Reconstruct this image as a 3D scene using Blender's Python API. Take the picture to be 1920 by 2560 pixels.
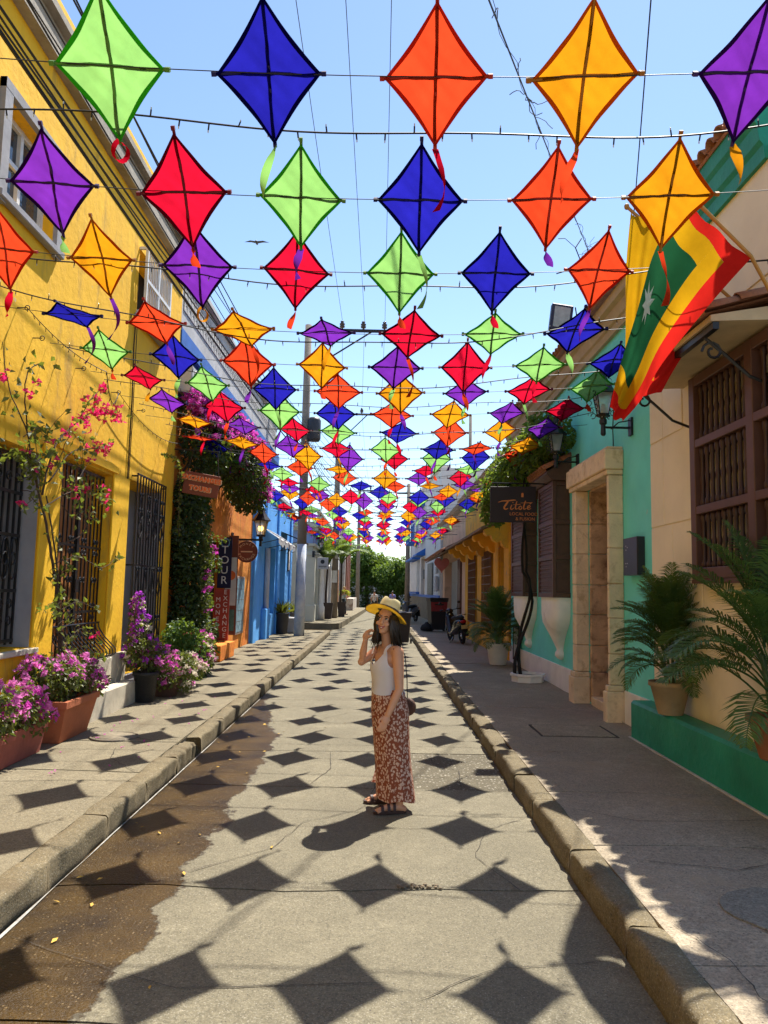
import bpy, bmesh, math, random
from mathutils import Vector, Matrix, Euler, noise as mnoise
R = math.radians
PI = math.pi
random.seed(7)
for o in list(bpy.data.objects):
    bpy.data.objects.remove(o)
scene = bpy.context.scene
COL = scene.collection

# ------------------------------------------------------------------ camera, sky, sun, exposure
cam_d = bpy.data.cameras.new('camera')
cam = bpy.data.objects.new('camera', cam_d)
COL.objects.link(cam)
cam_d.sensor_fit = 'VERTICAL'
cam_d.sensor_height = 24.0
cam_d.lens = 1900.0 / 2560.0 * 24.0
cam_d.clip_start = 0.05
cam_d.clip_end = 3000
cam.location = (0, 0, 1.8)
cam.rotation_euler = (R(95.8976), R(-1.1634), R(-0.3900))
scene.camera = cam

SUN = Vector((0.245, 0.505, 1.0)).normalized()
SUN_EL = math.asin(SUN.z)
SUN_AZ = math.atan2(SUN.x, SUN.y)
world = bpy.data.worlds.new('World')
scene.world = world
world.use_nodes = True
wnt = world.node_tree
wnt.nodes.clear()
w_out = wnt.nodes.new('ShaderNodeOutputWorld')
w_bg = wnt.nodes.new('ShaderNodeBackground')
w_sky = wnt.nodes.new('ShaderNodeTexSky')
w_sky.sky_type = 'NISHITA'
w_sky.sun_disc = False
w_sky.sun_elevation = SUN_EL
w_sky.sun_rotation = SUN_AZ
w_sky.air_density = 1.0
w_sky.dust_density = 0.12
w_sky.ozone_density = 2.0
w_bg.inputs['Strength'].default_value = 0.104
wnt.links.new(w_sky.outputs[0], w_bg.inputs[0])
wnt.links.new(w_bg.outputs[0], w_out.inputs[0])

sun_d = bpy.data.lights.new('sun', 'SUN')
sun_d.energy = 4.5
sun_d.angle = R(0.53)
sun_d.color = (1.0, 0.945, 0.85)
sun = bpy.data.objects.new('sun', sun_d)
COL.objects.link(sun)
sun.rotation_euler = SUN.to_track_quat('Z', 'Y').to_euler()
sun.location = (5, 12, 25)

scene.view_settings.view_transform = 'Standard'
scene.view_settings.look = 'None'
scene.view_settings.gamma = 1.0
scene.view_settings.exposure = 1.2
scene.view_settings.use_curve_mapping = False
scene.render.engine = 'CYCLES'
scene.cycles.max_bounces = 8
scene.cycles.transparent_max_bounces = 12

# ------------------------------------------------------------------ helpers
def S(r, g, b):
    def c(v):
        v /= 255.0
        return v / 12.92 if v <= 0.04045 else ((v + 0.055) / 1.055) ** 2.4
    return (c(r), c(g), c(b))

def rnd(a, b):
    return random.uniform(a, b)

class MB:
    """collects geometry for ONE mesh object"""
    def __init__(self):
        self.v = []; self.f = []; self.m = []; self.mi = 0
    def add(self, vs, fs):
        b = len(self.v)
        self.v.extend([tuple(p) for p in vs])
        for f in fs:
            self.f.append([b + i for i in f]); self.m.append(self.mi)
        return b
    def quad(self, a, b, c, d):
        self.add([a, b, c, d], [(0, 1, 2, 3)])
    def box(self, x0, x1, y0, y1, z0, z1, T=None):
        p = [(x0, y0, z0), (x1, y0, z0), (x1, y1, z0), (x0, y1, z0), (x0, y0, z1), (x1, y0, z1), (x1, y1, z1), (x0, y1, z1)]
        if T: p = [T(*q) for q in p]
        self.add(p, [(0, 3, 2, 1), (4, 5, 6, 7), (0, 1, 5, 4), (1, 2, 6, 5), (2, 3, 7, 6), (3, 0, 4, 7)])
        return self
    def cbox(self, x0, x1, y0, y1, z0, z1, b=0.01, T=None):
        """box with chamfered edges: 24 verts"""
        bm = bmesh.new()
        vs = [bm.verts.new(q) for q in [(x0, y0, z0), (x1, y0, z0), (x1, y1, z0), (x0, y1, z0), (x0, y0, z1), (x1, y0, z1), (x1, y1, z1), (x0, y1, z1)]]
        for f in [(0, 3, 2, 1), (4, 5, 6, 7), (0, 1, 5, 4), (1, 2, 6, 5), (2, 3, 7, 6), (3, 0, 4, 7)]:
            bm.faces.new([vs[i] for i in f])
        bmesh.ops.bevel(bm, geom=list(bm.edges), offset=b, segments=1, affect='EDGES')
        bm.verts.index_update()
        pts = [tuple(v.co) for v in bm.verts]
        if T: pts = [T(*q) for q in pts]
        self.add(pts, [[v.index for v in f.verts] for f in bm.faces])
        bm.free()
        return self
    def tube(self, pts, r, n=6, cap=True, T=None):
        pts = [Vector(p) for p in pts]
        rs = r if isinstance(r, (list, tuple)) else [r] * len(pts)
        ring = []; prev = None
        for i, p in enumerate(pts):
            d = (pts[min(i + 1, len(pts) - 1)] - pts[max(i - 1, 0)])
            d = d.normalized() if d.length > 1e-9 else Vector((0, 0, 1))
            if prev is None:
                a = Vector((0, 0, 1)) if abs(d.z) < .9 else Vector((1, 0, 0))
                u = d.cross(a).normalized()
            else:
                u = prev - d * prev.dot(d)
                u = u.normalized() if u.length > 1e-6 else d.orthogonal().normalized()
            prev = u
            w = d.cross(u)
            ring.append([p + (u * math.cos(2 * PI * k / n) + w * math.sin(2 * PI * k / n)) * rs[i] for k in range(n)])
        vs = [q for rg in ring for q in rg]
        if T: vs = [T(*q) for q in vs]
        fs = []
        for i in range(len(pts) - 1):
            for k in range(n):
                fs.append((i * n + k, i * n + (k + 1) % n, (i + 1) * n + (k + 1) % n, (i + 1) * n + k))
        if cap:
            fs.append(tuple(range(n - 1, -1, -1)))
            fs.append(tuple((len(pts) - 1) * n + k for k in range(n)))
        self.add(vs, fs)
        return self
    def lathe(self, prof, n=20, c=(0, 0, 0), sx=1, sy=1, cap=True, wob=None):
        vs = []
        for i, (r, z) in enumerate(prof):
            for k in range(n):
                a = 2 * PI * k / n
                q = r * (wob(a, i) if wob else 1)
                vs.append((c[0] + q * math.cos(a) * sx, c[1] + q * math.sin(a) * sy, c[2] + z))
        fs = []
        for i in range(len(prof) - 1):
            for k in range(n):
                fs.append((i * n + k, i * n + (k + 1) % n, (i + 1) * n + (k + 1) % n, (i + 1) * n + k))
        if cap:
            fs.append(tuple(range(n - 1, -1, -1)))
            fs.append(tuple((len(prof) - 1) * n + k for k in range(n)))
        self.add(vs, fs)
        return self
    def prism(self, poly, a, b, T):
        """poly: list of 2-D points; T(p,q,w) maps; extruded w from a to b"""
        n = len(poly)
        vs = [T(p, q, a) for p, q in poly] + [T(p, q, b) for p, q in poly]
        fs = [tuple(range(n - 1, -1, -1)), tuple(range(n, 2 * n))]
        for k in range(n):
            fs.append((k, (k + 1) % n, n + (k + 1) % n, n + k))
        self.add(vs, fs)
        return self
    def grid(self, fn, nu, nv):
        vs = [fn(i / nu, j / nv) for i in range(nu + 1) for j in range(nv + 1)]
        fs = [(i * (nv + 1) + j, (i + 1) * (nv + 1) + j, (i + 1) * (nv + 1) + j + 1, i * (nv + 1) + j + 1) for i in range(nu) for j in range(nv)]
        self.add(vs, fs)
        return self
    def ell(self, c, rx, ry, rz, nu=12, nv=8, rot=None):
        c = Vector(c); vs = []; fs = []
        for j in range(1, nv):
            t = PI * j / nv
            for i in range(nu):
                a = 2 * PI * i / nu
                p = Vector((rx * math.sin(t) * math.cos(a), ry * math.sin(t) * math.sin(a), rz * math.cos(t)))
                vs.append(p)
        vs.append(Vector((0, 0, rz))); vs.append(Vector((0, 0, -rz)))
        if rot is not None: vs = [rot @ p for p in vs]
        vs = [c + p for p in vs]
        for j in range(nv - 2):
            for i in range(nu):
                fs.append((j * nu + i, (j + 1) * nu + i, (j + 1) * nu + (i + 1) % nu, j * nu + (i + 1) % nu))
        t = (nv - 1) * nu
        for i in range(nu):
            fs.append((t, i, (i + 1) % nu))
            fs.append((t + 1, (nv - 2) * nu + (i + 1) % nu, (nv - 2) * nu + i))
        self.add(vs, fs)
        return self
    def mesh(self, name, smooth=False):
        me = bpy.data.meshes.new(name)
        me.from_pydata(self.v, [], self.f)
        if any(self.m): me.polygons.foreach_set('material_index', self.m)
        if smooth: me.polygons.foreach_set('use_smooth', [True] * len(me.polygons))
        me.update()
        return me
    def build(self, name, mats, parent=None, smooth=False, kind=None, label=None):
        me = self.mesh(name, smooth)
        return place(name, me, mats, parent, kind, label)

def place(name, me, mats, parent=None, kind=None, label=None, offset=True):
    o = bpy.data.objects.new(name, me)
    COL.objects.link(o)
    if mats is not None:
        for m in (mats if isinstance(mats, (list, tuple)) else [mats]):
            me.materials.append(m)
    if parent is not None:
        o.parent = parent
        if offset:
            w = parent.location.copy()
            if parent.parent: w = Vector((0, 0, 0))
            o.location = -w
    if kind: o['kind'] = kind
    if label: o['label'] = label
    return o

def thing(name, label, cat, loc=(0, 0, 0), group=None, rot=None):
    o = bpy.data.objects.new(name, None)
    COL.objects.link(o)
    o.empty_display_size = 0.2
    o.location = loc
    if rot is not None: o.rotation_euler = rot
    o['label'] = label; o['category'] = cat
    if group: o['group'] = group
    return o

def tag(o, label, cat, group=None):
    o['label'] = label; o['category'] = cat
    if group: o['group'] = group
    return o

def struct(o):
    o['kind'] = 'structure'
    return o

def shared(name, me, material, parent, loc=(0, 0, 0), rot=(0, 0, 0), scale=None):
    """a part that shares mesh data; its material sits on the object"""
    o = bpy.data.objects.new(name, me)
    COL.objects.link(o)
    if not me.materials: me.materials.append(None)
    o.material_slots[0].link = 'OBJECT'
    o.material_slots[0].material = material
    o.parent = parent
    o.location = loc; o.rotation_euler = rot
    if scale: o.scale = scale
    return o

def copy_tree(o, parent=None):
    c = o.copy(); COL.objects.link(c); c.parent = parent
    for ch in list(o.children): copy_tree(ch, c)
    return c

ORD = ['zeroth', 'first', 'second', 'third', 'fourth', 'fifth', 'sixth', 'seventh', 'eighth', 'ninth', 'tenth', 'eleventh', 'twelfth', 'thirteenth', 'fourteenth', 'fifteenth', 'sixteenth', 'seventeenth', 'eighteenth', 'nineteenth', 'twentieth']
def ordn(n):
    if n <= 20: return ORD[n]
    if n < 30: return 'twenty-' + ORD[n - 20]
    if n == 30: return 'thirtieth'
    return 'thirty-' + ORD[n - 30]

# ------------------------------------------------------------------ materials
def nodes(name):
    m = bpy.data.materials.new(name)
    m.use_nodes = True
    nt = m.node_tree
    bs = nt.nodes['Principled BSDF']
    return m, nt, bs
def nn(nt, t, **kw):
    n = nt.nodes.new(t)
    for k, v in kw.items():
        if k in n.inputs: n.inputs[k].default_value = v
        else: setattr(n, k, v)
    return n
def ramp(nt, src, a, b, ca=(0, 0, 0, 1), cb=(1, 1, 1, 1)):
    r = nt.nodes.new('ShaderNodeValToRGB')
    r.color_ramp.elements[0].position = a; r.color_ramp.elements[0].color = ca
    r.color_ramp.elements[1].position = b; r.color_ramp.elements[1].color = cb
    nt.links.new(src, r.inputs[0])
    return r.outputs[0]
def mixc(nt, fac, a, b, mode='MIX'):
    n = nt.nodes.new('ShaderNodeMix'); n.data_type = 'RGBA'; n.blend_type = mode
    for sock, v in ((n.inputs[0], fac), (n.inputs[6], a), (n.inputs[7], b)):
        if hasattr(v, 'is_linked') or hasattr(v, 'links'): nt.links.new(v, sock)
        elif isinstance(v, (int, float)): sock.default_value = v
        else: sock.default_value = (v[0], v[1], v[2], 1)
    return n.outputs[2]
def noise(nt, vec, scale, detail=6, rough=.6, dist=0.0):
    n = nn(nt, 'ShaderNodeTexNoise', Scale=scale, Detail=detail, Roughness=rough, Distortion=dist)
    nt.links.new(vec, n.inputs['Vector'])
    return n.outputs[0]

MATS = {}
def mat(name, col, rough=.8, var=.14, vs=2.0, bump=.0, bs=30.0, col2=None, s2=1.3, t2=(.55, .72), col3=None, s3=6.0, t3=(.6, .7), metal=0.0, spec=.35, trans=None, stretch=None, chip=None):
    if name in MATS: return MATS[name]
    m, nt, b = nodes(name)
    tc = nt.nodes.new('ShaderNodeTexCoord').outputs['Object']
    if stretch:
        mp = nn(nt, 'ShaderNodeMapping'); mp.inputs['Scale'].default_value = stretch
        nt.links.new(tc, mp.inputs['Vector']); tcs = mp.outputs[0]
    else: tcs = tc
    lo = tuple(max(0, c * (1 - var)) for c in col); hi = tuple(min(1, c * (1 + var)) for c in col)
    c = mixc(nt, ramp(nt, noise(nt, tcs, vs), .3, .7), lo, hi)
    if col2 is not None:
        c = mixc(nt, ramp(nt, noise(nt, tcs, s2, 9, .68, .4), t2[0], t2[1]), c, col2)
    if col3 is not None:
        c = mixc(nt, ramp(nt, noise(nt, tcs, s3, 8, .7), t3[0], t3[1]), c, col3)
    if chip is not None:
        c = mixc(nt, ramp(nt, noise(nt, tc, 5.5, 9, .72, .3), .665, .68), c, chip)
    nt.links.new(c, b.inputs['Base Color'])
    b.inputs['Roughness'].default_value = rough
    b.inputs['Metallic'].default_value = metal
    b.inputs['Specular IOR Level'].default_value = spec
    if bump:
        bn = nn(nt, 'ShaderNodeBump', Strength=bump, Distance=.02)
        nt.links.new(noise(nt, tc, bs, 7, .65), bn.inputs['Height'])
        nt.links.new(bn.outputs[0], b.inputs['Normal'])
    if trans:
        out = nt.nodes['Material Output']
        tr = nn(nt, 'ShaderNodeBsdfTranslucent')
        nt.links.new(c, tr.inputs[0])
        mx = nt.nodes.new('ShaderNodeMixShader'); mx.inputs[0].default_value = trans
        nt.links.new(b.outputs[0], mx.inputs[1]); nt.links.new(tr.outputs[0], mx.inputs[2])
        nt.links.new(mx.outputs[0], out.inputs[0])
    MATS[name] = m
    return m

def glass(name, col=(.03, .04, .05), rough=.06):
    if name in MATS: return MATS[name]
    m, nt, b = nodes(name)
    b.inputs['Base Color'].default_value = (*col, 1); b.inputs['Roughness'].default_value = rough
    b.inputs['Specular IOR Level'].default_value = .6
    MATS[name] = m
    return m

# concrete of road and pavements; wet=True adds the damp stain spreading from the left gutter
def concrete(name, base, wet=False, speck=.5, coarse=False, dark=None):
    m, nt, b = nodes(name)
    g = nt.nodes.new('ShaderNodeNewGeometry').outputs['Position']
    big = noise(nt, g, .9, 8, .65, .3)
    mid = noise(nt, g, 5.0, 8, .7)
    fine = noise(nt, g, 70, 4, .7)
    d = tuple(c * .52 for c in base); l = tuple(min(1, c * 1.28) for c in base)
    c = mixc(nt, ramp(nt, big, .3, .68), d, l)
    c = mixc(nt, ramp(nt, mid, .36, .74), tuple(x * .74 for x in base), c)
    c = mixc(nt, ramp(nt, fine, .36, .62), mixc(nt, .5, c, (0.045, .04, .03)), c)
    c = mixc(nt, ramp(nt, noise(nt, g, 24, 6, .7), .38, .66), mixc(nt, .3, c, (0.04, .035, .025)), c)
    c = mixc(nt, ramp(nt, noise(nt, g, 130, 3, .6), .56, .72), c, mixc(nt, .45, c, (.55, .5, .4)))
    vo = nn(nt, 'ShaderNodeTexVoronoi', Scale=58.0 if not coarse else 30.0)
    nt.links.new(g, vo.inputs['Vector'])
    vcol = nt.nodes.new('ShaderNodeSeparateColor'); nt.links.new(vo.outputs['Color'], vcol.inputs[0])
    chip = nn(nt, 'ShaderNodeMath', operation='MULTIPLY')
    nt.links.new(ramp(nt, vo.outputs['Distance'], .2, .38, (1, 1, 1, 1), (0, 0, 0, 1)), chip.inputs[0])
    nt.links.new(ramp(nt, vcol.outputs[0], .8 if not coarse else .35, .86 if not coarse else .6), chip.inputs[1])
    pale = nn(nt, 'ShaderNodeMath', operation='MULTIPLY'); pale.inputs[1].default_value = speck
    nt.links.new(chip.outputs[0], pale.inputs[0])
    c = mixc(nt, pale.outputs[0], c, (.40, .37, .30))
    chipd = nn(nt, 'ShaderNodeMath', operation='MULTIPLY')
    nt.links.new(ramp(nt, vo.outputs['Distance'], .15, .32, (1, 1, 1, 1), (0, 0, 0, 1)), chipd.inputs[0])
    nt.links.new(ramp(nt, vcol.outputs[1], .86, .9), chipd.inputs[1])
    c = mixc(nt, chipd.outputs[0], c, (.07, .06, .05))
    if dark is not None:
        c = mixc(nt, ramp(nt, noise(nt, g, 1.7, 8, .7, .6), .56, .72), c, dark)
    rough_s = None
    if wet:
        sp = nt.nodes.new('ShaderNodeSeparateXYZ'); nt.links.new(g, sp.inputs[0])
        nz = noise(nt, g, 1.6, 9, .62)
        # width of the damp strip, shrinking away beyond 10 m
        mr = nn(nt, 'ShaderNodeMapRange'); mr.inputs['From Min'].default_value = 9.2; mr.inputs['From Max'].default_value = 14.0
        mr.inputs['To Min'].default_value = -1.19; mr.inputs['To Max'].default_value = -2.05
        nt.links.new(sp.outputs['Y'], mr.inputs['Value'])
        a1 = nn(nt, 'ShaderNodeMath', operation='SUBTRACT'); nt.links.new(sp.outputs['X'], a1.inputs[0]); nt.links.new(mr.outputs[0], a1.inputs[1])
        a2 = nn(nt, 'ShaderNodeMath', operation='MULTIPLY_ADD'); nt.links.new(nz, a2.inputs[0]); a2.inputs[1].default_value = -.62; a2.inputs[2].default_value = .31
        a4 = nn(nt, 'ShaderNodeMath', operation='MULTIPLY_ADD'); nt.links.new(noise(nt, g, 17, 8, .7), a4.inputs[0]); a4.inputs[1].default_value = -.16; nt.links.new(a2.outputs[0], a4.inputs[2])
        a5 = nn(nt, 'ShaderNodeMath', operation='ADD'); nt.links.new(a4.outputs[0], a5.inputs[0]); a5.inputs[1].default_value = .08
        a3 = nn(nt, 'ShaderNodeMath', operation='ADD'); nt.links.new(a1.outputs[0], a3.inputs[0]); nt.links.new(a5.outputs[0], a3.inputs[1])
        wetm = ramp(nt, a3.outputs[0], .0, .03, (1, 1, 1, 1), (0, 0, 0, 1))
        wcol = mixc(nt, ramp(nt, noise(nt, g, 2.2, 7, .6), .3, .7), (.02, .010, .0025), (.10, .056, .011))
        wcol = mixc(nt, ramp(nt, fine, .35, .65), mixc(nt, .55, wcol, (.012, .007, .003)), wcol)
        wcol = mixc(nt, chip.outputs[0], wcol, (.16, .11, .05))
        rim = ramp(nt, a3.outputs[0], -.22, .0)
        wcol = mixc(nt, rim, wcol, (.02, .011, .004))
        c = mixc(nt, wetm, c, wcol)
        rr = nn(nt, 'ShaderNodeMapRange'); rr.inputs['To Min'].default_value = .86; rr.inputs['To Max'].default_value = .36
        nt.links.new(wetm, rr.inputs['Value']); rough_s = rr.outputs[0]
    nt.links.new(c, b.inputs['Base Color'])
    if rough_s is not None: nt.links.new(rough_s, b.inputs['Roughness'])
    else: b.inputs['Roughness'].default_value = .88
    b.inputs['Specular IOR Level'].default_value = .18
    bn = nn(nt, 'ShaderNodeBump', Strength=.55 if not coarse else .9, Distance=.012)
    mm = nn(nt, 'ShaderNodeMath', operation='ADD')
    nt.links.new(fine, mm.inputs[0]); nt.links.new(mid, mm.inputs[1])
    nt.links.new(mm.outputs[0], bn.inputs['Height'])
    nt.links.new(bn.outputs[0], b.inputs['Normal'])
    return m

M_road = concrete('road_concrete', (.268, .236, .158), wet=True, speck=.22)
M_coarse = concrete('exposed_aggregate', (.17, .145, .095), wet=True, speck=.8, coarse=True)
M_walk = concrete('pavement_concrete', (.31, .26, .165), speck=.2, dark=(.14, .11, .068))
M_walkr = concrete('pavement_concrete_grey', (.54, .44, .31), speck=.2, dark=(.34, .265, .17))
M_kerb = concrete('kerb_concrete', (.25, .197, .11), speck=.3, dark=(.11, .08, .045))
M_dirt = mat('bare_earth', (.16, .13, .10), .95, .3, 3, .5, 20)
M_joint = mat('joint_dirt', (.05, .042, .034), .95, .3, 8)
M_black = mat('black_iron', (.012, .012, .013), .42, .3, 6, metal=.2, spec=.5)
M_cable = mat('black_cable', (.012, .012, .014), .6, .2, 3)
M_white = mat('white_paint', (.84, .81, .75), .7, .08, 3, .2, 25, col2=(.5, .46, .4), t2=(.62, .78))
# ------------------------------------------------------------------ ground, road, pavements
g = MB(); g.box(-700, 700, -60, 1600, -.6, -.06)
struct(g.build('ground', M_dirt))

def crack(y, seed, x0, x1, amp=.03, n=26, skew=0.0):
    rs = random.Random(seed); pts = []
    for i in range(n + 1):
        x = x0 + (x1 - x0) * i / n
        a = mnoise.noise(Vector((x * 1.1, seed * 3.7, 0))) * amp * 2 + mnoise.noise(Vector((x * 6, seed * 1.3, 5))) * amp * .6
        pts.append((x, y + a + skew * (x - x0)))
    return pts

def slab(name, lo, hi, zt, zb, material, parent, gap=.007, sink=0.0):
    """slab between two crack lines, ragged front and back edges"""
    mb = MB(); n = len(lo)
    rows = []
    k = 5
    for j in range(k + 1):
        t = j / k
        row = []
        for i in range(n):
            x = lo[i][0]
            y0 = lo[i][1] + gap; y1 = hi[i][1] - gap
            y = y0 + (y1 - y0) * t
            e = -.006 if j in (0, k) else 0
            row.append((x, y, zt + e + sink + .004 * mnoise.noise(Vector((x * 1.3, y * 1.3, 2)))))
        rows.append(row)
    vs = [p for r in rows for p in r]
    fs = [(j * n + i, j * n + i + 1, (j + 1) * n + i + 1, (j + 1) * n + i) for j in range(k) for i in range(n - 1)]
    b = len(vs)
    rim = [(0, i) for i in range(n)] + [(j, n - 1) for j in range(1, k + 1)] + [(k, i) for i in range(n - 2, -1, -1)] + [(j, 0) for j in range(k - 1, 0, -1)]
    for (j, i) in rim:
        p = rows[j][i]; vs.append((p[0], p[1], zb))
    L = len(rim)
    for q in range(L):
        j0, i0 = rim[q]; j1, i1 = rim[(q + 1) % L]
        fs.append((j0 * n + i0, b + q, b + (q + 1) % L, j1 * n + i1))
    mb.add(vs, fs)
    return mb.build(name, material, parent)

GL, GR = -1.91, 1.27
bed = MB(); bed.box(GL - .02, GR + .02, -3, 75, -.058, -.022)
road = struct(bed.build('road', M_joint))
ys = [-2.5, 1.1, 3.35, 4.78, 7.22, 8.72, 10.6, 12.7, 15.0, 17.6, 20.4, 23.5, 27.0, 31.0, 35.5, 40.5, 46, 52, 58.5, 65.5, 74]
lines = [crack(y, i + 3, GL, GR, .045 if i in (3,) else .022, 30, (.02 if i % 2 else -.015)) for i, y in enumerate(ys)]
for i in range(len(ys) - 1):
    if i == 4:   # the slab behind the woman: left half smooth, right half worn to the aggregate
        half = [p for p in lines[i] if p[0] <= .02]; halfh = [p for p in lines[i + 1] if p[0] <= .02]
        slab('road_slab', half, halfh, 0, -.03, M_road, road)
        h2 = [(p[0] + .006, p[1]) for p in lines[i] if p[0] > -.09]; h2h = [(p[0] + .006, p[1]) for p in lines[i + 1] if p[0] > -.09]
        slab('road_slab', h2, h2h, -.003, -.03, M_coarse, road)
    else:
        slab('road_slab', lines[i], lines[i + 1], 0, -.03, M_road, road, gap=(.009 if i in (2, 3) else .007) if i < 8 else .011)
# fine hair cracks crossing single slabs
def hair(name, pts, w, parent):
    mb = MB(); P = []
    for i in range(len(pts) - 1):
        for k in range(7):
            t = k / 7
            x = pts[i][0] + (pts[i + 1][0] - pts[i][0]) * t; y = pts[i][1] + (pts[i + 1][1] - pts[i][1]) * t
            P.append((x + .02 * mnoise.noise(Vector((x * 9, y * 9, 1))), y + .02 * mnoise.noise(Vector((x * 9, y * 9, 7)))))
    P.append(pts[-1])
    L = []; Rr = []
    for i, p in enumerate(P):
        q = P[min(i + 1, len(P) - 1)]; o = P[max(i - 1, 0)]
        d = Vector((q[0] - o[0], q[1] - o[1])).normalized(); nrm = Vector((-d.y, d.x))
        ww = w * (0.4 + abs(mnoise.noise(Vector((p[0] * 12, p[1] * 12, 3)))) * 1.6)
        if i in (0, len(P) - 1): ww = .0005
        L.append((p[0] + nrm.x * ww, p[1] + nrm.y * ww)); Rr.append((p[0] - nrm.x * ww, p[1] - nrm.y * ww))
    z = pts[0][2] if len(pts[0]) > 2 else .0062
    for i in range(len(P) - 1):
        mb.quad((*L[i], z), (*Rr[i], z), (*Rr[i + 1], z), (*L[i + 1], z))
    return mb.build(name, M_joint, parent)
hair('crack', [(-.6, 7.25), (-.45, 7.9), (-.5, 8.7)], .004, road)
hair('crack', [(.55, 8.7), (.62, 8.2), (.85, 7.9), (.8, 7.25)], .005, road)
hair('crack', [(GL + .05, 4.1), (-.9, 3.62), (.1, 3.7)], .0025, road)
hair('crack', [(.2, 3.55), (.6, 3.85), (1.2, 3.95)], .0025, road)

hair('crack', [(-1.2, 5.0), (-.7, 5.5), (-.55, 6.1), (-.1, 6.5), (.0, 7.2)], .003, road)
hair('crack', [(.9, 4.8), (.7, 5.4), (.85, 6.0), (1.2, 6.3)], .003, road)
hair('crack', [(-.9, 10.6), (-.4, 11.4), (.1, 11.8), (.5, 12.7)], .005, road)
hair('crack', [(.3, 8.75), (.2, 9.5), (.6, 10.6)], .004, road)
ML = mat('dry_leaf', (.45, .28, .05), .8, .4, 30)
mb = MB(); rl0 = random.Random(3)
for _ in range(46):
    x, y = (GL + abs(rl0.gauss(0, .5)) if rl0.random() < .7 else rl0.uniform(GL, GR)), rl0.uniform(2.8, 12)
    if x > GR: continue
    a = rl0.uniform(0, 6.3); L0 = rl0.uniform(.012, .03); c, s = math.cos(a), math.sin(a)
    mb.add([(x - c * L0, y - s * L0, .009), (x - s * L0 * .4, y + c * L0 * .4, .016), (x + c * L0, y + s * L0, .012), (x + s * L0 * .4, y - c * L0 * .4, .01)], [(0, 1, 2), (0, 2, 3)])
tag(mb.build('fallen_leaves', ML, kind='stuff'), 'small dry leaves and bits scattered on the road', 'leaves')

# broken patch in the long crack, filled with stones
M_rubble = mat('crack_rubble', (.22, .17, .11), .9, .45, 30, .8, 60)
mb = MB()
for k in range(34):
    x = rnd(.15, .42); y = 4.86 + rnd(-.03, .03); s = rnd(.006, .016)
    mb.ell((x, y, .004), s, s * rnd(.6, 1), s * .6, 6, 4)
mb.build('rubble', M_rubble, road, kind='stuff')

# ---- left pavement
WZ = .17
def pave(name, x0, x1, ylist, seeds, material, z=WZ, joints=True):
    b = MB(); b.box(x0, x1, ylist[0], ylist[-1], -.05, z - .022)
    root = struct(b.build(name, M_joint))
    lns = [crack(y, seeds + i, x0, x1, .02, 14, rnd(-.03, .03)) for i, y in enumerate(ylist)]
    for i in range(len(ylist) - 1):
        slab('paving_slab', lns[i], lns[i + 1], z + rnd(-.004, .003), z - .03, material, root, gap=.005)
    return root
KW = .17
def kerbstones(parent, xf, sgn, y0, y1, seed, z=WZ, x1=None):
    """row of kerb stones, face at xf, sgn=+1 face looks to +x ; shared worn variants"""
    rs = random.Random(seed)
    metas = []
    for vrt in range(6):
        mb = MB(); n = 15; prof = [(-.0, -.06), (.0, .05), (.0, z - .03), (.004, z - .012), (.014, z - .002), (.03, z + .002), (.09, z + .003), (KW - .01, z + .003), (KW, z - .004), (KW, -.06)]
        vs = []
        for i in range(n):
            t = i / (n - 1)
            endd = .012 if i in (0, n - 1) else 0
            for (a, h) in prof:
                q = mnoise.noise(Vector((t * 3.1 + vrt * 5, h * 9, a * 9))) * .032
                chipv = max(0, mnoise.noise(Vector((t * 7 + vrt * 11, 2, 0))) - .16) * .13 if (h > z - .06 and a < .06) else 0
                vs.append(((a + q * .5 + chipv) , t - .5, h - endd * (h > 0) + (q * .35 if h > z - .06 else 0) - chipv * .5))
        m = len(prof)
        fs = [(i * m + k, i * m + (k + 1) % m, (i + 1) * m + (k + 1) % m, (i + 1) * m + k) for i in range(n - 1) for k in range(m)]
        fs += [tuple(range(m)), tuple((n - 1) * m + k for k in range(m))]
        mb.add(vs, fs)
        metas.append(mb.mesh('kerb_stone', True))
    y = y0
    while y < y1 - .3:
        L = min(rs.uniform(.8, 1.25) * (1 if y < 20 else 2.2), y1 - y)
        t = (y - y0) / (y1 - y0)
        xx = xf if x1 is None else xf + (x1 - xf) * t
        o = shared('kerb_stone', rs.choice(metas), M_kerb, parent, (xx + rs.uniform(-.006, .006), y + L / 2, rs.uniform(-.006, .004)), (0, 0, rs.uniform(-.006, .006)), (-sgn, L - rs.uniform(.008, .022), 1))
        y += L
pl = pave('pavement_left', -4.0, GL - KW + .0, [-3, 1.4, 3.4, 5.3, 6.95, 8.25, 9.9, 11.6, 13.3, 15.2, 17, 19, 21, 23, 25.2, 27.4, 29.2, 30.8], 100, M_walk)
kerbstones(pl, GL, 1, -2.5, 8.1, 5)
kerbstones(pl, GL, 1, 8.55, 30.8, 15)
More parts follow.
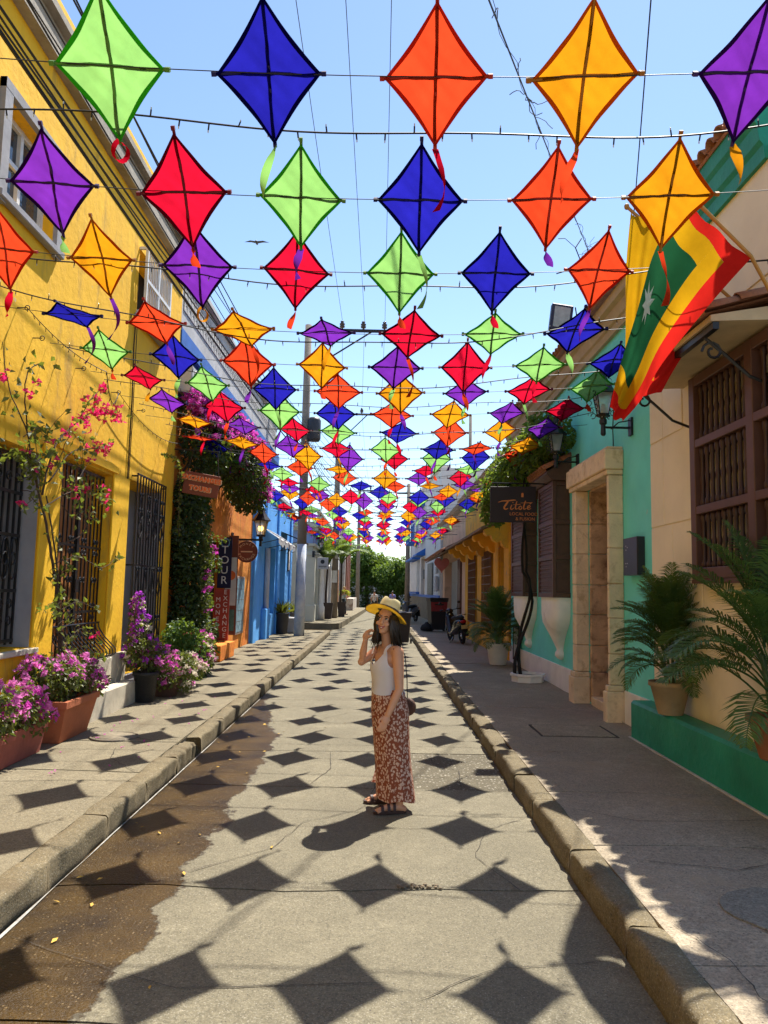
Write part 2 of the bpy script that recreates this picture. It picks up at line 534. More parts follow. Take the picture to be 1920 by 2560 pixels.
# the broken kerb stone: sunk, split in pieces
for (y, L, dx, dz, rz) in [(8.2, .2, -.03, -.02, .12), (8.43, .2, -.055, -.05, -.14)]:
    mb = MB(); mb.cbox(-KW / 2, KW / 2, -L / 2, L / 2, -.08, WZ, .03)
    pts = [(p[0] + .014 * mnoise.noise(Vector((p[0] * 20, p[1] * 20, p[2] * 20 + y))), p[1] + .014 * mnoise.noise(Vector((p[0] * 20 + 9, p[1] * 20, p[2] * 20))), p[2]) for p in mb.v]
    mb.v = pts
    o = mb.build('broken_kerb_stone', M_kerb, pl, label='broken sunken piece of kerb stone')
    o.location = (GL - KW / 2 + dx, y, dz); o.rotation_euler = (0, rnd(-.05, .08), rz)
pr = pave('pavement_right', GR + KW, 3.6, [-3, 1.8, 3.6, 5.2, 6.5, 8.1, 9.5, 11.2, 13.2, 15.5, 17.8, 20.2, 22.8, 25.6, 28.4, 31.5, 35, 38], 200, M_walkr)
kerbstones(pr, GR, -1, -2.5, 38, 25)
hair('crack', [(2.95, 5.05, WZ + .006), (2.2, 4.75, WZ + .006), (1.6, 4.9, WZ + .006)], .004, pr)
hair('crack', [(1.5, 6.0, WZ + .006), (1.9, 5.7, WZ + .006), (2.3, 5.72, WZ + .006), (3.0, 5.8, WZ + .006)], .004, pr)
hair('crack', [(1.9, 3.95, WZ + .006), (2.1, 3.75, WZ + .006), (2.5, 3.8, WZ + .006), (2.75, 3.98, WZ + .006)], .0045, pr)
hair('crack', [(1.5, 4.0, WZ + .006), (1.62, 3.6, WZ + .006), (1.6, 3.3, WZ + .006), (1.75, 2.9, WZ + .006)], .003, pr)
hair('crack', [(-2.1, 8.35, WZ + .006), (-2.45, 8.3, WZ + .006), (-2.75, 8.6, WZ + .006), (-3.3, 8.75, WZ + .006)], .006, pl)
hair('crack', [(-2.1, 6.9, WZ + .006), (-2.5, 7.4, WZ + .006), (-2.62, 7.9, WZ + .006)], .004, pl)
# smooth mortar patch on the right pavement, an inspection lid further up
mb = MB()
poly = []
for k in range(22):
    a = 2 * PI * k / 22; r = 1 + .12 * mnoise.noise(Vector((math.cos(a) * 2, math.sin(a) * 2, 4)))
    poly.append((2.2 + .36 * r * math.cos(a), 4.15 + .32 * r * math.sin(a)))
mb.prism(poly, WZ - .01, WZ + .008, lambda p, q, w: (p, q, w))
mb.build('mortar_patch', concrete('mortar', (.37, .34, .27), speck=.1), pr)
M_cover = mat('cast_cover', (.17, .14, .10), .6, .3, 20, .6, 60, metal=.3)
mh = thing('manhole_cover', 'round iron manhole cover set in the left pavement by the planters', 'manhole cover', (-2.82, 8.42, WZ))
mb = MB(); mb.lathe([(.255, -.02), (.255, .012), (.235, .016), (.228, .006)], 36, cap=False)
mb.build('rim', M_cover, mh, True).location = (0, 0, 0)
mb = MB(); mb.lathe([(.226, -.01), (.224, .009), (.0, .011)], 36, cap=False)
mb.build('lid', mat('cover_concrete', (.20, .165, .11), .8, .3, 16, .5, 50), mh, True).location = (0, 0, 0)
lid = thing('inspection_lid', 'rectangular concrete inspection lid flush in the pavement by the stone doorway', 'inspection lid', (2.35, 9.3, WZ))
mb = MB(); mb.cbox(-.42, .42, -.35, .35, -.01, .012, .008); mb.build('lid', M_walkr, lid).location = (0, 0, 0)
mb = MB()
for (a, b, c, d) in [(-.45, -.425, -.38, .38), (.425, .45, -.38, .38), (-.45, .45, -.38, -.356), (-.45, .45, .356, .38)]: mb.box(a, b, c, d, -.01, .007)
mb.build('frame', M_joint, lid).location = (0, 0, 0)

# water trickle in the left gutter, sun glint and scum put into its colour
M_water_glint = mat('gutter_water_glint', (.42, .40, .36), .1, .4, 14, .3, 20, spec=.9)
mb = MB(); pv = None
for i in range(220):
    y = .5 + i * .085
    w = .002 + .014 * max(0, mnoise.noise(Vector((y * 1.1, 3, 0))) + .22) ; x = GL + .021 + .004 * mnoise.noise(Vector((y * 2, 9, 0)))
    q = ((x - w, y, .0085), (x + w, y, .0085))
    if pv: mb.quad(pv[0], pv[1], q[1], q[0])
    pv = q
struct(mb.build('gutter_water_glint', M_water_glint))

# ---- raised pavement beyond the side lane, cross street at the end
k2 = MB(); 
poly = [(-9, 34.7), (-2.05, 34.7), (-1.82, 34.95), (-1.75, 35.4), (-1.0, 66.5), (-1.3, 67.3), (-2.2, 67.6), (-9, 67.6)]
k2.prism(poly, -.05, .27, lambda p, q, w: (p, q, w))
pl2 = struct(k2.build('pavement_far_left', M_walk))
k2 = MB(); k2.prism([(GR - .05, 38.3), (GR - .32, 44), (GR - .35, 62), (GR - .1, 63), (6, 63), (6, 38.3)], -.05, .17, lambda p, q, w: (p, q, w))
struct(k2.build('pavement_far_right', M_walkr))
k2 = MB(); k2.box(-60, 60, 67, 76, -.05, -.012); struct(k2.build('cross_street', M_road))
k2 = MB(); k2.box(-30, GL - .01, 30.8, 34.7, -.05, -.008); struct(k2.build('side_lane', M_road))
# ------------------------------------------------------------------ facades
def Fac(x, sgn):
    """u runs up the street, w out of the wall towards the street, z up"""
    return lambda u, w, z: (x + sgn * w, u, z)
def Fac2(ox, oy, ang, sgn):
    dx, dy = math.sin(ang), math.cos(ang)
    nx, ny = (dy, -dx) if sgn > 0 else (-dy, dx)
    return lambda u, w, z: (ox + dx * u + nx * w, oy + dy * u + ny * w, z)

def wall_mesh(T, u0, u1, z0, z1, ops, depth, mb=None):
    mb = mb or MB()
    us = sorted(set([u0, u1] + [o[0] for o in ops] + [o[1] for o in ops])); us = [u for u in us if u0 <= u <= u1]
    zs = sorted(set([z0, z1] + [o[2] for o in ops] + [o[3] for o in ops])); zs = [z for z in zs if z0 <= z <= z1]
    def hole(a, b):
        return any(o[0] <= a <= o[1] and o[2] <= b <= o[3] for o in ops)
    for i in range(len(us) - 1):
        for j in range(len(zs) - 1):
            if hole((us[i] + us[i + 1]) / 2, (zs[j] + zs[j + 1]) / 2): continue
            a, b, c, d = us[i], us[i + 1], zs[j], zs[j + 1]
            mb.quad(T(a, 0, c), T(b, 0, c), T(b, 0, d), T(a, 0, d))
            mb.quad(T(a, -depth, c), T(a, -depth, d), T(b, -depth, d), T(b, -depth, c))
    for (a, b, c, d) in ops:
        mb.quad(T(a, 0, c), T(a, 0, d), T(a, -depth, d), T(a, -depth, c))
        mb.quad(T(b, 0, c), T(b, -depth, c), T(b, -depth, d), T(b, 0, d))
        mb.quad(T(a, 0, d), T(b, 0, d), T(b, -depth, d), T(a, -depth, d))
        mb.quad(T(a, 0, c), T(a, -depth, c), T(b, -depth, c), T(b, 0, c))
    mb.quad(T(u0, 0, z0), T(u0, 0, z1), T(u0, -depth, z1), T(u0, -depth, z0))
    mb.quad(T(u1, 0, z0), T(u1, -depth, z0), T(u1, -depth, z1), T(u1, 0, z1))
    mb.quad(T(u0, 0, z1), T(u1, 0, z1), T(u1, -depth, z1), T(u0, -depth, z1))
    return mb

def fbox(T, u0, u1, w0, w1, z0, z1, name, material, parent, ch=0.0, label=None):
    mb = MB()
    if ch: mb.cbox(u0, u1, w0, w1, z0, z1, ch, T)
    else: mb.box(u0, u1, w0, w1, z0, z1, T)
    return mb.build(name, material, parent, label=label)

def scroll(mb, T, u, w, z, r, dirn=1, rad=.007, turns=1.25, n=14, plane='uz', up=1):
    pts = []
    for k in range(n + 1):
        t = k / n; a = t * turns * 2 * PI; rr = r * (1 - .72 * t)
        p, q = dirn * rr * math.cos(a), up * rr * math.sin(a)
        pts.append((u + p, w, z + q) if plane == 'uz' else (u, w + p, z + q))
    mb.tube(pts, rad, 5, T=T)

# ================================================================== LEFT: yellow building
M_yel = mat('yellow_plaster', (.86, .47, .012), .85, .12, 1.1, .5, 7, col2=(.66, .36, .02), s2=1.1, t2=(.5, .78), col3=(.30, .185, .05), s3=2.4, t3=(.55, .78), stretch=(1.2, 1.2, .3), chip=(.62, .47, .2))
M_yelt = mat('yellow_trim', (.86, .49, .015), .8, .1, 2, .3, 16)
M_corn = mat('weathered_cornice', (.33, .29, .23), .9, .3, 2, .4, 12, col2=(.16, .14, .11))
M_marble = mat('pale_stone', (.55, .49, .38), .6, .16, 5, .2, 20, col2=(.36, .29, .2), s2=3)
M_greyp = mat('grey_plaster', (.30, .29, .30), .85, .14, 3, .3, 12)
M_dwood = mat('brown_door_wood', (.42, .17, .05), .55, .35, 6, .3, 30, stretch=(3, 3, .5))
M_wgrille = mat('white_metal', (.68, .68, .66), .5, .1, 6)
M_alu = mat('grey_aluminium', (.36, .36, .35), .4, .1, 6, metal=.5)
M_pane = glass('window_glass', (.035, .05, .065), .04)
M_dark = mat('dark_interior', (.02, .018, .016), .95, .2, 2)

XL = -3.7
TL = Fac(XL, 1)
yb = thing('yellow_building', 'two storey yellow plastered building with barred windows on the left', 'building', (XL, 6, 0))
ops = [(6.5, 8.2, 1.12, 3.2), (8.7, 10.38, .84, 3.3), (11.05, 12.72, .5, 3.36), (6.95, 8.1, 5.5, 6.5), (11.0, 12.25, 5.85, 6.85)]
wall_mesh(TL, -1.5, 13.45, -.05, 7.46, ops, .42).build('wall', M_yel, yb)
# cornice band and parapet
mb = MB(); mb.box(-1.5, 13.55, -.42, .12, 7.462, 7.62, TL); mb.box(-1.5, 13.55, -.42, .06, 7.622, 7.86, TL); mb.box(-1.5, 13.55, -.42, .16, 7.862, 7.95, TL)
mb.build('cornice', M_corn, yb)
fbox(TL, -1.5, 13.5, -.42, .0, 7.952, 8.3, 'parapet', M_yelt, yb)
mb = MB(); mb.quad((XL - .42, -1.5, 8.28), (XL - .42, 13.45, 8.28), (-12, 13.45, 8.28), (-12, -1.5, 8.28)); mb.box(-12, XL - .421, 13.2, 13.449, -.05, 8.28)
mb.build('side_wall', M_yelt, yb)
# backs of the openings
fbox(TL, 6.4, 8.3, -.46, -.43, 1.0, 3.3, 'shutter', mat('grey_shutter', (.22, .23, .23), .6, .15, 5), yb)
fbox(TL, 11.0, 12.8, -.47, -.43, .4, 3.5, 'recess_panel', M_greyp, yb)
mb = MB(); mb.box(11.0, 12.75, -.425, -.421, .5, 3.36, TL)
# reveal linings, grey paint inside two of the openings
mb = MB(); mb.box(8.192, 8.197, -.42, -.004, 1.125, 3.195, TL); mb.build('reveal', M_greyp, yb)
mb = MB(); mb.box(11.053, 11.058, -.42, -.004, .505, 3.355, TL); mb.build('reveal', M_greyp, yb)
fbox(TL, 12.712, 12.716, -.42, -.004, .505, 3.355, 'reveal', M_greyp, yb)
fbox(TL, 6.5, 8.3, -.3, .06, 1.06, 1.118, 'window_sill', M_marble, yb, .008)
# raised plaster edge over the door
mb = MB()
mb.prism([(8.5, 3.42), (8.78, 3.46), (9.2, 3.45), (9.5, 3.47), (9.9, 3.44), (10.2, 3.45), (10.52, 3.42), (10.5, 3.34), (8.55, 3.34)], 0, .045, lambda p, q, w: TL(p, w, q))
mb.build('lintel', M_yelt, yb)
# flat pilaster strips beside the door
fbox(TL, 10.385, 11.04, .0, .03, .82, 3.338, 'pilaster', M_yelt, yb, .01)
fbox(TL, 8.205, 8.69, .0, .03, .5, 3.338, 'pilaster', M_yelt, yb, .01)

# wooden plank door behind an iron grille
door = fbox(TL, 8.702, 10.378, -.33, -.27, .845, 3.298, 'door', M_dwood, yb)
for k in range(9):
    u = 8.72 + k * .185
    fbox(TL, u, u + .17, -.268, -.235 - .008 * (k % 2), .86, 3.29, 'plank', M_dwood, door, .006)
mb = MB()
def grille_bars(mb, T, u0, u1, z0, z1, w, n, r=.009, rails=(), rr=.012):
    for k in range(n):
        u = u0 + (u1 - u0) * k / (n - 1)
        mb.box(u - r, u + r, w - r, w + r, z0, z1, T)
    for z in rails:
        mb.box(u0 - .02, u1 + .02, w - rr * .5, w + rr * .5 + .003, z - rr, z + rr, T)
grille_bars(mb, TL, 8.74, 10.34, .88, 3.27, -.1, 14, .0085, (.9, 1.45, 2.28, 3.25), .015)
for z in (1.45, 2.28):
    for k in range(4):
        u = 8.94 + k * .4
        for s in (-1, 1):
            for q in (-1, 1):
                scroll(mb, TL, u + s * .045, -.085, z + q * .07, .04, s, .009, up=q)
for z in (1.15, 1.85):
    for k in range(4):
        u = 8.94 + k * .4
        for s in (-1, 1): scroll(mb, TL, u + s * .05, -.085, z, .045, s, .009)
mb.box(9.5, 9.56, -.115, -.075, .9, 3.25, TL)
mb.box(9.48, 9.58, -.075, -.055, 1.7, 1.86, TL)
mb.build('door_grille', M_black, yb)
# bellied railing in the doorway
mb = MB()
for k in range(15):
    u = 8.76 + k * .112
    pts = [(u, -.06, 1.3), (u, -.04, 1.22), (u, .03, 1.12), (u, .12, 1.03), (u, .19, .96), (u, .2, .9), (u, .15, .862), (u, .04, .85)]
    mb.tube(pts, .0085, 5, T=TL)
mb.tube([(8.74, -.06, 1.3), (10.35, -.06, 1.3)], .012, 6, T=TL)
mb.tube([(8.74, .12, .857), (10.35, .12, .857)], .01, 6, T=TL)
mb.build('railing', M_black, yb)
# cage grille of the next window
mb = MB()
grille_bars(mb, TL, 11.2, 12.68, .62, 3.46, .09, 12, .0095, (.64, 1.25, 2.1, 3.45), .013)
for z in (1.0, 1.75, 2.62, 2.85):
    for k in range(4):
        u = 11.38 + k * .37
        mb.tube([(u - .1, .1, z), (u, .1, z + .26), (u + .1, .1, z)], .008, 5, T=TL)
        mb.tube([(u - .1, .1, z), (u, .1, z - .12), (u + .1, .1, z)], .008, 5, T=TL)
        for s in (-1, 1): scroll(mb, TL, u + s * .05, .105, z + .3, .035, s, .009)
for z in (.66, 3.42, 2.1):
    for u in (11.2, 12.68): mb.box(u - .012, u + .012, -.1, .09, z - .012, z + .012, TL)
mb.build('window_grille', M_black, yb)
# grille of the leftmost window, with ring pattern
mb = MB()
grille_bars(mb, TL, 6.6, 8.12, 1.16, 3.16, -.16, 13, .011, (1.2, 1.72, 2.3, 2.75, 3.14), .017)
for zz in (1.98, 2.13):
    for k in range(8):
        u = 6.75 + k * .18
        pts = [(u + .07 * math.cos(a), -.145, zz + .14 * math.sin(a)) for a in [2 * PI * j / 14 for j in range(15)]]
        mb.tube(pts, .009, 5, T=TL)
for k in range(7):
    for z in (1.4, 1.58, 2.9):
        scroll(mb, TL, 6.8 + k * .2, -.145, z, .06, 1 if k % 2 else -1, .009)
mb.build('window_grille', M_black, yb)
# plinth and steps of pale stone
mb = MB(); mb.cbox(8.62, 10.4, -.42, .13, .5, .838, .012, TL); mb.build('door_step', M_marble, yb)
mb = MB(); mb.cbox(7.0, 8.618, .002, .2, .1, .52, .01, TL); mb.cbox(8.622, 10.9, .13, .32, .12, .48, .012, TL); mb.build('plinth', M_marble, yb)
fbox(TL, 10.42, 11.1, .004, .09, .1, .86, 'plinth', M_marble, yb, .01)
fbox(TL, 11.102, 13.4, .002, .05, .1, .5, 'plinth', M_greyp, yb, .01)
# upper window: aluminium frame, panes, projecting yellow surround
mb = MB(); 
for (a, b) in ((6.9, 6.97), (7.5, 7.56), (8.04, 8.1)): mb.box(a, b, -.2, -.12, 5.5, 6.5, TL)
mb.box(6.95, 8.1, -.198, -.122, 5.502, 5.56, TL); mb.box(6.95, 8.1, -.198, -.122, 6.44, 6.498, TL); mb.box(6.95, 8.1, -.196, -.124, 6.02, 6.07, TL)
wf = mb.build('window', M_wgrille, yb)
for (a, b) in ((6.972, 7.498), (7.562, 8.038)):
    for (c, d) in ((5.562, 6.018), (6.072, 6.438)): fbox(TL, a, b, -.17, -.16, c, d, 'pane', M_pane, wf)
mb = MB(); mb.box(6.8, 6.948, 0, .06, 5.4, 6.6, TL); mb.box(8.102, 8.24, 0, .05, 5.4, 6.6, TL); mb.box(6.8, 8.24, 0, .062, 6.502, 6.602, TL); mb.build('window_surround', M_greyp, yb)
fbox(TL, 6.8, 8.24, .001, .09, 5.42, 5.498, 'window_sill', M_greyp, yb, .01)
# second upper window with white cage
fbox(TL, 10.95, 12.3, -.44, -.3, 5.8, 6.9, 'window', M_dark, yb)
mb = MB()
for u in (11.0, 11.6, 12.25): mb.box(u - .025, u + .025, .1, .14, 5.85, 6.87, TL)
for z in (5.87, 6.36, 6.85): mb.box(10.976, 12.274, .098, .142, z - .025, z + .025, TL)
for k in range(15):
    u = 11.06 + k * .083
    if abs(u - 11.6) < .03: continue
    pts = [(u + .022 * math.sin(j * 1.6), .12, 5.88 + j * .12) for j in range(9)]
    mb.tube(pts, .011, 4, T=TL)
for u in (11.0, 12.25):
    for z in (5.87, 6.85): mb.box(u - .02, u + .02, .0, .1, z - .02, z + .02, TL)
mb.build('window_cage', M_wgrille, yb)
fbox(TL, 10.9, 12.4, 0, .18, 5.72, 5.82, 'window_sill', M_greyp, yb, .01)
fbox(TL, 11.0, 11.06, 0, .0035, 5.0, 5.6, 'patched_plaster', M_yelt, yb)
# rain pipe / wire run down the wall, hooks
mb = MB(); mb.tube([(10.95, .02, 3.3), (10.96, .02, 4.6), (10.9, .02, 5.3), (10.93, .02, 5.8)], .009, 5, T=TL); mb.tube([(11.0, .02, 3.35), (11.02, .02, 4.3), (11.0, .02, 5.7)], .006, 5, T=TL)
mb.build('wire', M_cable, yb)
# street lamp photocell box high on wall
fbox(TL, 8.35, 8.5, .0, .12, 6.35, 6.55, 'junction_box', M_alu, yb, .01)

# ================================================================== LEFT: orange building (ground floor) with grey blue storey
M_ora = mat('orange_plaster', (.68, .20, .02), .85, .22, 2.2, .7, 9, col2=(.74, .32, .03), s2=1.6, t2=(.45, .7), col3=(.22, .07, .02), s3=4, t3=(.6, .75), stretch=(1, 1, .5))
M_blu2 = mat('strong_blue_plaster', (.025, .13, .44), .8, .2, 1.4, .3, 10)
M_gre2 = mat('grey_concrete_wall', (.42, .41, .40), .9, .18, 1.5, .3, 10, col2=(.25, .24, .23))
M_block = mat('screen_block_concrete', (.40, .39, .375), .9, .2, 5, .3, 30)
XO = -3.8
TO = Fac(XO, 1)
ob = thing('orange_building', 'orange walled shop with a blue and grey upper storey behind bougainvillea', 'building', (XO, 18, 0))
wall_mesh(TO, 13.46, 22.6, -.05, 5.3, [(16.6, 19.25, .3, 2.95)], .35).build('wall', M_ora, ob)
fbox(TO, 13.46, 22.6, -.35, .02, 5.302, 6.2, 'upper_wall', M_blu2, ob)
fbox(TO, 13.46, 27.0, -.35, .12, 6.202, 6.5, 'upper_wall', M_blu2, ob)
wall_mesh(TO, 13.46, 27.0, 6.502, 7.75, [(13.9, 26.6, 6.98, 7.5)], .35).build('upper_wall', M_gre2, ob)
fbox(TO, 13.46, 27.05, -.35, .1, 7.752, 7.85, 'coping', M_gre2, ob)
mb = MB(); mb.quad((XO - .35, 13.46, 7.8), (XO - .35, 27, 7.8), (-12, 27, 7.8), (-12, 13.46, 7.8)); mb.box(-12, XO - .351, 26.8, 26.99, 5, 7.8)
mb.build('side_wall', M_gre2, ob)
fbox(TO, 13.9, 26.6, -.34, -.3, 6.98, 7.5, 'screen_back', M_dark, ob)
# decorative screen blocks
bl = MB()
s = .118
bl.box(-s, s, -.05, .05, -s, -s + .022); bl.box(-s, s, -.05, .05, s - .022, s); bl.box(-s, -s + .022, -.05, .05, -s + .022, s - .022); bl.box(s - .022, s, -.05, .05, -s + .022, s - .022)
bl.prism([(-s + .022, -s + .022), (.0, -.02), (s - .022, -s + .022)], -.05, .045, lambda p, q, w: (p, w, q))
bl.prism([(-s + .022, s - .022), (-.02, .0), (-s + .022, -s + .022)], -.05, .04, lambda p, q, w: (p, w, q))
bl.prism([(s - .022, s - .022), (.02, .0), (.0, s - .022)], -.05, .045, lambda p, q, w: (p, w, q))
bme = bl.mesh('screen_block')
for i in range(48):
    for j in range(2):
        o = shared('screen_block', bme, M_block, ob, (XO + .0 - ob.location.x - .03, 14.03 + i * .264 - ob.location.y, 7.11 + j * .262), (0, 0, PI / 2))
# shop recess, signs and boards
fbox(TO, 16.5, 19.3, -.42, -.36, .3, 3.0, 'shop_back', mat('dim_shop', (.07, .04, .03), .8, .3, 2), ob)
mb = MB(); mb.cbox(16.9, 18.5, .0, .36, .17, .52, .012, TO); mb.build('door_step', M_ora, ob)
# AC unit on the upper wall
ac = thing('air_conditioner', 'grey air conditioner unit on the blue upper wall past the yellow building', 'air conditioner', (XO, 13.95, 5.62))
fbox(TO, 13.62, 14.35, .025, .3, 5.35, 5.85, 'case', mat('ac_case', (.5, .5, .48), .5, .1, 5), ac, .02)
mb = MB(); mb.lathe([(.0, 0), (.19, 0.0), (.2, .012), (.21, 0)], 24, cap=False); o = mb.build('fan_grille', M_black, ac)
o.location = (.305, 0, 0); o.rotation_euler = (0, PI / 2, 0)

def text_mesh(body, size, extrude=.004, align='CENTER', shear=0.0, space=1.0, grow=0.0):
    cu = bpy.data.curves.new('lettering', 'FONT')
    cu.body = body; cu.size = size; cu.extrude = extrude; cu.align_x = align; cu.align_y = 'CENTER'; cu.shear = shear; cu.space_character = space
    cu.resolution_u = 3; cu.offset = grow
    o = bpy.data.objects.new('tmp', cu); COL.objects.link(o)
    dg = bpy.context.evaluated_depsgraph_get()
    me = bpy.data.meshes.new_from_object(o.evaluated_get(dg))
    bpy.data.objects.remove(o); bpy.data.curves.remove(cu)
    me.name = 'lettering'; me.materials.clear()
    return me
def lettering(body, size, loc, rot, material, parent, extrude=.004, bold=0.0, **kw):
    me = text_mesh(body, size, extrude, **kw)
    o = place('lettering', me, material, parent, offset=False)
    o.location = Vector(loc) - (parent.location if not parent.parent else Vector((0, 0, 0)))
    o.rotation_euler = rot
    return o
FACE_CAM = (PI / 2, 0, 0)            # text standing up, read from the camera side
# EXCHANGES / TOURS board hanging across the pavement
M_brn = mat('brown_board', (.20, .055, .028), .6, .15, 4)
M_olet = mat('orange_letter', (.80, .16, .03), .5, .06, 4)
M_cream = mat('cream_letter', (.75, .66, .45), .6, .05, 4)
sg = thing('hanging_sign', 'brown board reading EXCHANGES TOURS in raised orange letters beside the ivy', 'sign', (-3.2, 13.4, 3.4))
cu = lambda u, w, z: (u, 14.6 + w, z)
def skew(u, w, z):    # the board hangs slightly turned and tilted
    du = u + 3.5; dz = z - 3.76
    return (-3.2 + du * .92 + dz * .12, 13.4 + w + du * .12, 3.6 + dz * .92 - du * .14)
mb = MB(); mb.cbox(-3.82, -3.16, -.012, .02, 3.55, 3.98, .006, skew); mb.build('board', M_brn, sg)
def skewtext(body, size, cx_, cz, material, off, space=1.0, grow=0.0):
    me = text_mesh(body, size, .006, space=space, grow=grow)
    mb = MB()
    me.calc_loop_triangles()
    vs = [skew(cx_ + v.co.x, -.014 - off - v.co.z, cz + v.co.y) for v in me.vertices]
    mb.add(vs, [list(p.vertices) for p in me.polygons])
    bpy.data.meshes.remove(me)
    return mb.build('lettering', material, sg)
M_edge = mat('pale_edge', (.72, .52, .30), .6, .05, 4)
for (bod, z, hw) in (('EXCHANGES', 3.86, .292), ('TOURS', 3.675, .15)):
    skewtext(bod, .118, -3.495, z, M_edge, .008, 1.12, .013)
    skewtext(bod, .118, -3.5, z + .002, M_olet, .022, 1.12, .005)
mb = MB(); mb.tube([skew(-3.78, 0, 3.98), skew(-3.74, 0, 4.45)], .008, 5); mb.tube([skew(-3.2, 0, 3.98), skew(-3.3, 0, 4.45)], .008, 5); mb.tube([(-3.75, 13.42, 4.24), (-2.9, 13.42, 4.2)], .014, 6)
mb.build('hanger', M_black, sg)
# shop boards standing by the opening
M_navy = mat('navy_board', (.012, .014, .05), .5, .1, 4)
M_redb = mat('red_board', (.36, .05, .03), .55, .15, 4)
M_wlet = mat('white_letter', (.75, .73, .68), .6, .05, 4)
bd = thing('tour_board', 'tall navy board with white vertical TOUR lettering at the orange shop', 'sign board', (-3.62, 18.55, 1.8))
mb = MB(); mb.cbox(-3.93, -3.60, 18.55, 18.59, 1.78, 3.02, .005); mb.build('board', M_navy, bd)
mb = MB(); mb.lathe([(.11, 0), (.115, .006), (.09, .006), (.085, 0)], 24, cap=False)
o = mb.build('emblem', mat('board_blue', (.15, .34, .5), .5, .1, 4), bd); o.location = (-.145, -.002, 1.08); o.rotation_euler = (PI / 2, 0, 0)
for k, ch in enumerate('TOUR'): lettering(ch, .27, (-3.765, 18.545, 2.7 - k * .245), FACE_CAM, M_wlet, bd)
bd = thing('money_exchange_board', 'red box sign with vertical white MONEY and EXCHANGE letters by the orange step', 'sign board', (-3.62, 18.45, .52))
mb = MB(); mb.cbox(-3.96, -3.60, 18.45, 18.53, .53, 1.76, .005); mb.build('board', M_redb, bd)
for k, ch in enumerate('EXCHANGE'): lettering(ch, .155, (-3.69, 18.445, 1.68 - k * .148), FACE_CAM, M_wlet, bd)
for k, ch in enumerate('MONEY'): lettering(ch, .15, (-3.86, 18.445, 1.5 - k * .155), FACE_CAM, M_wlet, bd)
bd = thing('poster_board', 'white poster with a big orange disc on a dark brown panel', 'poster', (-3.55, 19.27, .6))
mb = MB(); mb.cbox(-3.88, -3.56, 19.17, 19.21, .62, 3.1, .005); mb.build('panel', M_brn, bd)
mb = MB(); mb.box(-3.86, -3.58, 19.162, 19.168, 1.35, 2.55); mb.build('sheet', mat('poster_paper', (.62, .57, .5), .6, .1, 6), bd)
mb = MB(); mb.lathe([(.12, 0), (.12, .003), (0, .003)], 24, cap=False); o = mb.build('disc', M_olet, bd); o.location = (-.17, -.109, 1.5); o.rotation_euler = (PI / 2, 0, 0)
mb = MB(); mb.box(-3.85, -3.6, 19.16, 19.168, .72, 1.25); mb.build('sheet', mat('poster_green', (.08, .16, .12), .6, .5, 9), bd)
M_pic = mat('photo_print', (.16, .27, .33), .4, .6, 7, col2=(.45, .5, .5), s2=5)
for nm, lab, u0, u1, z0, z1 in (('picture_board', 'framed board of small tour pictures on the orange wall', 20.25, 21.45, .55, 2.1), ('picture_board', 'narrow framed pictures next to the larger tour picture board', 19.45, 20.1, .85, 2.35)):
    bd = thing(nm, lab, 'picture board', (XO, u0, z0))
    fbox(TO, u0, u1, .0, .035, z0, z1, 'frame', mat('grey_brown_frame', (.28, .22, .18), .6, .1, 5), bd, .006)
    n = 5 if u1 - u0 > 1 else 2
    for k in range(n):
        h = (z1 - z0 - .1) / n
        fbox(TO, u0 + .07, u1 - .07, .036, .042, z0 + .06 + k * h, z0 + .04 + (k + 1) * h, 'picture', M_pic, bd)
# round wooden sign and lantern on an arm
rs_ = thing('round_sign', 'round brown wooden sign reading MONEY EXCHANGE under the lantern', 'sign', (-3.41, 19.55, 2.45))
mb = MB(); mb.lathe([(.272, -.02), (.28, -.012), (.28, .012), (.272, .02)], 40); o = mb.build('disc', M_brn, rs_); o.location = (0, 0, .27); o.rotation_euler = (PI / 2, 0, 0)
mb = MB(); mb.lathe([(.262, 0), (.266, .006), (.255, .006), (.251, 0)], 40, cap=False); o = mb.build('ring', mat('brown_dark', (.1, .03, .02), .6), rs_); o.location = (0, -.021, .27); o.rotation_euler = (PI / 2, 0, 0)
def arc_text(word, r, a0, a1, flip):
    for k, ch in enumerate(word):
        a = a0 + (a1 - a0) * k / (len(word) - 1)
        lettering(ch, .085, (rs_.location.x + r * math.sin(a), 19.526, rs_.location.z + .27 + r * math.cos(a)), (PI / 2, (a if not flip else a + PI), 0), M_edge, rs_)
arc_text('MONEY', .2, -.85, .85, False)
arc_text('EXCHANGE', .2, PI + 1.2, PI - 1.2, True)
mb = MB(); mb.box(-3.56, -3.26, 19.522, 19.529, 2.705, 2.735); mb.build('rule', M_edge, rs_)
mb = MB(); mb.tube([(-3.41, 19.55, 3.0), (-3.41, 19.55, 3.04)], .006, 5); mb.build('hook', M_black, rs_)

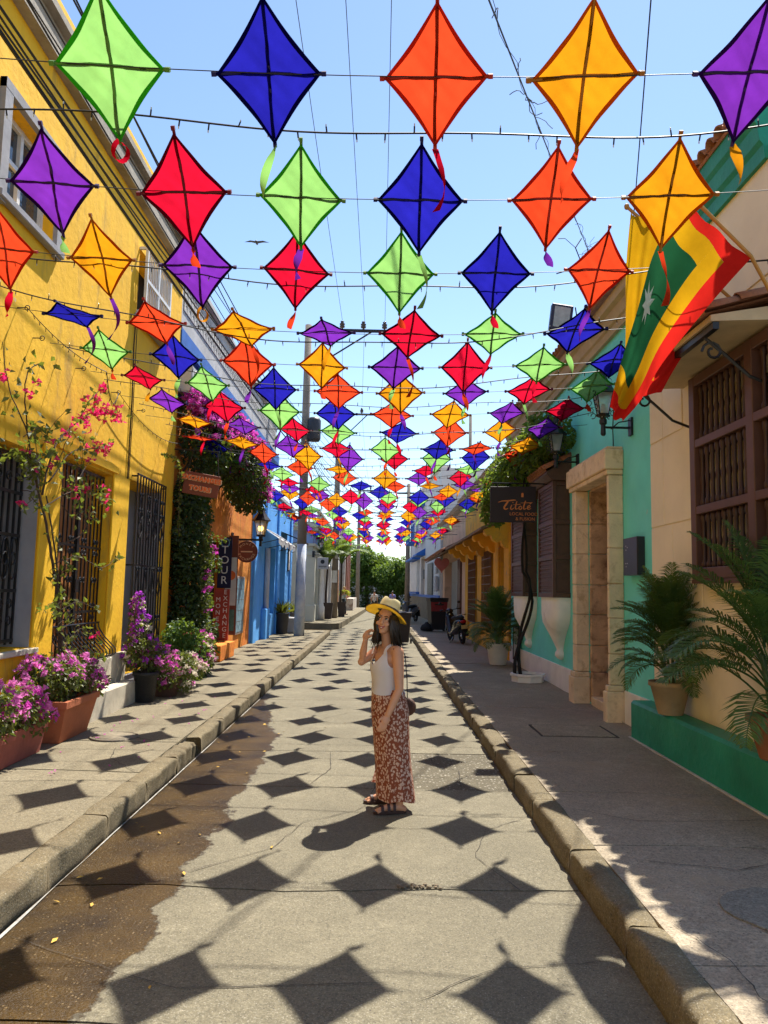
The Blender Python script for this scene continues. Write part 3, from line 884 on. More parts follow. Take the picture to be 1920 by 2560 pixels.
M_lampglass = None
def emis(name, col, st):
    m, nt, b = nodes(name)
    b.inputs['Base Color'].default_value = (*col, 1); b.inputs['Emission Color'].default_value = (*col, 1); b.inputs['Emission Strength'].default_value = st
    return m
M_glow = emis('lit_bulb', (1.0, .62, .15), 3.0)
m, nt, b = nodes('frosted_lamp_glass')
b.inputs['Base Color'].default_value = (.9, .88, .8, 1); b.inputs['Roughness'].default_value = .4; b.inputs['Transmission Weight'].default_value = .85
M_frost = m
def lantern(root, c, s=1.0, sides=6, lit=True, finial=True):
    """wall lantern body hung with its floor at c; local = world coordinates"""
    x, y, z = c
    def ring(r, h): return [(x + r * s * math.cos(2 * PI * (k + .5) / sides), y + r * s * math.sin(2 * PI * (k + .5) / sides), z + h * s) for k in range(sides)]
    A = ring(.1, .1); B = ring(.185, .46)
    fr = MB()
    for k in range(sides):
        fr.tube([A[k], B[k]], .011 * s, 5)
        fr.tube([A[k], A[(k + 1) % sides]], .012 * s, 5); fr.tube([B[k], B[(k + 1) % sides]], .013 * s, 5)
    fr.lathe([(.115 * s, .06 * s), (.12 * s, .1 * s), (.02 * s, .1 * s), (.05 * s, .06 * s), (.05 * s, .0), (.02 * s, -.04 * s)], sides, c)
    fr.build('frame', M_black, root)
    rf = MB()
    prof = [(.24, .45), (.235, .475), (.17, .56), (.115, .64), (.07, .73), (.05, .8), (.06, .83), (.02, .86), (.028, .9), (.004, .98)]
    rf.lathe([(r * s, h * s) for r, h in prof], sides if sides > 4 else 4, c)
    rf.build('roof', M_black, root)
    for k in range(sides):
        g_ = MB(); a, b_ = Vector(A[k]), Vector(A[(k + 1) % sides]); d, e = Vector(B[k]), Vector(B[(k + 1) % sides])
        g_.quad(a, b_, e, d); g_.build('pane', M_frost, root)
    if lit:
        bb = MB(); bb.ell((x, y, z + .27 * s), .045 * s, .045 * s, .065 * s, 10, 8); bb.build('bulb', M_glow, root, True)
la = thing('street_lantern', 'lit black six sided lantern on an arm above the round exchange sign', 'lantern', (-3.06, 19.5, 2.98))
lantern(la, (-3.06, 19.5, 3.05), 1.02, 6, True)
mb = MB(); mb.box(-3.8, -3.0, 19.47, 19.53, 3.0, 3.05); mb.box(-3.09, -3.03, 19.47, 19.53, 2.86, 3.05); mb.box(-3.8, -3.77, 19.4, 19.6, 2.9, 3.2)
mb.build('arm', M_black, la)

# ================================================================== LEFT: blue building
M_blue = mat('sky_blue_plaster', (.10, .38, .84), .8, .14, 1.3, .3, 9, col2=(.16, .48, .88), s2=1.2)
M_pipe = mat('grey_white_pipe', (.48, .5, .54), .6, .15, 3)
XB = -3.75
TB = Fac(XB, 1)
bb_ = thing('blue_building', 'bright blue low building with white scalloped awning beyond the orange shop', 'building', (XB, 27, 0))
wall_mesh(TB, 22.61, 32.3, -.05, 5.05, [(28.85, 30.4, .17, 3.5), (25.9, 27.4, .9, 3.2)], .35).build('wall', M_blue, bb_)
fbox(TB, 28.8, 30.5, -.4, -.3, .1, 3.6, 'door', M_greyp, bb_)
fbox(TB, 25.85, 27.45, -.4, -.2, .85, 3.25, 'window', M_dark, bb_)
fbox(TB, 24.5, 25.4, .0, .16, .1, 1.15, 'buttress', M_blue, bb_, .03)
mb = MB(); mb.tube([(24.95, .09, 1.15), (24.95, .09, 3.1)], .085, 10, T=TB); mb.build('downpipe', M_pipe, bb_, True)
for u in (22.63, 27.7, 31.6): fbox(TB, u, u + .55, .0, .07, .05, 5.0, 'pilaster', M_blue, bb_, .02)
fbox(TB, 22.61, 32.4, -.35, .1, 5.052, 5.22, 'coping', mat('pale_coping', (.5, .5, .5), .8, .2, 2), bb_, .02)
mb = MB(); mb.quad((XB - .35, 22.61, 5.1), (XB - .35, 32.3, 5.1), (-12, 32.3, 5.6), (-12, 22.61, 5.6)); mb.box(-12, XB - .351, 32.0, 32.29, -.05, 5.1)
mb.build('roof', M_corn, bb_)
aw = thing('scalloped_awning', 'white scalloped cloth awning on the blue wall behind the lantern', 'awning', (XB, 26, 3.3))
mb = MB()
def awn(u, v):
    yy = 23.4 + u * 4.6; w = .02 + .62 * v
    return TB(yy, w, 3.75 - .42 * v + .03 * math.sin(u * 26) * v)
mb.grid(awn, 40, 6)
def awn2(u, v):
    yy = 23.4 + u * 4.6
    return TB(yy, .64 + .01 * math.sin(u * 26), 3.33 + .03 * math.sin(u * 26) - v * (.13 + .08 * abs(math.sin(u * 20))))
mb.grid(awn2, 80, 3)
mb.build('cloth', mat('awning_cloth', (.52, .5, .47), .8, .15, 6, trans=.25), aw, True)
mb = MB()
for y in (23.45, 25.7, 27.95): mb.tube([TB(y, 0, 3.15), TB(y, .6, 3.3)], .012, 5)
mb.tube([TB(23.4, .62, 3.315), TB(28.0, .62, 3.315)], .012, 5); mb.build('frame', M_black, aw)
aw = thing('door_canopy', 'dark metal canopy on curled brackets over the grey blue house door', 'canopy', (XB, 29.6, 3.5))
mb = MB(); mb.quad(TB(28.6, 0, 3.95), TB(30.8, 0, 3.95), TB(30.8, .85, 3.62), TB(28.6, .85, 3.62)); mb.box(28.6, 30.8, .83, .86, 3.56, 3.63, TB); mb.build('sheet', M_cable, aw)
mb = MB()
for u in (28.7, 30.7):
    mb.tube([(u, .0, 3.2), (u, .25, 3.45), (u, .8, 3.6)], .012, 5, T=TB); scroll(mb, TB, u, .25, 3.3, .1, 1, .01, plane='wz')
mb.build('bracket', M_black, aw)
fr = thing('menu_board', 'small dark framed menu on the blue wall beside the canopy', 'menu frame', (XB, 31.2, 2.6))
fbox(TB, 31.05, 31.45, .0, .05, 2.5, 3.4, 'frame', M_black, fr); fbox(TB, 31.1, 31.4, .051, .055, 2.56, 3.34, 'sheet', M_wlet, fr)
# ================================================================== RIGHT: cream building
M_crm = mat('cream_plaster', (.86, .73, .53), .8, .07, 1.6, .25, 12, col2=(.78, .62, .41), s2=.9, t2=(.55, .8))
M_green = mat('green_paint', (.015, .26, .16), .5, .2, 2, .35, 14, col2=(.03, .34, .22), s2=2.5, t2=(.5, .75))
M_wwood = mat('dark_turned_wood', (.06, .028, .02), .45, .3, 8, .25, 40, stretch=(2, 2, .4))
M_wfr = mat('brown_painted_frame', (.11, .05, .032), .45, .15, 6)
M_tile = mat('clay_tile', (.36, .155, .075), .85, .3, 5, .5, 25, col2=(.19, .09, .05), s2=4, t2=(.45, .7), col3=(.09, .07, .055), s3=8, t3=(.6, .72))
M_tilel = mat('pale_clay_tile', (.50, .36, .24), .85, .25, 4, .5, 25, col2=(.3, .19, .12), s2=4, t2=(.5, .7))
M_beige = mat('beige_cornice', (.50, .38, .22), .8, .14, 3, .25, 15)
XR = 3.22
TR = Fac(XR, -1)
def tile_mesh(r=.085, L=.42, t=.014, n=7):
    mb = MB(); vs = []
    for (rr, y) in ((r, 0), (r * .82, L)):
        for q in (0, t):
            for k in range(n):
                a = PI * k / (n - 1)
                vs.append(((rr - q) * math.cos(a), y, (rr - q) * math.sin(a)))
    fs = []
    for k in range(n - 1):
        fs.append((k, k + 1, 2 * n + k + 1, 2 * n + k)); fs.append((n + k, 3 * n + k, 3 * n + k + 1, n + k + 1))
        fs.append((k, n + k, n + k + 1, k + 1)); fs.append((2 * n + k, 2 * n + k + 1, 3 * n + k + 1, 3 * n + k))
    mb.add(vs, fs)
    return mb
TILE = tile_mesh().mesh('roof_tile', True)
def tile_eave(parent, T, u0, u1, w_edge, z_edge, slope, material, pitch=.165, rows=2, deep=0, name='roof_tile', cupoff=.0):
    """front courses as single tiles; deeper courses joined"""
    rs = random.Random(int(u0 * 10))
    P = Vector(parent.location) if not parent.parent else Vector((0, 0, 0))
    n = int((u1 - u0) / pitch)
    A = Vector(T(0, 0, 0)); U = (Vector(T(1, 0, 0)) - A).normalized(); Wd = (Vector(T(0, 1, 0)) - A).normalized()
    up = (-Wd * math.cos(slope) + Vector((0, 0, 1)) * math.sin(slope)).normalized()
    nrm = U.cross(up); 
    if nrm.z < 0: nrm = -nrm; side = -U
    else: side = U
    rest = MB()
    base = tile_mesh(n=5)
    for r in range(rows + deep):
        for i in range(n):
            p = Vector(T(u0 + (i + .5) * pitch, w_edge, z_edge)) + up * (r * .36) + nrm * (.01 + rs.uniform(-.008, .008))
            for cup in (0, 1):
                zz = nrm if not cup else -nrm
                sx = side if not cup else -side
                q = p if not cup else p + U * pitch * .5 + nrm * .035 - up * .02
                mtx = Matrix((sx, up, zz)).transposed()
                if r < rows:
                    if cup: continue
                    o = bpy.data.objects.new(name, TILE); COL.objects.link(o)
                    if not TILE.materials: TILE.materials.append(None)
                    o.material_slots[0].link = 'OBJECT'; o.material_slots[0].material = material
                    o.parent = parent
                    o.matrix_local = Matrix.Translation(q - P) @ (mtx @ Euler((rs.uniform(-.04, .04), 0, rs.uniform(-.05, .05))).to_matrix()).to_4x4()
                else:
                    if cup: continue
                    rest.add([q + mtx @ Vector(v) for v in base.v], base.f)
    # under-tiles / deck
    dk = MB()
    L = (rows + deep) * .36 + .1
    a = Vector(T(u0, w_edge, z_edge)) + up * .03 + nrm * .004; b_ = Vector(T(u1, w_edge, z_edge)) + up * .03 + nrm * .004
    dk.quad(a, b_, b_ + up * L, a + up * L)
    dk.quad(a - nrm * .03, b_ - nrm * .03, b_ - nrm * .03 + up * L, a - nrm * .03 + up * L)
    dk.quad(a, b_, b_ - nrm * .03, a - nrm * .03)
    dk.build('roof_deck', material, parent)
    if deep: rest.build('roof_tiles', material, parent, True, kind='stuff')

cb = thing('cream_building', 'cream plastered building with large barred wooden window at right edge', 'building', (XR, 6, 0))
wall_mesh(TR, 5.8, 8.95, -.05, 5.62, [(5.95, 7.36, 2.05, 3.92)], .4).build('wall', M_crm, cb)
fbox(TR, 5.85, 7.45, -.45, -.41, 2.0, 4.0, 'window_back', M_dark, cb)
# incised joint lines of the plaster, modelled as recessed seams on raised panels
def panel(u0, u1, z0, z1): fbox(TR, u0, u1, .0, .012, z0, z1, 'plaster_panel', M_crm, cb, .006)
for (u0, u1, z0, z1) in [(8.54, 8.94, 2.6, 3.58), (7.55, 8.53, 2.6, 3.58), (8.54, 8.94, 3.595, 4.5), (7.98, 8.53, 3.595, 4.5), (7.55, 8.94, 4.515, 5.26), (8.3, 8.94, 1.6, 2.585), (7.55, 8.29, 1.6, 2.585), (5.82, 7.54, 4.515, 5.26)]: panel(u0, u1, z0, z1)
# big wooden window cage standing out of the wall
wc = MB()
w0, w1 = .0, .135
for (u0, u1, z0, z1, d) in [(7.38, 7.5, 1.97, 3.98, 0), (5.82, 5.93, 1.97, 3.98, 0), (6.2, 6.33, 1.97, 3.98, 0), (5.931, 7.379, 1.97, 2.08, .003), (5.931, 7.379, 2.6, 2.68, .003), (5.931, 7.379, 3.26, 3.34, .003), (5.931, 7.379, 3.88, 3.98, .003)]:
    wc.cbox(u0, u1, w0 + .02 + d, w1 - d, z0, z1, .006, TR)
win = wc.build('window', M_wfr, cb)
mb = MB(); mb.box(7.5, 7.52, .001, .1, 1.96, 3.99, TR); mb.box(5.81, 7.52, .001, .13, 1.93, 1.969, TR); mb.build('window_frame', M_wfr, win)
bp = [(.022, 0), (.03, .02), (.03, .05), (.02, .07), (.017, .2), (.024, .24), (.024, .27), (.017, .3), (.02, .45), (.03, .48), (.03, .52), (.022, .545)]
bal = MB(); bal.lathe(bp, 9); balm = bal.mesh('baluster', True)
for k in range(13):
    u = 5.985 + k * .112
    if 6.17 < u < 6.36: continue
    for (z, h) in ((2.08, .52), (2.68, .58), (3.34, .54)):
        shared('baluster', balm, M_wwood, win, Vector(TR(u, .078, z)), (0, 0, rnd(0, 3)), (1, 1, h / .545))
# tiled canopy over it, on curled iron brackets
cn = MB(); cn.prism([(.0, 4.15), (.0, 4.02), (.62, 3.99), (.62, 4.04)], 5.85, 7.95, lambda p, q, w: TR(w, p, q))
cnp = cn.build('canopy', M_beige, cb)
tile_eave(cb, TR, 5.85, 7.95, .7, 4.07, R(16), M_tile, .19, 2)
mb = MB(); mb.box(5.86, 7.94, .55, .6, 3.93, 3.988, TR)
for u in (7.75, 6.1):
    mb.tube([(u, .015, 3.55), (u, .2, 3.62), (u, .4, 3.8), (u, .58, 3.95)], .014, 6, T=TR)
    scroll(mb, TR, u, .5, 3.82, .09, 1, .012, plane='wz')
mb.build('canopy_bracket', M_black, cb)
# painted eaves and roof
mb = MB(); mb.prism([(0, 5.5), (.04, 5.5), (.05, 5.62), (.08, 5.66), (.1, 5.8), (.13, 5.84), (.15, 5.97), (0, 5.97)], 6.05, 8.94, lambda p, q, w: TR(w, p, q))
mb.build('eaves_cornice', M_green, cb)
tile_eave(cb, TR, 6.05, 8.94, .2, 5.98, R(20), M_tile, .19, 1, 12)
# green bench ledge along the base
bn = thing('ledge_bench', 'long green painted masonry bench along the cream wall', 'bench', (3.1, 6, WZ))
mb = MB(); mb.cbox(-1.5, 9.0, .0, .27, .1, .595, .03, TR); mb.build('body', M_green, bn)
mb = MB(); mb.cbox(-1.5, 8.99, .272, .30, .1, .182, .004, TR); mb.build('mortar_edge', mat('whitish_mortar', (.5, .47, .4), .9, .2, 8), bn)
fbox(TR, 8.96, 9.35, .0, .02, .1, .58, 'dado_end', M_white, cb)

# ================================================================== RIGHT: turquoise building
M_tur = mat('turquoise_plaster', (.17, .74, .65), .8, .1, 1.4, .25, 12, col2=(.22, .78, .70), s2=1.0, t2=(.45, .75), chip=(.3, .66, .58))
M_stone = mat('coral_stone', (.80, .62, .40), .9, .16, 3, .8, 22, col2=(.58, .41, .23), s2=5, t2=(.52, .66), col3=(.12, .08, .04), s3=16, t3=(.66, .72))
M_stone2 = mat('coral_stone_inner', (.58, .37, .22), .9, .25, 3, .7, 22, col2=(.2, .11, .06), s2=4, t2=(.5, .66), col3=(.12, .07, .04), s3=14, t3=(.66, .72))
tb = thing('turquoise_building', 'turquoise restaurant building with stone doorway and two shuttered bay windows', 'building', (XR, 14, 0))
DO = (10.07, 11.67, .2, 3.45)
wall_mesh(TR, 8.955, 18.55, -.05, 5.5, [DO], .55).build('wall', M_tur, tb)
fbox(TR, 9.36, 9.4, 0, .001, .1, .2, 'dado', M_white, tb)
mb = MB(); mb.cbox(9.352, 9.96, .001, .03, .1, .58, .008, TR); mb.cbox(12.04, 18.55, .001, .035, .1, .56, .008, TR); mb.build('dado', M_white, tb)
# doorway: stone blocks, each its own piece
def stone(u0, u1, w0, w1, z0, z1, m=M_stone, nm='stone_block', b=.012): return fbox(TR, u0, u1, w0, w1, z0, z1, nm, m, tb, b)
zc = [.64, 1.04, 1.5, 1.95, 2.42, 2.88, 3.395]
for (a, b) in ((10.0, 10.065), (11.675, 11.88)):
    stone(a - .03, b + .07, .0, .255, .1, .56); stone(a - .015, b + .035, .0, .235, .562, .636)
    for k in range(6): stone(a + rnd(-.004, .004), b + rnd(-.004, .004), .0, .205 + rnd(-.004, .004), zc[k] + .002, zc[k + 1] - .003)
stone(9.985, 12.0, .0, .225, 3.4, 3.47); stone(9.96, 11.0, .0, .255, 3.472, 3.74); stone(11.003, 12.05, .0, .255, 3.472, 3.74); stone(9.985, 12.0, .0, .22, 3.742, 3.78)
# deep stone reveal blocks
for k in range(6):
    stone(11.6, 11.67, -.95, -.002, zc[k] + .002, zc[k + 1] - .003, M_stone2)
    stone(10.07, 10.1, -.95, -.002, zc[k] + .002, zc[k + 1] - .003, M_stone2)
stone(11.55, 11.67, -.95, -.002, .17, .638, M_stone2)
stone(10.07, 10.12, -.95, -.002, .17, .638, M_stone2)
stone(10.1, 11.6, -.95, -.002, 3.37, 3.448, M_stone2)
fbox(TR, 10.0, 11.75, -1.0, -.952, .1, 3.5, 'door', mat('door_dark', (.06, .03, .02), .6, .3, 4), tb)
mb = MB(); mb.cbox(10.121, 11.549, -.9, .02, .15, .29, .01, TR); mb.build('door_step', M_stone, tb)
# bays
M_shut = mat('shutter_wood', (.10, .045, .028), .5, .25, 8, .2, 30)
def bay(u0, u1, lab):
    z0, z1 = 1.74, 3.72
    by = thing('bay_window', lab, 'window', (XR, (u0 + u1) / 2, z0), 'bay windows of the turquoise building')
    d = .3
    mb = MB()
    for (a, b, c, e) in [(u0, u0 + .08, z0, z1), (u1 - .08, u1, z0, z1), (u0 + .081, u1 - .081, z0, z0 + .08), (u0 + .081, u1 - .081, z1 - .08, z1), (u0 + .081, u1 - .081, 2.38, 2.46), (u0 + .081, u1 - .081, 2.98, 3.06)]: mb.cbox(a, b, d - .06, d, c, e, .005, TR)
    for (c, e) in ((z0, z0 + .08), (z1 - .08, z1), (2.38, 2.46), (2.98, 3.06)):
        mb.cbox(u0, u0 + .06, .002, d - .061, c, e, .005, TR); mb.cbox(u1 - .06, u1, .002, d - .061, c, e, .005, TR)
    mb.build('frame', M_wfr, by)
    for (c, e) in ((z0 + .082, 2.378), (2.462, 2.978), (3.062, z1 - .082)):
        mb = MB(); n = int((e - c) / .035)
        for k in range(n): mb.box(u0 + .082, u1 - .082, d - .05 + .012 * (k % 2), d - .03 + .012 * (k % 2), c + k * (e - c) / n, c + (k + .92) * (e - c) / n, TR)
        mb.box(u0 + .03, u0 + .04, .002, d - .062, c, e, TR); mb.box(u1 - .04, u1 - .03, .002, d - .062, c, e, TR)
        mb.build('shutter', M_shut, by)
    # white moulded corbel
    mb = MB()
    um = (u0 + u1) / 2; hw = (u1 - u0) / 2
    prof = [(1.74, 1.0, 1.0), (1.66, 1.0, 1.0), (1.45, .97, 1.0), (1.3, .86, .96), (1.18, .62, .8), (1.05, .38, .6), (.95, .24, .46), (.88, .17, .36), (.83, .13, .3), (.79, .19, .38), (.73, .2, .4), (.68, .1, .25), (.66, .03, .1)]
    vs = []; n = 12
    for (z, su, sw) in prof:
        for k in range(n + 1):
            a = PI * k / n
            cu_, sw_ = math.cos(a), math.sin(a)
            e = .45
            uu = math.copysign(abs(cu_) ** e, cu_); ww = abs(sw_) ** e
            vs.append(TR(um + hw * su * uu, .002 + (d - .01) * sw * ww, z))
    m = n + 1
    mb.add(vs, [(i * m + k, i * m + k + 1, (i + 1) * m + k + 1, (i + 1) * m + k) for i in range(len(prof) - 1) for k in range(n)] + [tuple(range(m))])
    mb.build('corbel', M_white, by, True)
    # little tiled hood
    mb = MB(); mb.prism([(.0, 4.12), (.0, 3.72), (.34, 3.722), (.42, 3.82), (.42, 3.86)], u0 - .1, u1 + .1, lambda p, q, w: TR(w, p, q)); mb.build('hood', M_shut, by)
    tile_eave(by, TR, u0 - .12, u1 + .12, .47, 3.87, R(28), M_tile, .17, 1, 1)
    return by
bay(12.8, 14.0, 'near brown shuttered bay window on white corbel beside the stone doorway')
bay(15.5, 16.85, 'far brown shuttered bay window on white corbel by the potted palm')
# eaves
mb = MB(); mb.prism([(0, 5.4), (.05, 5.4), (.08, 5.48), (.11, 5.5), (.16, 5.62), (.22, 5.65), (.24, 5.76), (0, 5.76)], 8.96, 18.55, lambda p, q, w: TR(w, p, q)); mb.build('eaves_cornice', M_beige, tb)
tile_eave(tb, TR, 8.96, 18.6, .34, 5.78, R(20), M_tile, .19, 1, 14)
mb = MB(); mb.box(8.96, 18.55, -7, -.551, 5.1, 5.2, TR); mb.box(18.3, 18.549, -7, -.551, -.05, 5.2, TR); mb.build('ceiling', M_corn, tb)
# gas meter door, plaque, cable
fbox(TR, 17.2, 17.8, .036, .07, .3, 1.0, 'meter_door', M_white, tb, .006)
mb = MB(); 
for (a, b, c, d) in ((17.15, 17.19, .28, 1.04), (17.81, 17.85, .28, 1.04), (17.19, 17.81, 1.0, 1.04)): mb.box(a, b, .036, .085, c, d, TR)
mb.build('meter_frame', M_black, tb)
mb = MB(); mb.tube([(10.3, .03, 3.78), (10.32, .03, 4.1), (10.25, .03, 4.5), (10.0, .03, 4.75)], .008, 5, T=TR); mb.build('wire', M_cable, tb)
pq = thing('menu_box', 'dark square menu box mounted on the turquoise wall right of the stone doorway', 'sign', (XR, 9.45, 2.3))
fbox(TR, 9.2, 9.72, .0, .1, 2.05, 2.52, 'box', mat('dark_box', (.022, .02, .028), .3, .2, 6, spec=.5), pq, .006)
mb = MB()
for k, (uu, zz) in enumerate([(9.6, 2.42), (9.55, 2.4), (9.6, 2.37), (9.61, 2.2), (9.55, 2.2), (9.6, 2.16)]): mb.box(uu - .008, uu + .012, .101, .103, zz - .006, zz + .006, TR)
mb.build('print', M_wlet, pq)
# restaurant sign
ts = thing('restaurant_sign', 'dark brown hanging sign reading Titoté LOCAL FOOD & FUSION', 'sign', (2.35, 13.2, 3.0))
M_sgn = mat('dark_brown_sign', (.022, .011, .009), .5, .15, 4)
M_slet = mat('sign_orange', (.62, .20, .05), .6, .1, 5)
mb = MB(); mb.cbox(1.92, 2.72, 13.2, 13.235, 3.03, 3.66, .004, lambda x, y, z: (x, y, z + (x - 2.3) * .02)); mb.build('board', M_sgn, ts)
mb = MB(); mb.tube([(1.95, 13.22, 3.72), (3.2, 13.22, 3.72)], .014, 6); mb.tube([(2.05, 13.22, 3.65), (2.05, 13.22, 3.72)], .008, 5); mb.tube([(2.62, 13.22, 3.65), (2.62, 13.22, 3.72)], .008, 5); mb.build('arm', M_black, ts)
# brush lettering built from strokes
def stroke(mb, pts, ws, y=13.194):
    P = []
    for i in range(len(pts) - 1):
        p0 = Vector(pts[max(i - 1, 0)]); p1 = Vector(pts[i]); p2 = Vector(pts[i + 1]); p3 = Vector(pts[min(i + 2, len(pts) - 1)])
        for k in range(5):
            t = k / 5
            P.append((.5 * ((2 * p1) + (-p0 + p2) * t + (2 * p0 - 5 * p1 + 4 * p2 - p3) * t * t + (-p0 + 3 * p1 - 3 * p2 + p3) * t ** 3), ws[i] + (ws[i + 1] - ws[i]) * t))
    P.append((Vector(pts[-1]), ws[-1]))
    for i in range(len(P) - 1):
        (a, wa), (b, wb) = P[i], P[i + 1]
        d = (b - a).normalized() if (b - a).length > 1e-6 else Vector((1, 0)); n = Vector((-d.y, d.x))
        q = [a + n * wa, a - n * wa, b - n * wb, b + n * wb]
        yy = y - .0003 * (i % 2)
        mb.quad(*[(p.x, yy, p.y) for p in q])
mb = MB()
sc = lambda x, z: (1.92 + x * .8, 3.085 + z * .63)
def st(l, w): stroke(mb, [sc(*p) for p in l], w)
st([(.17, .46), (.26, .5), (.38, .51), (.5, .53), (.56, .53)], [.003, .009, .012, .011, .004])          # T bar
st([(.4, .52), (.35, .42), (.3, .32), (.33, .27), (.39, .3)], [.01, .017, .015, .012, .004])            # T stem
st([(.47, .4), (.44, .3), (.47, .27), (.52, .32)], [.006, .011, .01, .004])                             # i
st([(.485, .46), (.5, .47)], [.008, .008])
st([(.58, .5), (.55, .36), (.555, .28), (.6, .3)], [.007, .012, .011, .004]); st([(.5, .4), (.66, .42)], [.004, .006])   # t
st([(.66, .37), (.62, .32), (.65, .27), (.69, .32), (.66, .375)], [.008, .01, .01, .008, .006])         # o
st([(.77, .52), (.73, .36), (.735, .28), (.79, .31)], [.008, .012, .011, .004]); st([(.66, .455), (.92, .47)], [.003, .006])  # t
st([(.81, .33), (.87, .35), (.85, .39), (.81, .34), (.83, .28), (.89, .31)], [.006, .008, .008, .009, .009, .003])     # e
st([(.86, .43), (.91, .47)], [.009, .004])
mb.build('lettering', M_slet, ts)
mb = MB(); mb.prism([(2.46, 3.475), (2.5, 3.475), (2.5, 3.53), (2.49, 3.55), (2.47, 3.55), (2.46, 3.53)], 13.19, 13.197, lambda p, q, w: (p, w, q)); mb.build('emblem', M_slet, ts)
lettering('LOCAL FOOD', .078, (2.5, 13.192, 3.175), FACE_CAM, M_slet, ts, .002)
lettering('& FUSION', .078, (2.53, 13.192, 3.09), FACE_CAM, M_slet, ts, .002)

# ornate wall lanterns
def ornate(y, lab):
    r = thing('wall_lantern', lab, 'lantern', (2.85, y, 3.98), 'ornate lanterns of the turquoise wall')
    c = (2.85, y, 3.98)
    lantern(r, (2.85, y, 4.04), .78, 4, False)
    mb = MB()
    for k in range(4):
        a = PI / 4 + k * PI / 2
        for (h, q, rr) in ((.1, .14, .035), (.2, .17, .03), (.33, .2, .035), (.42, .22, .03)):
            px_, py_ = 2.85 + q * math.cos(a), y + q * math.sin(a)
            pts = [(px_ + rr * math.cos(t) * math.cos(a), py_ + rr * math.cos(t) * math.sin(a), 4.04 + h * .78 + rr * math.sin(t)) for t in [j * 2 * PI * .85 / 9 for j in range(10)]]
            mb.tube(pts, .006, 4)
    mb.lathe([(.02, -.16), (.035, -.14), (.03, -.02), (.05, .0), (.05, .05), (.02, .06)], 8, (2.85, y, 4.0))
    mb.build('scrollwork', M_black, r)
    mb = MB(); mb.tube([(3.22, y, 3.95), (2.85, y, 3.95)], .016, 6); mb.box(3.19, 3.218, y - .06, y + .06, 3.85, 4.08)
    mb.tube([(3.2, y, 4.05), (3.05, y, 4.02), (2.95, y, 3.93)], .009, 5); mb.build('arm', M_black, r)
    bb = MB(); bb.lathe([(.03, .1), (.035, .2), (.02, .27), (.0, .28)], 10, c); bb.build('bulb', M_white, r, True)
ornate(9.62, 'black scrolled wall lantern nearest the flags')
ornate(12.25, 'black scrolled wall lantern among the vine leaves')
# floodlight on an arm from the eaves
fl = thing('floodlight', 'square floodlight on a metal arm at the turquoise roof edge', 'floodlight', (2.62, 10.8, 5.7))
tw = lambda x, y, z: (2.6 + x * .92 + z * .12, 10.8 + y, 5.84 + z - x * .13)
mb = MB(); mb.cbox(-.17, .17, -.02, .1, -.2, .2, .012, tw); mb.build('housing', mat('flood_housing', (.03, .03, .06), .5, .1), fl)
mb = MB(); mb.box(-.125, .125, -.026, -.021, -.155, .155, tw); mb.build('glass', mat('flood_glass', (.42, .42, .38), .2, .2, 14), fl)
mb = MB(); mb.tube([tw(.17, .05, .0), (2.85, 10.85, 5.8), (3.1, 10.9, 5.75), (3.25, 10.9, 5.5)], .018, 6); mb.tube([(2.85, 10.85, 5.8), (2.82, 10.85, 6.02)], .01, 5); mb.build('arm', M_cable, fl)

# ================================================================== RIGHT: ochre house
M_och = mat('ochre_plaster', (.76, .37, .03), .85, .16, 1.4, .4, 9, col2=(.42, .24, .06), s2=1.3, t2=(.5, .7), col3=(.30, .23, .15), s3=1.6, t3=(.62, .66))
M_pnk = mat('salmon_plaster', (.66, .40, .25), .85, .14, 1.6, .35, 9, col2=(.36, .22, .14), s2=1.2, t2=(.55, .75))
XQ = 3.25
TQ = Fac(XQ, -1)
oc = thing('ochre_house', 'ochre yellow house with scalloped wooden canopy and barred windows', 'house', (XQ, 24, 0))
ow = [(19.5, 20.4, .2, 3.05), (21.7, 23.7, .75, 3.05), (25.3, 27.3, .75, 3.05)]
wall_mesh(TQ, 18.56, 28.8, -.05, 5.0, ow, .35).build('wall', M_och, oc)
for k, (a, b, c, d) in enumerate(ow):
    if k == 0:
        dr = fbox(TQ, a - .05, b + .05, -.4, -.3, c, d + .05, 'door', M_shut, oc)
        fbox(TQ, a, b, -.3, -.27, 2.35, 2.45, 'rail', M_wfr, dr)
    else:
        wn = fbox(TQ, a - .05, b + .05, -.4, -.34, c - .05, d + .05, 'window', M_dark, oc)
        mb = MB(); grille_bars(mb, TQ, a + .04, b - .04, c + .02, d - .02, .06, 9, .011, [c + .05 + q * .25 for q in range(9)], .012); mb.build('window_grille', M_wfr, wn)
for u in (20.45, 23.8, 27.4, 18.7): fbox(TQ, u, u + .75, .0, .07, .05, 3.3, 'pilaster', M_och, oc, .02)
fbox(TQ, 18.56, 28.8, .001, .06, .05, .5, 'plinth', M_och, oc, .02)
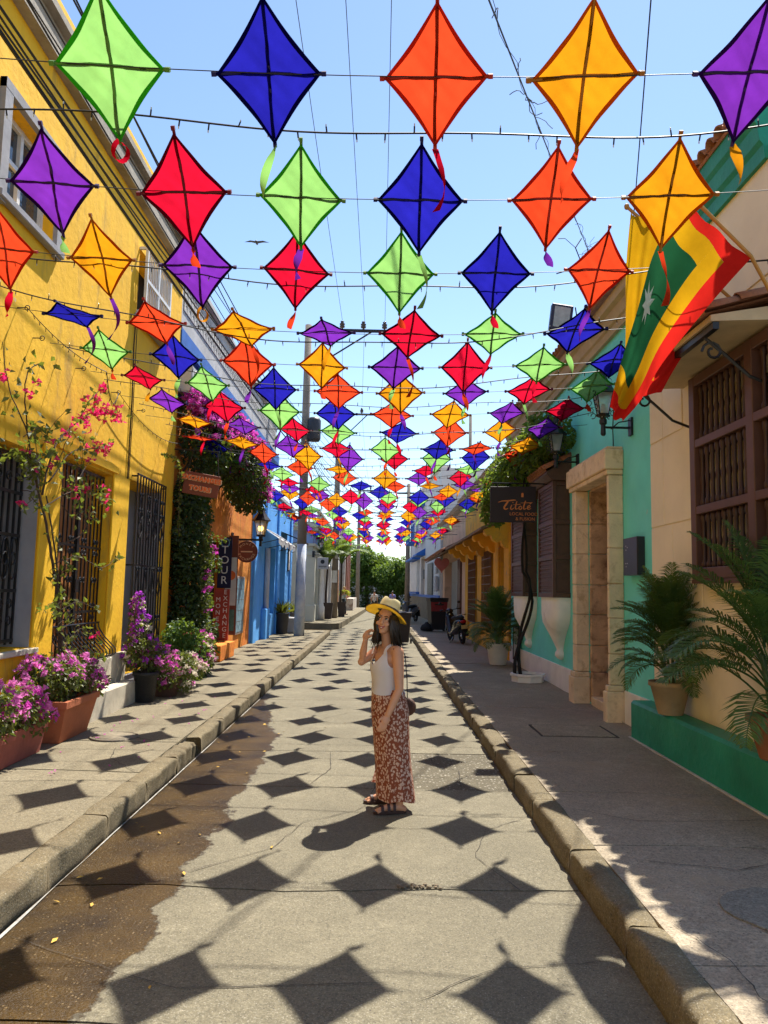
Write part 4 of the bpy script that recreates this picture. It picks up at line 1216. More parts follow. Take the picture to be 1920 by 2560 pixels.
# canopy with bulging brackets
mb = MB(); mb.prism([(0, 3.75), (.75, 3.42), (.75, 3.36), (0, 3.66)], 18.7, 28.9, lambda p, q, w: TQ(w, p, q)); mb.build('canopy', mat('old_canopy_wood', (.20, .12, .06), .85, .3, 4, .4, 20), oc)
for k, u in enumerate((18.75, 21.0, 23.4, 25.8, 28.3)):
    mb = MB(); mb.prism([(.0, 3.62), (.66, 3.36), (.66, 3.26), (.6, 3.2), (.5, 3.22), (.45, 3.1), (.36, 3.04), (.25, 3.08), (.2, 2.96), (.1, 2.9), (.0, 2.92)], u, u + .3, lambda p, q, w: TQ(w, p, q)); mb.build('canopy_bracket', M_och, oc)
mb = MB(); mb.box(18.7, 28.8, -.35, .14, 5.002, 5.12, TQ); mb.build('eaves', M_och, oc)
tile_eave(oc, TQ, 18.6, 28.9, .3, 5.14, R(30), M_tilel, .2, 2, 9)
mb = MB(); mb.box(18.6, 28.8, -7, -.36, 4.9, 5.0, TQ); mb.build('ceiling', M_corn, oc)

ph = thing('salmon_house', 'peeling salmon house with dark shop opening and lean-to roof', 'house', (XQ, 33, 0))
wall_mesh(TQ, 28.81, 38.9, -.05, 5.0, [(31.6, 37.8, .17, 3.25)], .35).build('wall', M_pnk, ph)
fbox(TQ, 31.5, 37.9, -1.4, -1.3, .1, 3.4, 'shop_back', M_dark, ph)
mb = MB(); mb.box(34.4, 34.5, -.9, -.85, .17, 3.2, TQ); mb.box(31.6, 37.8, -.9, -.86, 1.75, 1.8, TQ); mb.build('shop_frame', M_alu, ph)
fbox(TQ, 29.9, 30.9, .0, .08, .17, 3.1, 'door', M_shut, ph, .01, 'dark red brown door')
mb = MB(); mb.prism([(0, 3.72), (.85, 3.3), (.85, 3.25), (0, 3.66)], 28.95, 39.4, lambda p, q, w: TQ(w, p, q)); mb.build('canopy', mat('old_canopy_wood', (.2, .12, .06)), ph)
tile_eave(ph, TQ, 29, 39.3, .92, 3.32, R(26), M_tile, .22, 1, 1)
tile_eave(ph, TQ, 28.9, 38.9, .3, 5.05, R(30), M_tilel, .22, 1, 10)
mb = MB(); mb.box(28.81, 38.9, -7, -.36, 4.9, 5.0, TQ); mb.build('ceiling', M_corn, ph)
ht = thing('heart_lantern', 'pink heart shaped hanging lantern under the lean-to roof', 'lantern', (2.55, 32, 2.75))
hp = []
for k in range(24):
    t = 2 * PI * k / 24
    hp.append((.022 * 16 * math.sin(t) ** 3 * .9, .022 * (13 * math.cos(t) - 5 * math.cos(2 * t) - 2 * math.cos(3 * t) - math.cos(4 * t))))
mb = MB(); mb.prism(hp, -.08, .08, lambda p, q, w: (2.62 + p, 32 + w, 2.95 + q)); mb.build('body', mat('faded_pink', (.42, .12, .09), .7, .1), ht)
mb = MB(); mb.tube([(2.62, 32, 3.1), (2.62, 32, 3.35)], .008, 5); mb.build('cord', M_cable, ht)
# ================================================================== RIGHT: white and blue house
M_wht = mat('white_wall', (.60, .60, .60), .8, .08, 1.5, .2, 9, col2=(.5, .48, .45))
M_cob = mat('cobalt_paint', (.02, .13, .48), .6, .15, 3)
M_bgry = mat('grey_dado', (.17, .155, .12), .9, .2, 3, .3, 12)
ang = math.atan2(-.75, 20)
TW = Fac2(3.12, 38.95, ang, -1)
wh = thing('white_house', 'white two storey house with cobalt blue trim and grey dado', 'house', TW(10, 0, 0))
whops = [(8.2, 10.6, .9, 3.9), (11.8, 16.8, 1.9, 3.85), (9.0, 10.6, 5.2, 7.0), (13, 15, 5.2, 7.0)]
wall_mesh(TW, 0, 20, -.05, 8.2, whops, .35).build('wall', M_wht, wh)
fbox(TW, 0, 20, .002, .05, .05, 1.45, 'dado', M_bgry, wh)
fbox(TW, 0, 20, .002, .06, 1.452, 1.6, 'blue_band', M_cob, wh)
dd = fbox(TW, 8.2, 10.6, -.3, -.2, .2, 3.9, 'door', mat('tan_door', (.42, .26, .14), .6, .2, 5), wh)
fbox(TW, 8.2, 10.6, -.2, -.16, 2.6, 3.2, 'fanlight', M_dark, dd)
fbox(TW, 11.7, 16.9, -.33, -.2, 1.8, 3.9, 'window', M_cob, wh)
for k in range(5): fbox(TW, 11.9 + k * 1.06, 12.35 + k * 1.06, -.1, .22, 1.75, 3.8, 'window_post', M_white, wh, .03)
fbox(TW, 11.6, 17.0, .0, .24, 1.62, 1.74, 'window_sill', M_cob, wh)
def awnb(u0, u1, z, d=.55):
    mb = MB(); mb.prism([(0, z + .45), (d, z + .1), (d, z), (0, z)], u0, u1, lambda p, q, w: TW(w, p, q)); return mb.build('awning', M_cob, wh)
awnb(7.9, 10.9, 4.0); awnb(11.4, 17.2, 3.9)
fbox(TW, 3.2, 5.8, .052, .08, 1.62, 3.4, 'mosaic_panel', mat('pebble_mosaic', (.25, .24, .2), .8, .6, 30, .5, 30), wh)
for (a, b) in ((8.9, 10.7), (12.9, 15.1)):
    fbox(TW, a, b, -.3, -.2, 5.1, 7.1, 'window', M_cob, wh)
    mb = MB(); mb.box(a - .4, b + .4, .0, .7, 5.0, 5.12, TW); mb.build('balcony', M_cob, wh)
    mb = MB()
    for k in range(12):
        u = a - .38 + k * (b - a + .76) / 11
        mb.box(u - .02, u + .02, .64, .68, 5.121, 5.95, TW)
    mb.box(a - .4, b + .4, .62, .7, 5.951, 6.03, TW); mb.build('balcony_rail', M_cob, wh)
    mb = MB(); mb.prism([(0, 7.5), (.6, 7.2), (.6, 7.12), (0, 7.15)], a - .3, b + .3, lambda p, q, w: TW(w, p, q)); mb.build('awning', M_cob, wh)
mb = MB(); mb.box(0, 20, -.5, .2, 8.202, 8.35, TW); mb.build('coping', M_white, wh)
mb = MB(); mb.box(0, .2, -8, -.351, 0, 8.2, TW); mb.build('side_wall', M_wht, wh)
fbox(TW, 19.7, 20, -8, -.351, 0, 8.2, 'side_wall', M_wht, wh)
mg = thing('electric_meter', 'round grey electric meters on the edge of the white house wall', 'meter', TW(.5, 0, 2))
mb = MB(); mb.cbox(.2, .8, .06, .25, 1.8, 2.6, .05, TW); mb.cbox(.25, .7, .06, .2, 2.7, 3.1, .06, TW); mb.build('case', M_pipe, mg)
# low far wall and buildings closing the right side behind the white house
fb = thing('far_brown_house', 'weathered far house with barred door past the white house', 'house', (3, 61, 0))
mb = MB(); mb.box(2.9, 12, 59.5, 66, -.05, 4.2); mb.build('wall', mat('far_wall', (.3, .25, .19), .9, .3, 1), fb)
mb = MB(); mb.box(2.84, 2.898, 60.3, 61.6, .1, 2.6); mb.build('door', M_shut, fb)
mb = MB(); mb.box(2.6, 12, 59.3, 66.3, 4.202, 4.4); mb.build('roof', M_tile, fb)
# ================================================================== LEFT, far: cream corner building, white house, weathered house
M_mint = mat('pale_cream_wall', (.52, .52, .43), .8, .1, 1.5, .2, 9)
M_pblue = mat('pale_blue_frieze', (.24, .36, .62), .8, .1, 2)
M_oldw = mat('weathered_white', (.55, .50, .43), .85, .25, 1.5, .4, 8, col2=(.30, .22, .17), s2=1.5, t2=(.5, .65))
M_rust = mat('rust_red_wood', (.22, .07, .035), .7, .2, 3)
cc = thing('cream_corner_building', 'pale cream corner building with balustrade on its roof beyond the blue house', 'building', (-3.2, 42, .27))
mb = MB(); mb.box(-9, -3.22, 36.5, 47, .0, 3.9); mb.build('wall', M_mint, cc)
mb = MB(); mb.box(-9, -3.219, 36.499, 47, 3.902, 4.6); mb.build('frieze', M_pblue, cc)
mb = MB(); mb.box(-9.05, -3.1, 36.38, 47.02, 3.86, 3.98); mb.box(-9.05, -2.98, 36.26, 47.04, 4.6, 4.75); mb.box(-9.05, -2.84, 36.1, 47.06, 4.752, 4.9); mb.build('cornice', M_mint, cc)
def pil(x0, x1, y0, y1, z1=3.6):
    mb = MB(); mb.cbox(x0, x1, y0, y1, .26, z1, .02); mb.cbox(x0 - .05, x1 + .05, y0 - .05, y1 + .05, .25, 1.05, .03); mb.cbox(x0 - .05, x1 + .05, y0 - .05, y1 + .05, z1 - .2, z1, .02)
    mb.build('pilaster', M_mint, cc)
pil(-3.75, -3.08, 36.4, 36.9); pil(-3.3, -3.08, 38.6, 39.2); pil(-3.3, -3.08, 42.6, 43.2)
mb = MB(); mb.box(-9, -2.9, 36.15, 36.35, 4.902, 5.0); mb.box(-9, -2.9, 36.15, 36.35, 5.5, 5.6); mb.box(-3.1, -2.9, 36.36, 47, 4.902, 5.0); mb.box(-3.1, -2.9, 36.36, 47, 5.5, 5.6)
mb.build('balustrade_rail', M_mint, cc)
bal2 = MB(); bal2.lathe([(.06, 0), (.045, .08), (.09, .2), (.05, .36), (.06, .498)], 8); b2m = bal2.mesh('baluster', True)
for k in range(14): shared('baluster', b2m, M_mint, cc, (-3.4 - k * .36 + 3.2, 36.25 - 42, 5.001 - .27))
for k in range(26): shared('baluster', b2m, M_mint, cc, (-3.0 + 3.2, 36.6 + k * .4 - 42, 5.001 - .27))
for (y0, y1, nm, m) in ((39.4, 40.5, 'window', M_dwood), (41.2, 42.3, 'window', M_dwood), (43.6, 44.8, 'door', M_dwood)):
    mb = MB(); mb.box(-3.219, -3.16, y0, y1, .9 if nm == 'window' else .3, 3.0); mb.build(nm, m, cc)
for y in (39.1, 40.85, 42.45, 45.0): 
    mb = MB(); mb.lathe([(.2, .27), (.2, .9), (.14, 1.0), (.13, 2.9), (.2, 3.0), (.2, 3.15)], 12, (-2.95, y, 0)); mb.build('column', M_white, cc, True)
mb = MB(); mb.box(-3.06, -2.84, 36.9 + 2, 45.2, 3.152, 3.4); mb.build('beam', M_white, cc)
hs = thing('hanging_sign', 'small pale square sign with dark round emblem hanging from the cream corner', 'sign', (-3.0, 36.2, 2.6))
mb = MB(); mb.cbox(-2.95, -2.43, 36.2, 36.23, 2.75, 3.3, .01); mb.build('board', mat('pale_sign', (.42, .41, .39), .7, .1, 5), hs)
mb = MB(); mb.lathe([(.1, 0), (.1, .004), (0, .004)], 20, cap=False); o = mb.build('emblem', M_black, hs); o.location = (.3, -.004, .5); o.rotation_euler = (PI / 2, 0, 0)
mb = MB()
for k in range(9): mb.box(-2.87 + k * .042, -2.845 + k * .042, 36.194, 36.199, 2.83 + .01 * (k % 3), 2.9 + .015 * (k % 2))
mb.build('print', M_black, hs)
mb = MB(); mb.tube([(-3.1, 36.2, 3.42), (-2.2, 36.2, 3.42)], .02, 6); mb.box(-3.2, -3.08, 36.14, 36.26, 3.3, 3.6); mb.build('arm', M_black, hs)
l3 = thing('street_lantern', 'small black lantern above the pale square sign on the cream corner', 'lantern', (-2.75, 36.2, 3.6))
lantern(l3, (-2.78, 36.2, 3.72), .62, 6, False)
mb = MB(); mb.tube([(-3.12, 36.2, 3.55), (-2.85, 36.2, 3.58), (-2.78, 36.2, 3.7)], .018, 6); mb.build('arm', M_black, l3)
w2 = thing('white_shutter_house', 'white house with brown shutters behind the second pole', 'house', (-3.0, 52, .27))
mb = MB(); mb.box(-10, -2.95, 47.1, 56.5, .0, 5.2); mb.build('wall', M_white, w2)
for y in (48.2, 51.0, 53.8):
    mb = MB(); mb.box(-2.949, -2.9, y, y + 1.2, .6, 3.2); mb.build('shutter', M_dwood, w2)
mb = MB(); mb.box(-10, -2.7, 47.08, 56.55, 5.202, 5.4); mb.build('cornice', M_white, w2)
w3 = thing('weathered_house', 'weathered white house with tall rust red shutters at the far left corner', 'house', (-2.6, 61, .27))
mb = MB(); mb.box(-10, -2.55, 56.7, 66, .0, 6.3); mb.build('wall', M_oldw, w3)
for y in (57.6, 60.4, 63.2):
    mb = MB(); mb.box(-2.549, -2.45, y, y + 1.3, .9, 5.9); mb.build('shutter', M_rust, w3)
mb = MB(); mb.box(-2.9, -1.9, 57.0, 65.8, .2, 1.15); mb.build('plinth', M_oldw, w3)

# ------------------------------------------------------------------ poles
M_pole = mat('pole_concrete', (.20, .17, .14), .9, .2, 2, .3, 15)
M_poleb = mat('pole_blue_white_paint', (.38, .44, .55), .8, .2, 3, .2, 10, col2=(.62, .63, .63), s2=2.2, t2=(.4, .6), col3=(.12, .18, .38), s3=2.6, t3=(.64, .7))
M_ins = mat('brown_insulator', (.05, .035, .03), .3, .2)
def pole(x, y, z0, r0, r1, h, lab, paint=None):
    p = thing('utility_pole', lab, 'utility pole', (x, y, z0), 'utility poles on the left pavement')
    if paint:
        rp = r0 + (r1 - r0) * paint / h
        mb = MB(); mb.lathe([(r0, 0), (rp, paint)], 16); mb.build('painted_base', M_poleb, p, True).location = (0, 0, 0)
        mb = MB(); mb.lathe([(rp - .002, paint), (r1, h)], 16); mb.build('shaft', M_pole, p, True).location = (0, 0, 0)
    else:
        mb = MB(); mb.lathe([(r0, 0), (r1, h)], 16); mb.build('shaft', M_pole, p, True).location = (0, 0, 0)
    return p
def crossarm(p, z, x0, x1, n=3, brace=True):
    mb = MB(); mb.box(x0, x1, -.13, -.05, z - .05, z + .05)
    if brace: mb.tube([(.1, -.1, z - 1.5), ((x0 + x1) / 2 + .3, -.1, z - .04)], .03, 6)
    mb.build('crossarm', M_cable, p).location = (0, 0, 0)
    for k in range(n):
        x = x0 + .08 + (x1 - x0 - .16) * k / (n - 1)
        i = MB(); i.lathe([(.03, .05), (.03, .1), (.09, .11), (.1, .16), (.05, .18), (.09, .2), (.1, .25), (.05, .27), (.07, .33), (.03, .36)], 10, (x, -.09, z)); i.build('insulator', M_ins, p, True).location = (0, 0, 0)
p1 = pole(-2.76, 26.9, .17, .185, .12, 11.2, 'nearest utility pole with blue white painted base and crossarm', 3.2)
crossarm(p1, 11.0, 1.15, 2.85)
p2 = pole(-2.4, 41.4, .27, .19, .13, 11.6, 'second utility pole with paper notices beside the cream corner building')
crossarm(p2, 11.2, .1, 2.4)
p3 = pole(-1.95, 70, .0, .2, .13, 11.5, 'farthest utility pole in front of the dark trees')
crossarm(p3, 11, -.2, 2.2, 3, False)
mb = MB(); mb.box(-.13, .13, -.195, -.187, 1.9, 2.55); mb.build('notice', M_wlet, p2).location = (0, 0, 0)
mb = MB(); mb.box(.0, .14, -.185, -.178, 3.2, 3.5); mb.build('notice', M_wlet, p2).location = (0, 0, 0)
mb = MB(); mb.lathe([(.2, 0), (.24, .1), (.24, .75), (.18, .85)], 14, (.32, -.05, 6.9)); mb.build('transformer', mat('dark_transformer', (.04, .04, .045), .5, .2), p1, True).location = (0, 0, 0)
rp_ = thing('utility_pole', 'thin dark pole standing behind the tiled ochre roof', 'utility pole', (5.2, 44, 0))
mb = MB(); mb.lathe([(.13, 0), (.09, 12.2)], 10); mb.build('shaft', M_pole, rp_, True).location = (0, 0, 0)
rp_ = thing('utility_pole', 'grey pole at the far corner of the white blue house', 'utility pole', (2.15, 58, 0))
mb = MB(); mb.lathe([(.2, 0), (.13, 10)], 10); mb.build('shaft', M_pole, rp_, True).location = (0, 0, 0)
mb = MB(); mb.box(-.9, .9, -.1, -.02, 9.2, 9.3); mb.build('crossarm', M_cable, rp_).location = (0, 0, 0)

# ------------------------------------------------------------------ cables
def sagline(a, b, sag, n=16):
    a, b = Vector(a), Vector(b)
    return [a.lerp(b, i / n) - Vector((0, 0, sag * 4 * (i / n) * (1 - i / n))) for i in range(n + 1)]
def cable(a, b, sag, r, lab, n=18):
    mb = MB(); mb.tube(sagline(a, b, sag, n), r, 5); o = mb.build('cable', M_cable)
    return tag(o, lab, 'cable', 'overhead cables')
rs = random.Random(4)
for k, (x, z, r) in enumerate([(-3.05, 6.05, .02), (-3.12, 6.3, .011), (-2.95, 6.6, .010), (-2.9, 5.85, .013), (-2.85, 5.6, .010), (-2.8, 7.0, .010), (-3.4, 6.75, .008), (-3.0, 7.6, .010), (-3.2, 7.1, .008)]):
    side = ['lowest', 'thin', 'thick'][k % 3]
    cable((x + rs.uniform(-.05, .05), -2, z + .1), (-2.95 + .04 * k, 26.7, 6.6 + .18 * (k % 7)), .25 + .06 * (k % 3), r * .95, 'black service cable in the bundle along the yellow facade')
    if k < 8: cable((-2.6 - .03 * k, 27.1, 6.6 + .18 * (k % 7)), (-2.35, 41.2, 6.8 + .18 * (k % 7)), .35, r, 'black service cable between the two nearest utility poles')
for k, x in enumerate((-1.53, -.72, .02)):
    cable((x - .03, -4, 11.35), (x, 26.85, 11.55), .15, .007, 'high power line, %s of three above the street' % ('left', 'middle', 'right')[k])
    cable((x, 26.85, 11.55), (-2.2 + 1.05 * k, 41.3, 11.75), .5, .007, 'high power line between poles, %s of three over the far street' % ('left', 'middle', 'right')[k])
    cable((-2.2 + 1.05 * k, 41.3, 11.75), (-1.9 + .9 * k, 70, 11.5), .9, .007, 'far high power line, %s of three near the trees' % ('left', 'middle', 'right')[k])
for k in range(6):
    cable((-2.7, 26.8, 6.5 + .3 * k), (2.3, 58, 7.2 + .25 * k), .9, .009, 'far cable crossing the street to the white house')
    cable((-2.3, 41.4, 6.2 + .35 * k), (3.0 - .2 * k, 33 + 3 * k, 5.2 + .3 * k), .4, .008, 'far cable crossing the street from the second pole')
cable((3.1, 24.5, 4.3), (-2.5, 41.3, 6.8), .5, .012, 'drooping service cable from the ochre house to the second pole')
cable((3.1, 30.5, 4.1), (-2.5, 41.3, 6.5), .5, .012, 'drooping service cable from the salmon house to the second pole')
# cable with dead creeper over to the turquoise roof
A, B = Vector((.4, 6.0, 8.0)), Vector((7.5, 25.7, 12.99))
cable(A, B, .05, .011, 'cable with dry creeper tendrils crossing to the turquoise roof')
cable((1.35, 3.2, 6.4), (3.2, 9.6, 6.0), .05, .006, 'thin wire above the yellow flag')
cr = thing('dry_creeper', 'dry creeper tendrils curling round the cable above the turquoise roof', 'creeper', (3.0, 13, 9.4))
mb = MB()
for k in range(26):
    t = .12 + .8 * rs.random()
    if .5 < t < .66: t += .18
    c = A.lerp(B, t); pts = [c]
    d = Vector((rs.uniform(-1, 1), rs.uniform(-1, 1), rs.uniform(-1.2, .7))).normalized()
    for j in range(6):
        d = (d + Vector((rs.uniform(-.8, .8), rs.uniform(-.8, .8), rs.uniform(-.8, .6)))).normalized()
        pts.append(pts[-1] + d * rs.uniform(.04, .1))
    mb.tube(pts, .006, 4)
pts = [A.lerp(B, .1 + .8 * i / 60) + Vector((0.04 * math.cos(i * 1.1), 0, 0.04 * math.sin(i * 1.1))) for i in range(61)]
mb.tube(pts, .004, 4)
mb.tube([(2.62, 9.75, 6.55), (2.5, 9.6, 6.35), (2.55, 9.5, 6.1), (2.35, 9.4, 5.95), (2.2, 9.4, 5.9)], .008, 5)
mb.tube([(2.5, 9.6, 6.35), (2.35, 9.55, 6.45), (2.25, 9.5, 6.42)], .005, 4)
mb.build('tendrils', mat('dead_twig', (.03, .022, .016), .9), cr)

# ------------------------------------------------------------------ kites
def cloth(name, col, tr=.8, var=.07):
    if name in MATS: return MATS[name]
    m, nt, b = nodes(name)
    tc = nt.nodes.new('ShaderNodeTexCoord').outputs['Object']
    oi = nt.nodes.new('ShaderNodeObjectInfo').outputs['Random']
    n1 = noise(nt, tc, 5, 4, .6)
    c = mixc(nt, ramp(nt, n1, .3, .7), tuple(x * (1 - var) for x in col), tuple(min(1, x * (1 + var)) for x in col))
    hsv = nn(nt, 'ShaderNodeHueSaturation')
    mr = nn(nt, 'ShaderNodeMapRange'); mr.inputs['To Min'].default_value = .86; mr.inputs['To Max'].default_value = 1.08
    nt.links.new(oi, mr.inputs['Value']); nt.links.new(mr.outputs[0], hsv.inputs['Value']); nt.links.new(c, hsv.inputs['Color'])
    df = nn(nt, 'ShaderNodeBsdfDiffuse'); tl = nn(nt, 'ShaderNodeBsdfTranslucent')
    nt.links.new(hsv.outputs[0], df.inputs[0]); nt.links.new(hsv.outputs[0], tl.inputs[0])
    mx = nt.nodes.new('ShaderNodeMixShader'); mx.inputs[0].default_value = tr
    nt.links.new(df.outputs[0], mx.inputs[1]); nt.links.new(tl.outputs[0], mx.inputs[2])
    nt.links.new(mx.outputs[0], nt.nodes['Material Output'].inputs[0])
    MATS[name] = m
    return m
KC = ['green', 'blue', 'orange', 'yellow', 'purple', 'red']
SAIL = {'green': (.165, .335, .085), 'blue': (.010, .009, .20), 'orange': (.46, .036, .010), 'yellow': (.42, .165, .005), 'purple': (.105, .015, .225), 'red': (.36, .004, .018)}
HEM = {'green': (.05, .42, .02), 'blue': (.004, .003, .11), 'orange': (.55, .03, .012), 'yellow': (.55, .12, .006), 'purple': (.035, .006, .10), 'red': (.16, .004, .02)}
SPAR = {'green': (.05, .13, .02), 'blue': (.003, .003, .05), 'orange': (.22, .012, .006), 'yellow': (.20, .07, .005), 'purple': (.02, .004, .06), 'red': (.09, .002, .01)}
MS = {c: cloth('kite_cloth_' + c, SAIL[c], .84, .17) for c in KC}
MH = {c: cloth('kite_hem_' + c, HEM[c], .6) for c in KC}
MP = {c: mat('kite_spar_' + c, tuple(x * 1.5 for x in SPAR[c]), .7, .1) for c in KC}
KWD, KHT = .272, .338
def sail_pt(a, b, var):
    T_, R_, B_, L_ = Vector((0, KHT)), Vector((KWD, 0)), Vector((0, -KHT)), Vector((-KWD, 0))
    p = T_ * (1 - a) * (1 - b) + R_ * a * (1 - b) + B_ * a * b + L_ * (1 - a) * b
    e = max(abs(a - .5), abs(b - .5)) * 2
    k = .05 * (math.sin(PI * a) * (abs(b - .5) * 2) ** 3 + math.sin(PI * b) * (abs(a - .5) * 2) ** 3)
    p = p * (1 - k)
    z = .028 * math.sin(PI * a) * math.sin(PI * b) * (1 if var % 2 else .6) + .007 * math.sin(p.x * 25 + var * 2) * math.cos(p.y * 17 + var) + .004 * math.sin((p.x + p.y) * 60 + var) * math.sin(PI * a) * math.sin(PI * b)
    return (p.x, p.y, -z)
sails, hems = [], []
for var in range(4):
    mb = MB(); mb.grid(lambda a, b: sail_pt(a, b, var), 24, 24); sails.append(mb.mesh('sail', True))
    mb = MB()
    edge = [(i / 12, 0) for i in range(12)] + [(1, j / 12) for j in range(12)] + [(1 - i / 12, 1) for i in range(12)] + [(0, 1 - j / 12) for j in range(12)]
    pts = [Vector(sail_pt(a, b, var)) for a, b in edge]
    n = len(pts); vs = []
    for p in pts:
        q = p * (1 - .022 / max(p.length, .05)) 
        vs += [tuple(p + Vector((0, 0, .003))), tuple(q + Vector((0, 0, .003))), tuple(q - Vector((0, 0, .003))), tuple(p - Vector((0, 0, .003)))]
    fs = []
    for i in range(n):
        j = (i + 1) % n
        for k in range(4): fs.append((4 * i + k, 4 * i + (k + 1) % 4, 4 * j + (k + 1) % 4, 4 * j + k))
    mb.add(vs, fs); hems.append(mb.mesh('hem', False))
mb = MB(); mb.tube([(-KWD - .022, 0, -.006), (-KWD * .5, .003, -.018), (0, 0, -.026), (KWD * .5, -.003, -.018), (KWD + .022, 0, -.006)], [.011, .0085, .009, .0085, .011], 6)
for s in (-1, 1): mb.box(s * (KWD + .012) - .012, s * (KWD + .012) + .012, -.011, .011, -.02, .008)
spar_m = mb.mesh('spar', False)
mb = MB(); mb.tube([(0, KHT + .028, -.006), (.004, KHT * .5, -.02), (0, 0, -.029), (-.003, -KHT * .5, -.02), (0, -KHT - .015, -.006)], [.010, .009, .0095, .009, .011], 6); mb.box(-.011, .011, KHT + .01, KHT + .035, -.014, .006)
spine_m = mb.mesh('spine', False)
tails = []
for (L, wv, ph_) in ((.38, .024, 0), (.16, .026, 1.5), (.22, .03, 3), (.12, .028, 4.2), (.26, .024, 2.2), (.19, .028, 5.1)):
    mb = MB()
    def tl(u, v, L=L, wv=wv, ph_=ph_):
        z = -L * u; a = ph_ + u * 2.6
        cx_ = .05 * (math.sin(u * 3 + ph_) - math.sin(ph_)) * L * 3; cy_ = .04 * (math.sin(u * 4 + ph_ * 2) - math.sin(ph_ * 2)) * L * 3
        s = (v - .5) * 2 * wv * (1 - .25 * (u < .12))
        return (cx_ + s * math.cos(a), cy_ + s * math.sin(a), z)
    mb.grid(tl, 9, 2); tails.append(mb.mesh('tail', True))
# a curled tail (loop)
mb = MB(); mb.grid(lambda u, v: (.04 * math.sin(u * 6.0) + (v - .5) * .01, (v - .5) * .034, -.055 * (1 - math.cos(u * 6.0)) + .02 * u), 12, 2); tails.append(mb.mesh('tail', True))

def sagz(x, mid=4.22, up=.2): return mid + up * ((x + .25) / 3.45) ** 2
rk = random.Random(11)
offs = [.2, .25, .11, .24, .13, .21, .16, .22, .12, .2]
tilts = [44, 46, 45, 14, 33, 27, 27, 24, 20, 40, 16, 26]
TAILC = {'green': ['orange', 'purple', 'red'], 'blue': ['purple', 'green', 'red'], 'orange': ['red', 'purple', 'purple'], 'yellow': ['orange', 'green', 'purple'], 'purple': ['green', 'yellow', 'green'], 'red': ['green', 'yellow', 'orange']}
NROW = 31
for r in range(1, NROW + 1):
    y = 3.55 + (r - 1) * 1.155 + rk.uniform(-.03, .03)
    off = offs[r - 1] if r <= len(offs) else .17 + rk.uniform(-.12, .12)
    mid = 4.35 if r == 1 else (4.32 if r <= 3 else 4.22 + rk.uniform(-.06, .05))
    th0 = tilts[r - 1] if r <= len(tilts) else rk.uniform(8, 38)
    mb = MB(); mb.tube([(-3.68 + 6.88 * i / 24, y, sagz(-3.68 + 6.88 * i / 24, mid)) for i in range(25)], .0032 if r < 12 else .004, 4)
    co = mb.build('hanging_line', M_cable)
    tag(co, 'thin cord of kites strung across the street, %s from the viewer' % ordn(r), 'cord', 'cords carrying the kites')
    js = [j for j in range(-4, 4) if not (j == 3 and r in (3, 4)) and abs(off + .8 * j + .03) < .512 * y + .27]
    for q, j in enumerate(js):
        if r > 9 and rk.random() < .11: continue
        x = off + .8 * j + (rk.uniform(-.035, .035) if r < 8 else rk.uniform(-.13, .13))
        if x > 2.75: x = 2.7
        c = KC[(2 - (r - 1) + j) % 6]
        th = R(th0 + rk.uniform(-4, 4) + (rk.uniform(-8, 8) if r > 3 else 0) + (rk.uniform(-8, 8) if r > 8 else 0) - (9 if j == 3 and r > 4 else (4 if j == 2 and r > 4 else 0)) - (13 if j == -4 and r > 3 else (5 if j == -3 and r > 3 else 0)) + (10 if j == -4 and r < 4 else 0))
        slope = math.atan(.4 * (x + .25) / 3.45 ** 2)
        rot = Euler((PI - th, -slope + R(rk.uniform(-3, 3)), R(rk.uniform(-5, 5))), 'XYZ')
        ksc = rk.uniform(.95, 1.06)
        k = thing('kite', '%s cloth kite, %s from the left on the %s cord' % (c, ordn(q + 1), ordn(r)), 'kite', (x, y, sagz(x, mid) - .004), 'kites strung over the street', rot)
        k.scale = (ksc, ksc, ksc)
        vv = rk.randrange(4)
        shared('sail', sails[vv], MS[c], k); shared('hem', hems[vv], MH[c], k)
        shared('spar', spar_m, MP[c], k); shared('spine', spine_m, MP[c], k)
        inv = rot.to_matrix().inverted().to_euler()
        tv = rk.randrange(len(tails))
        shared('tail', tails[tv], MS[rk.choice(TAILC[c])], k, (0, -KHT - .01, -.004), inv)

# ------------------------------------------------------------------ strings of tiny lights
M_bulb = mat('tiny_bulb', (.5, .5, .45), .2, .1)
for n_, (y, mid, up) in enumerate([(3.85, 4.24, .26), (5.95, 4.26, .3), (6.9, 4.1, .5), (8.55, 4.12, .42), (9.8, 4.2, .3), (11.2, 4.1, .42), (12.6, 4.15, .36), (14.0, 4.1, .4), (15.8, 4.15, .35), (17.8, 4.1, .4), (20.0, 4.1, .4), (22.5, 4.12, .4)]):
    t = thing('string_lights', 'black string of tiny lights across the street, %s from the viewer' % ordn(n_ + 1), 'string lights', (0, y, 4.2), 'strings of tiny lights')
    f = lambda x: (x, y + .05 * math.sin(x * 1.3 + n_), mid + up * ((x + .25) / 3.45) ** 2 + .02 * math.sin(x * 3 + n_))
    mb = MB(); mb.tube([f(-3.66 + 6.84 * i / 60) for i in range(61)], .006 if n_ < 4 else .005, 4); mb.build('cord', M_cable, t)
    mb = MB(); mb2 = MB()
    for i in range(44):
        p = Vector(f(-3.6 + 6.7 * i / 43)); d = Vector((rk.uniform(-.15, .15), rk.uniform(-.3, .3), -1 if i % 3 else .8)).normalized()
        mb.tube([p, p + d * .035], .0045, 4); mb2.ell(p + d * .042, .004, .004, .01, 5, 4)
    mb.build('sockets', M_cable, t, kind='stuff'); mb2.build('bulbs', M_bulb, t, kind='stuff')
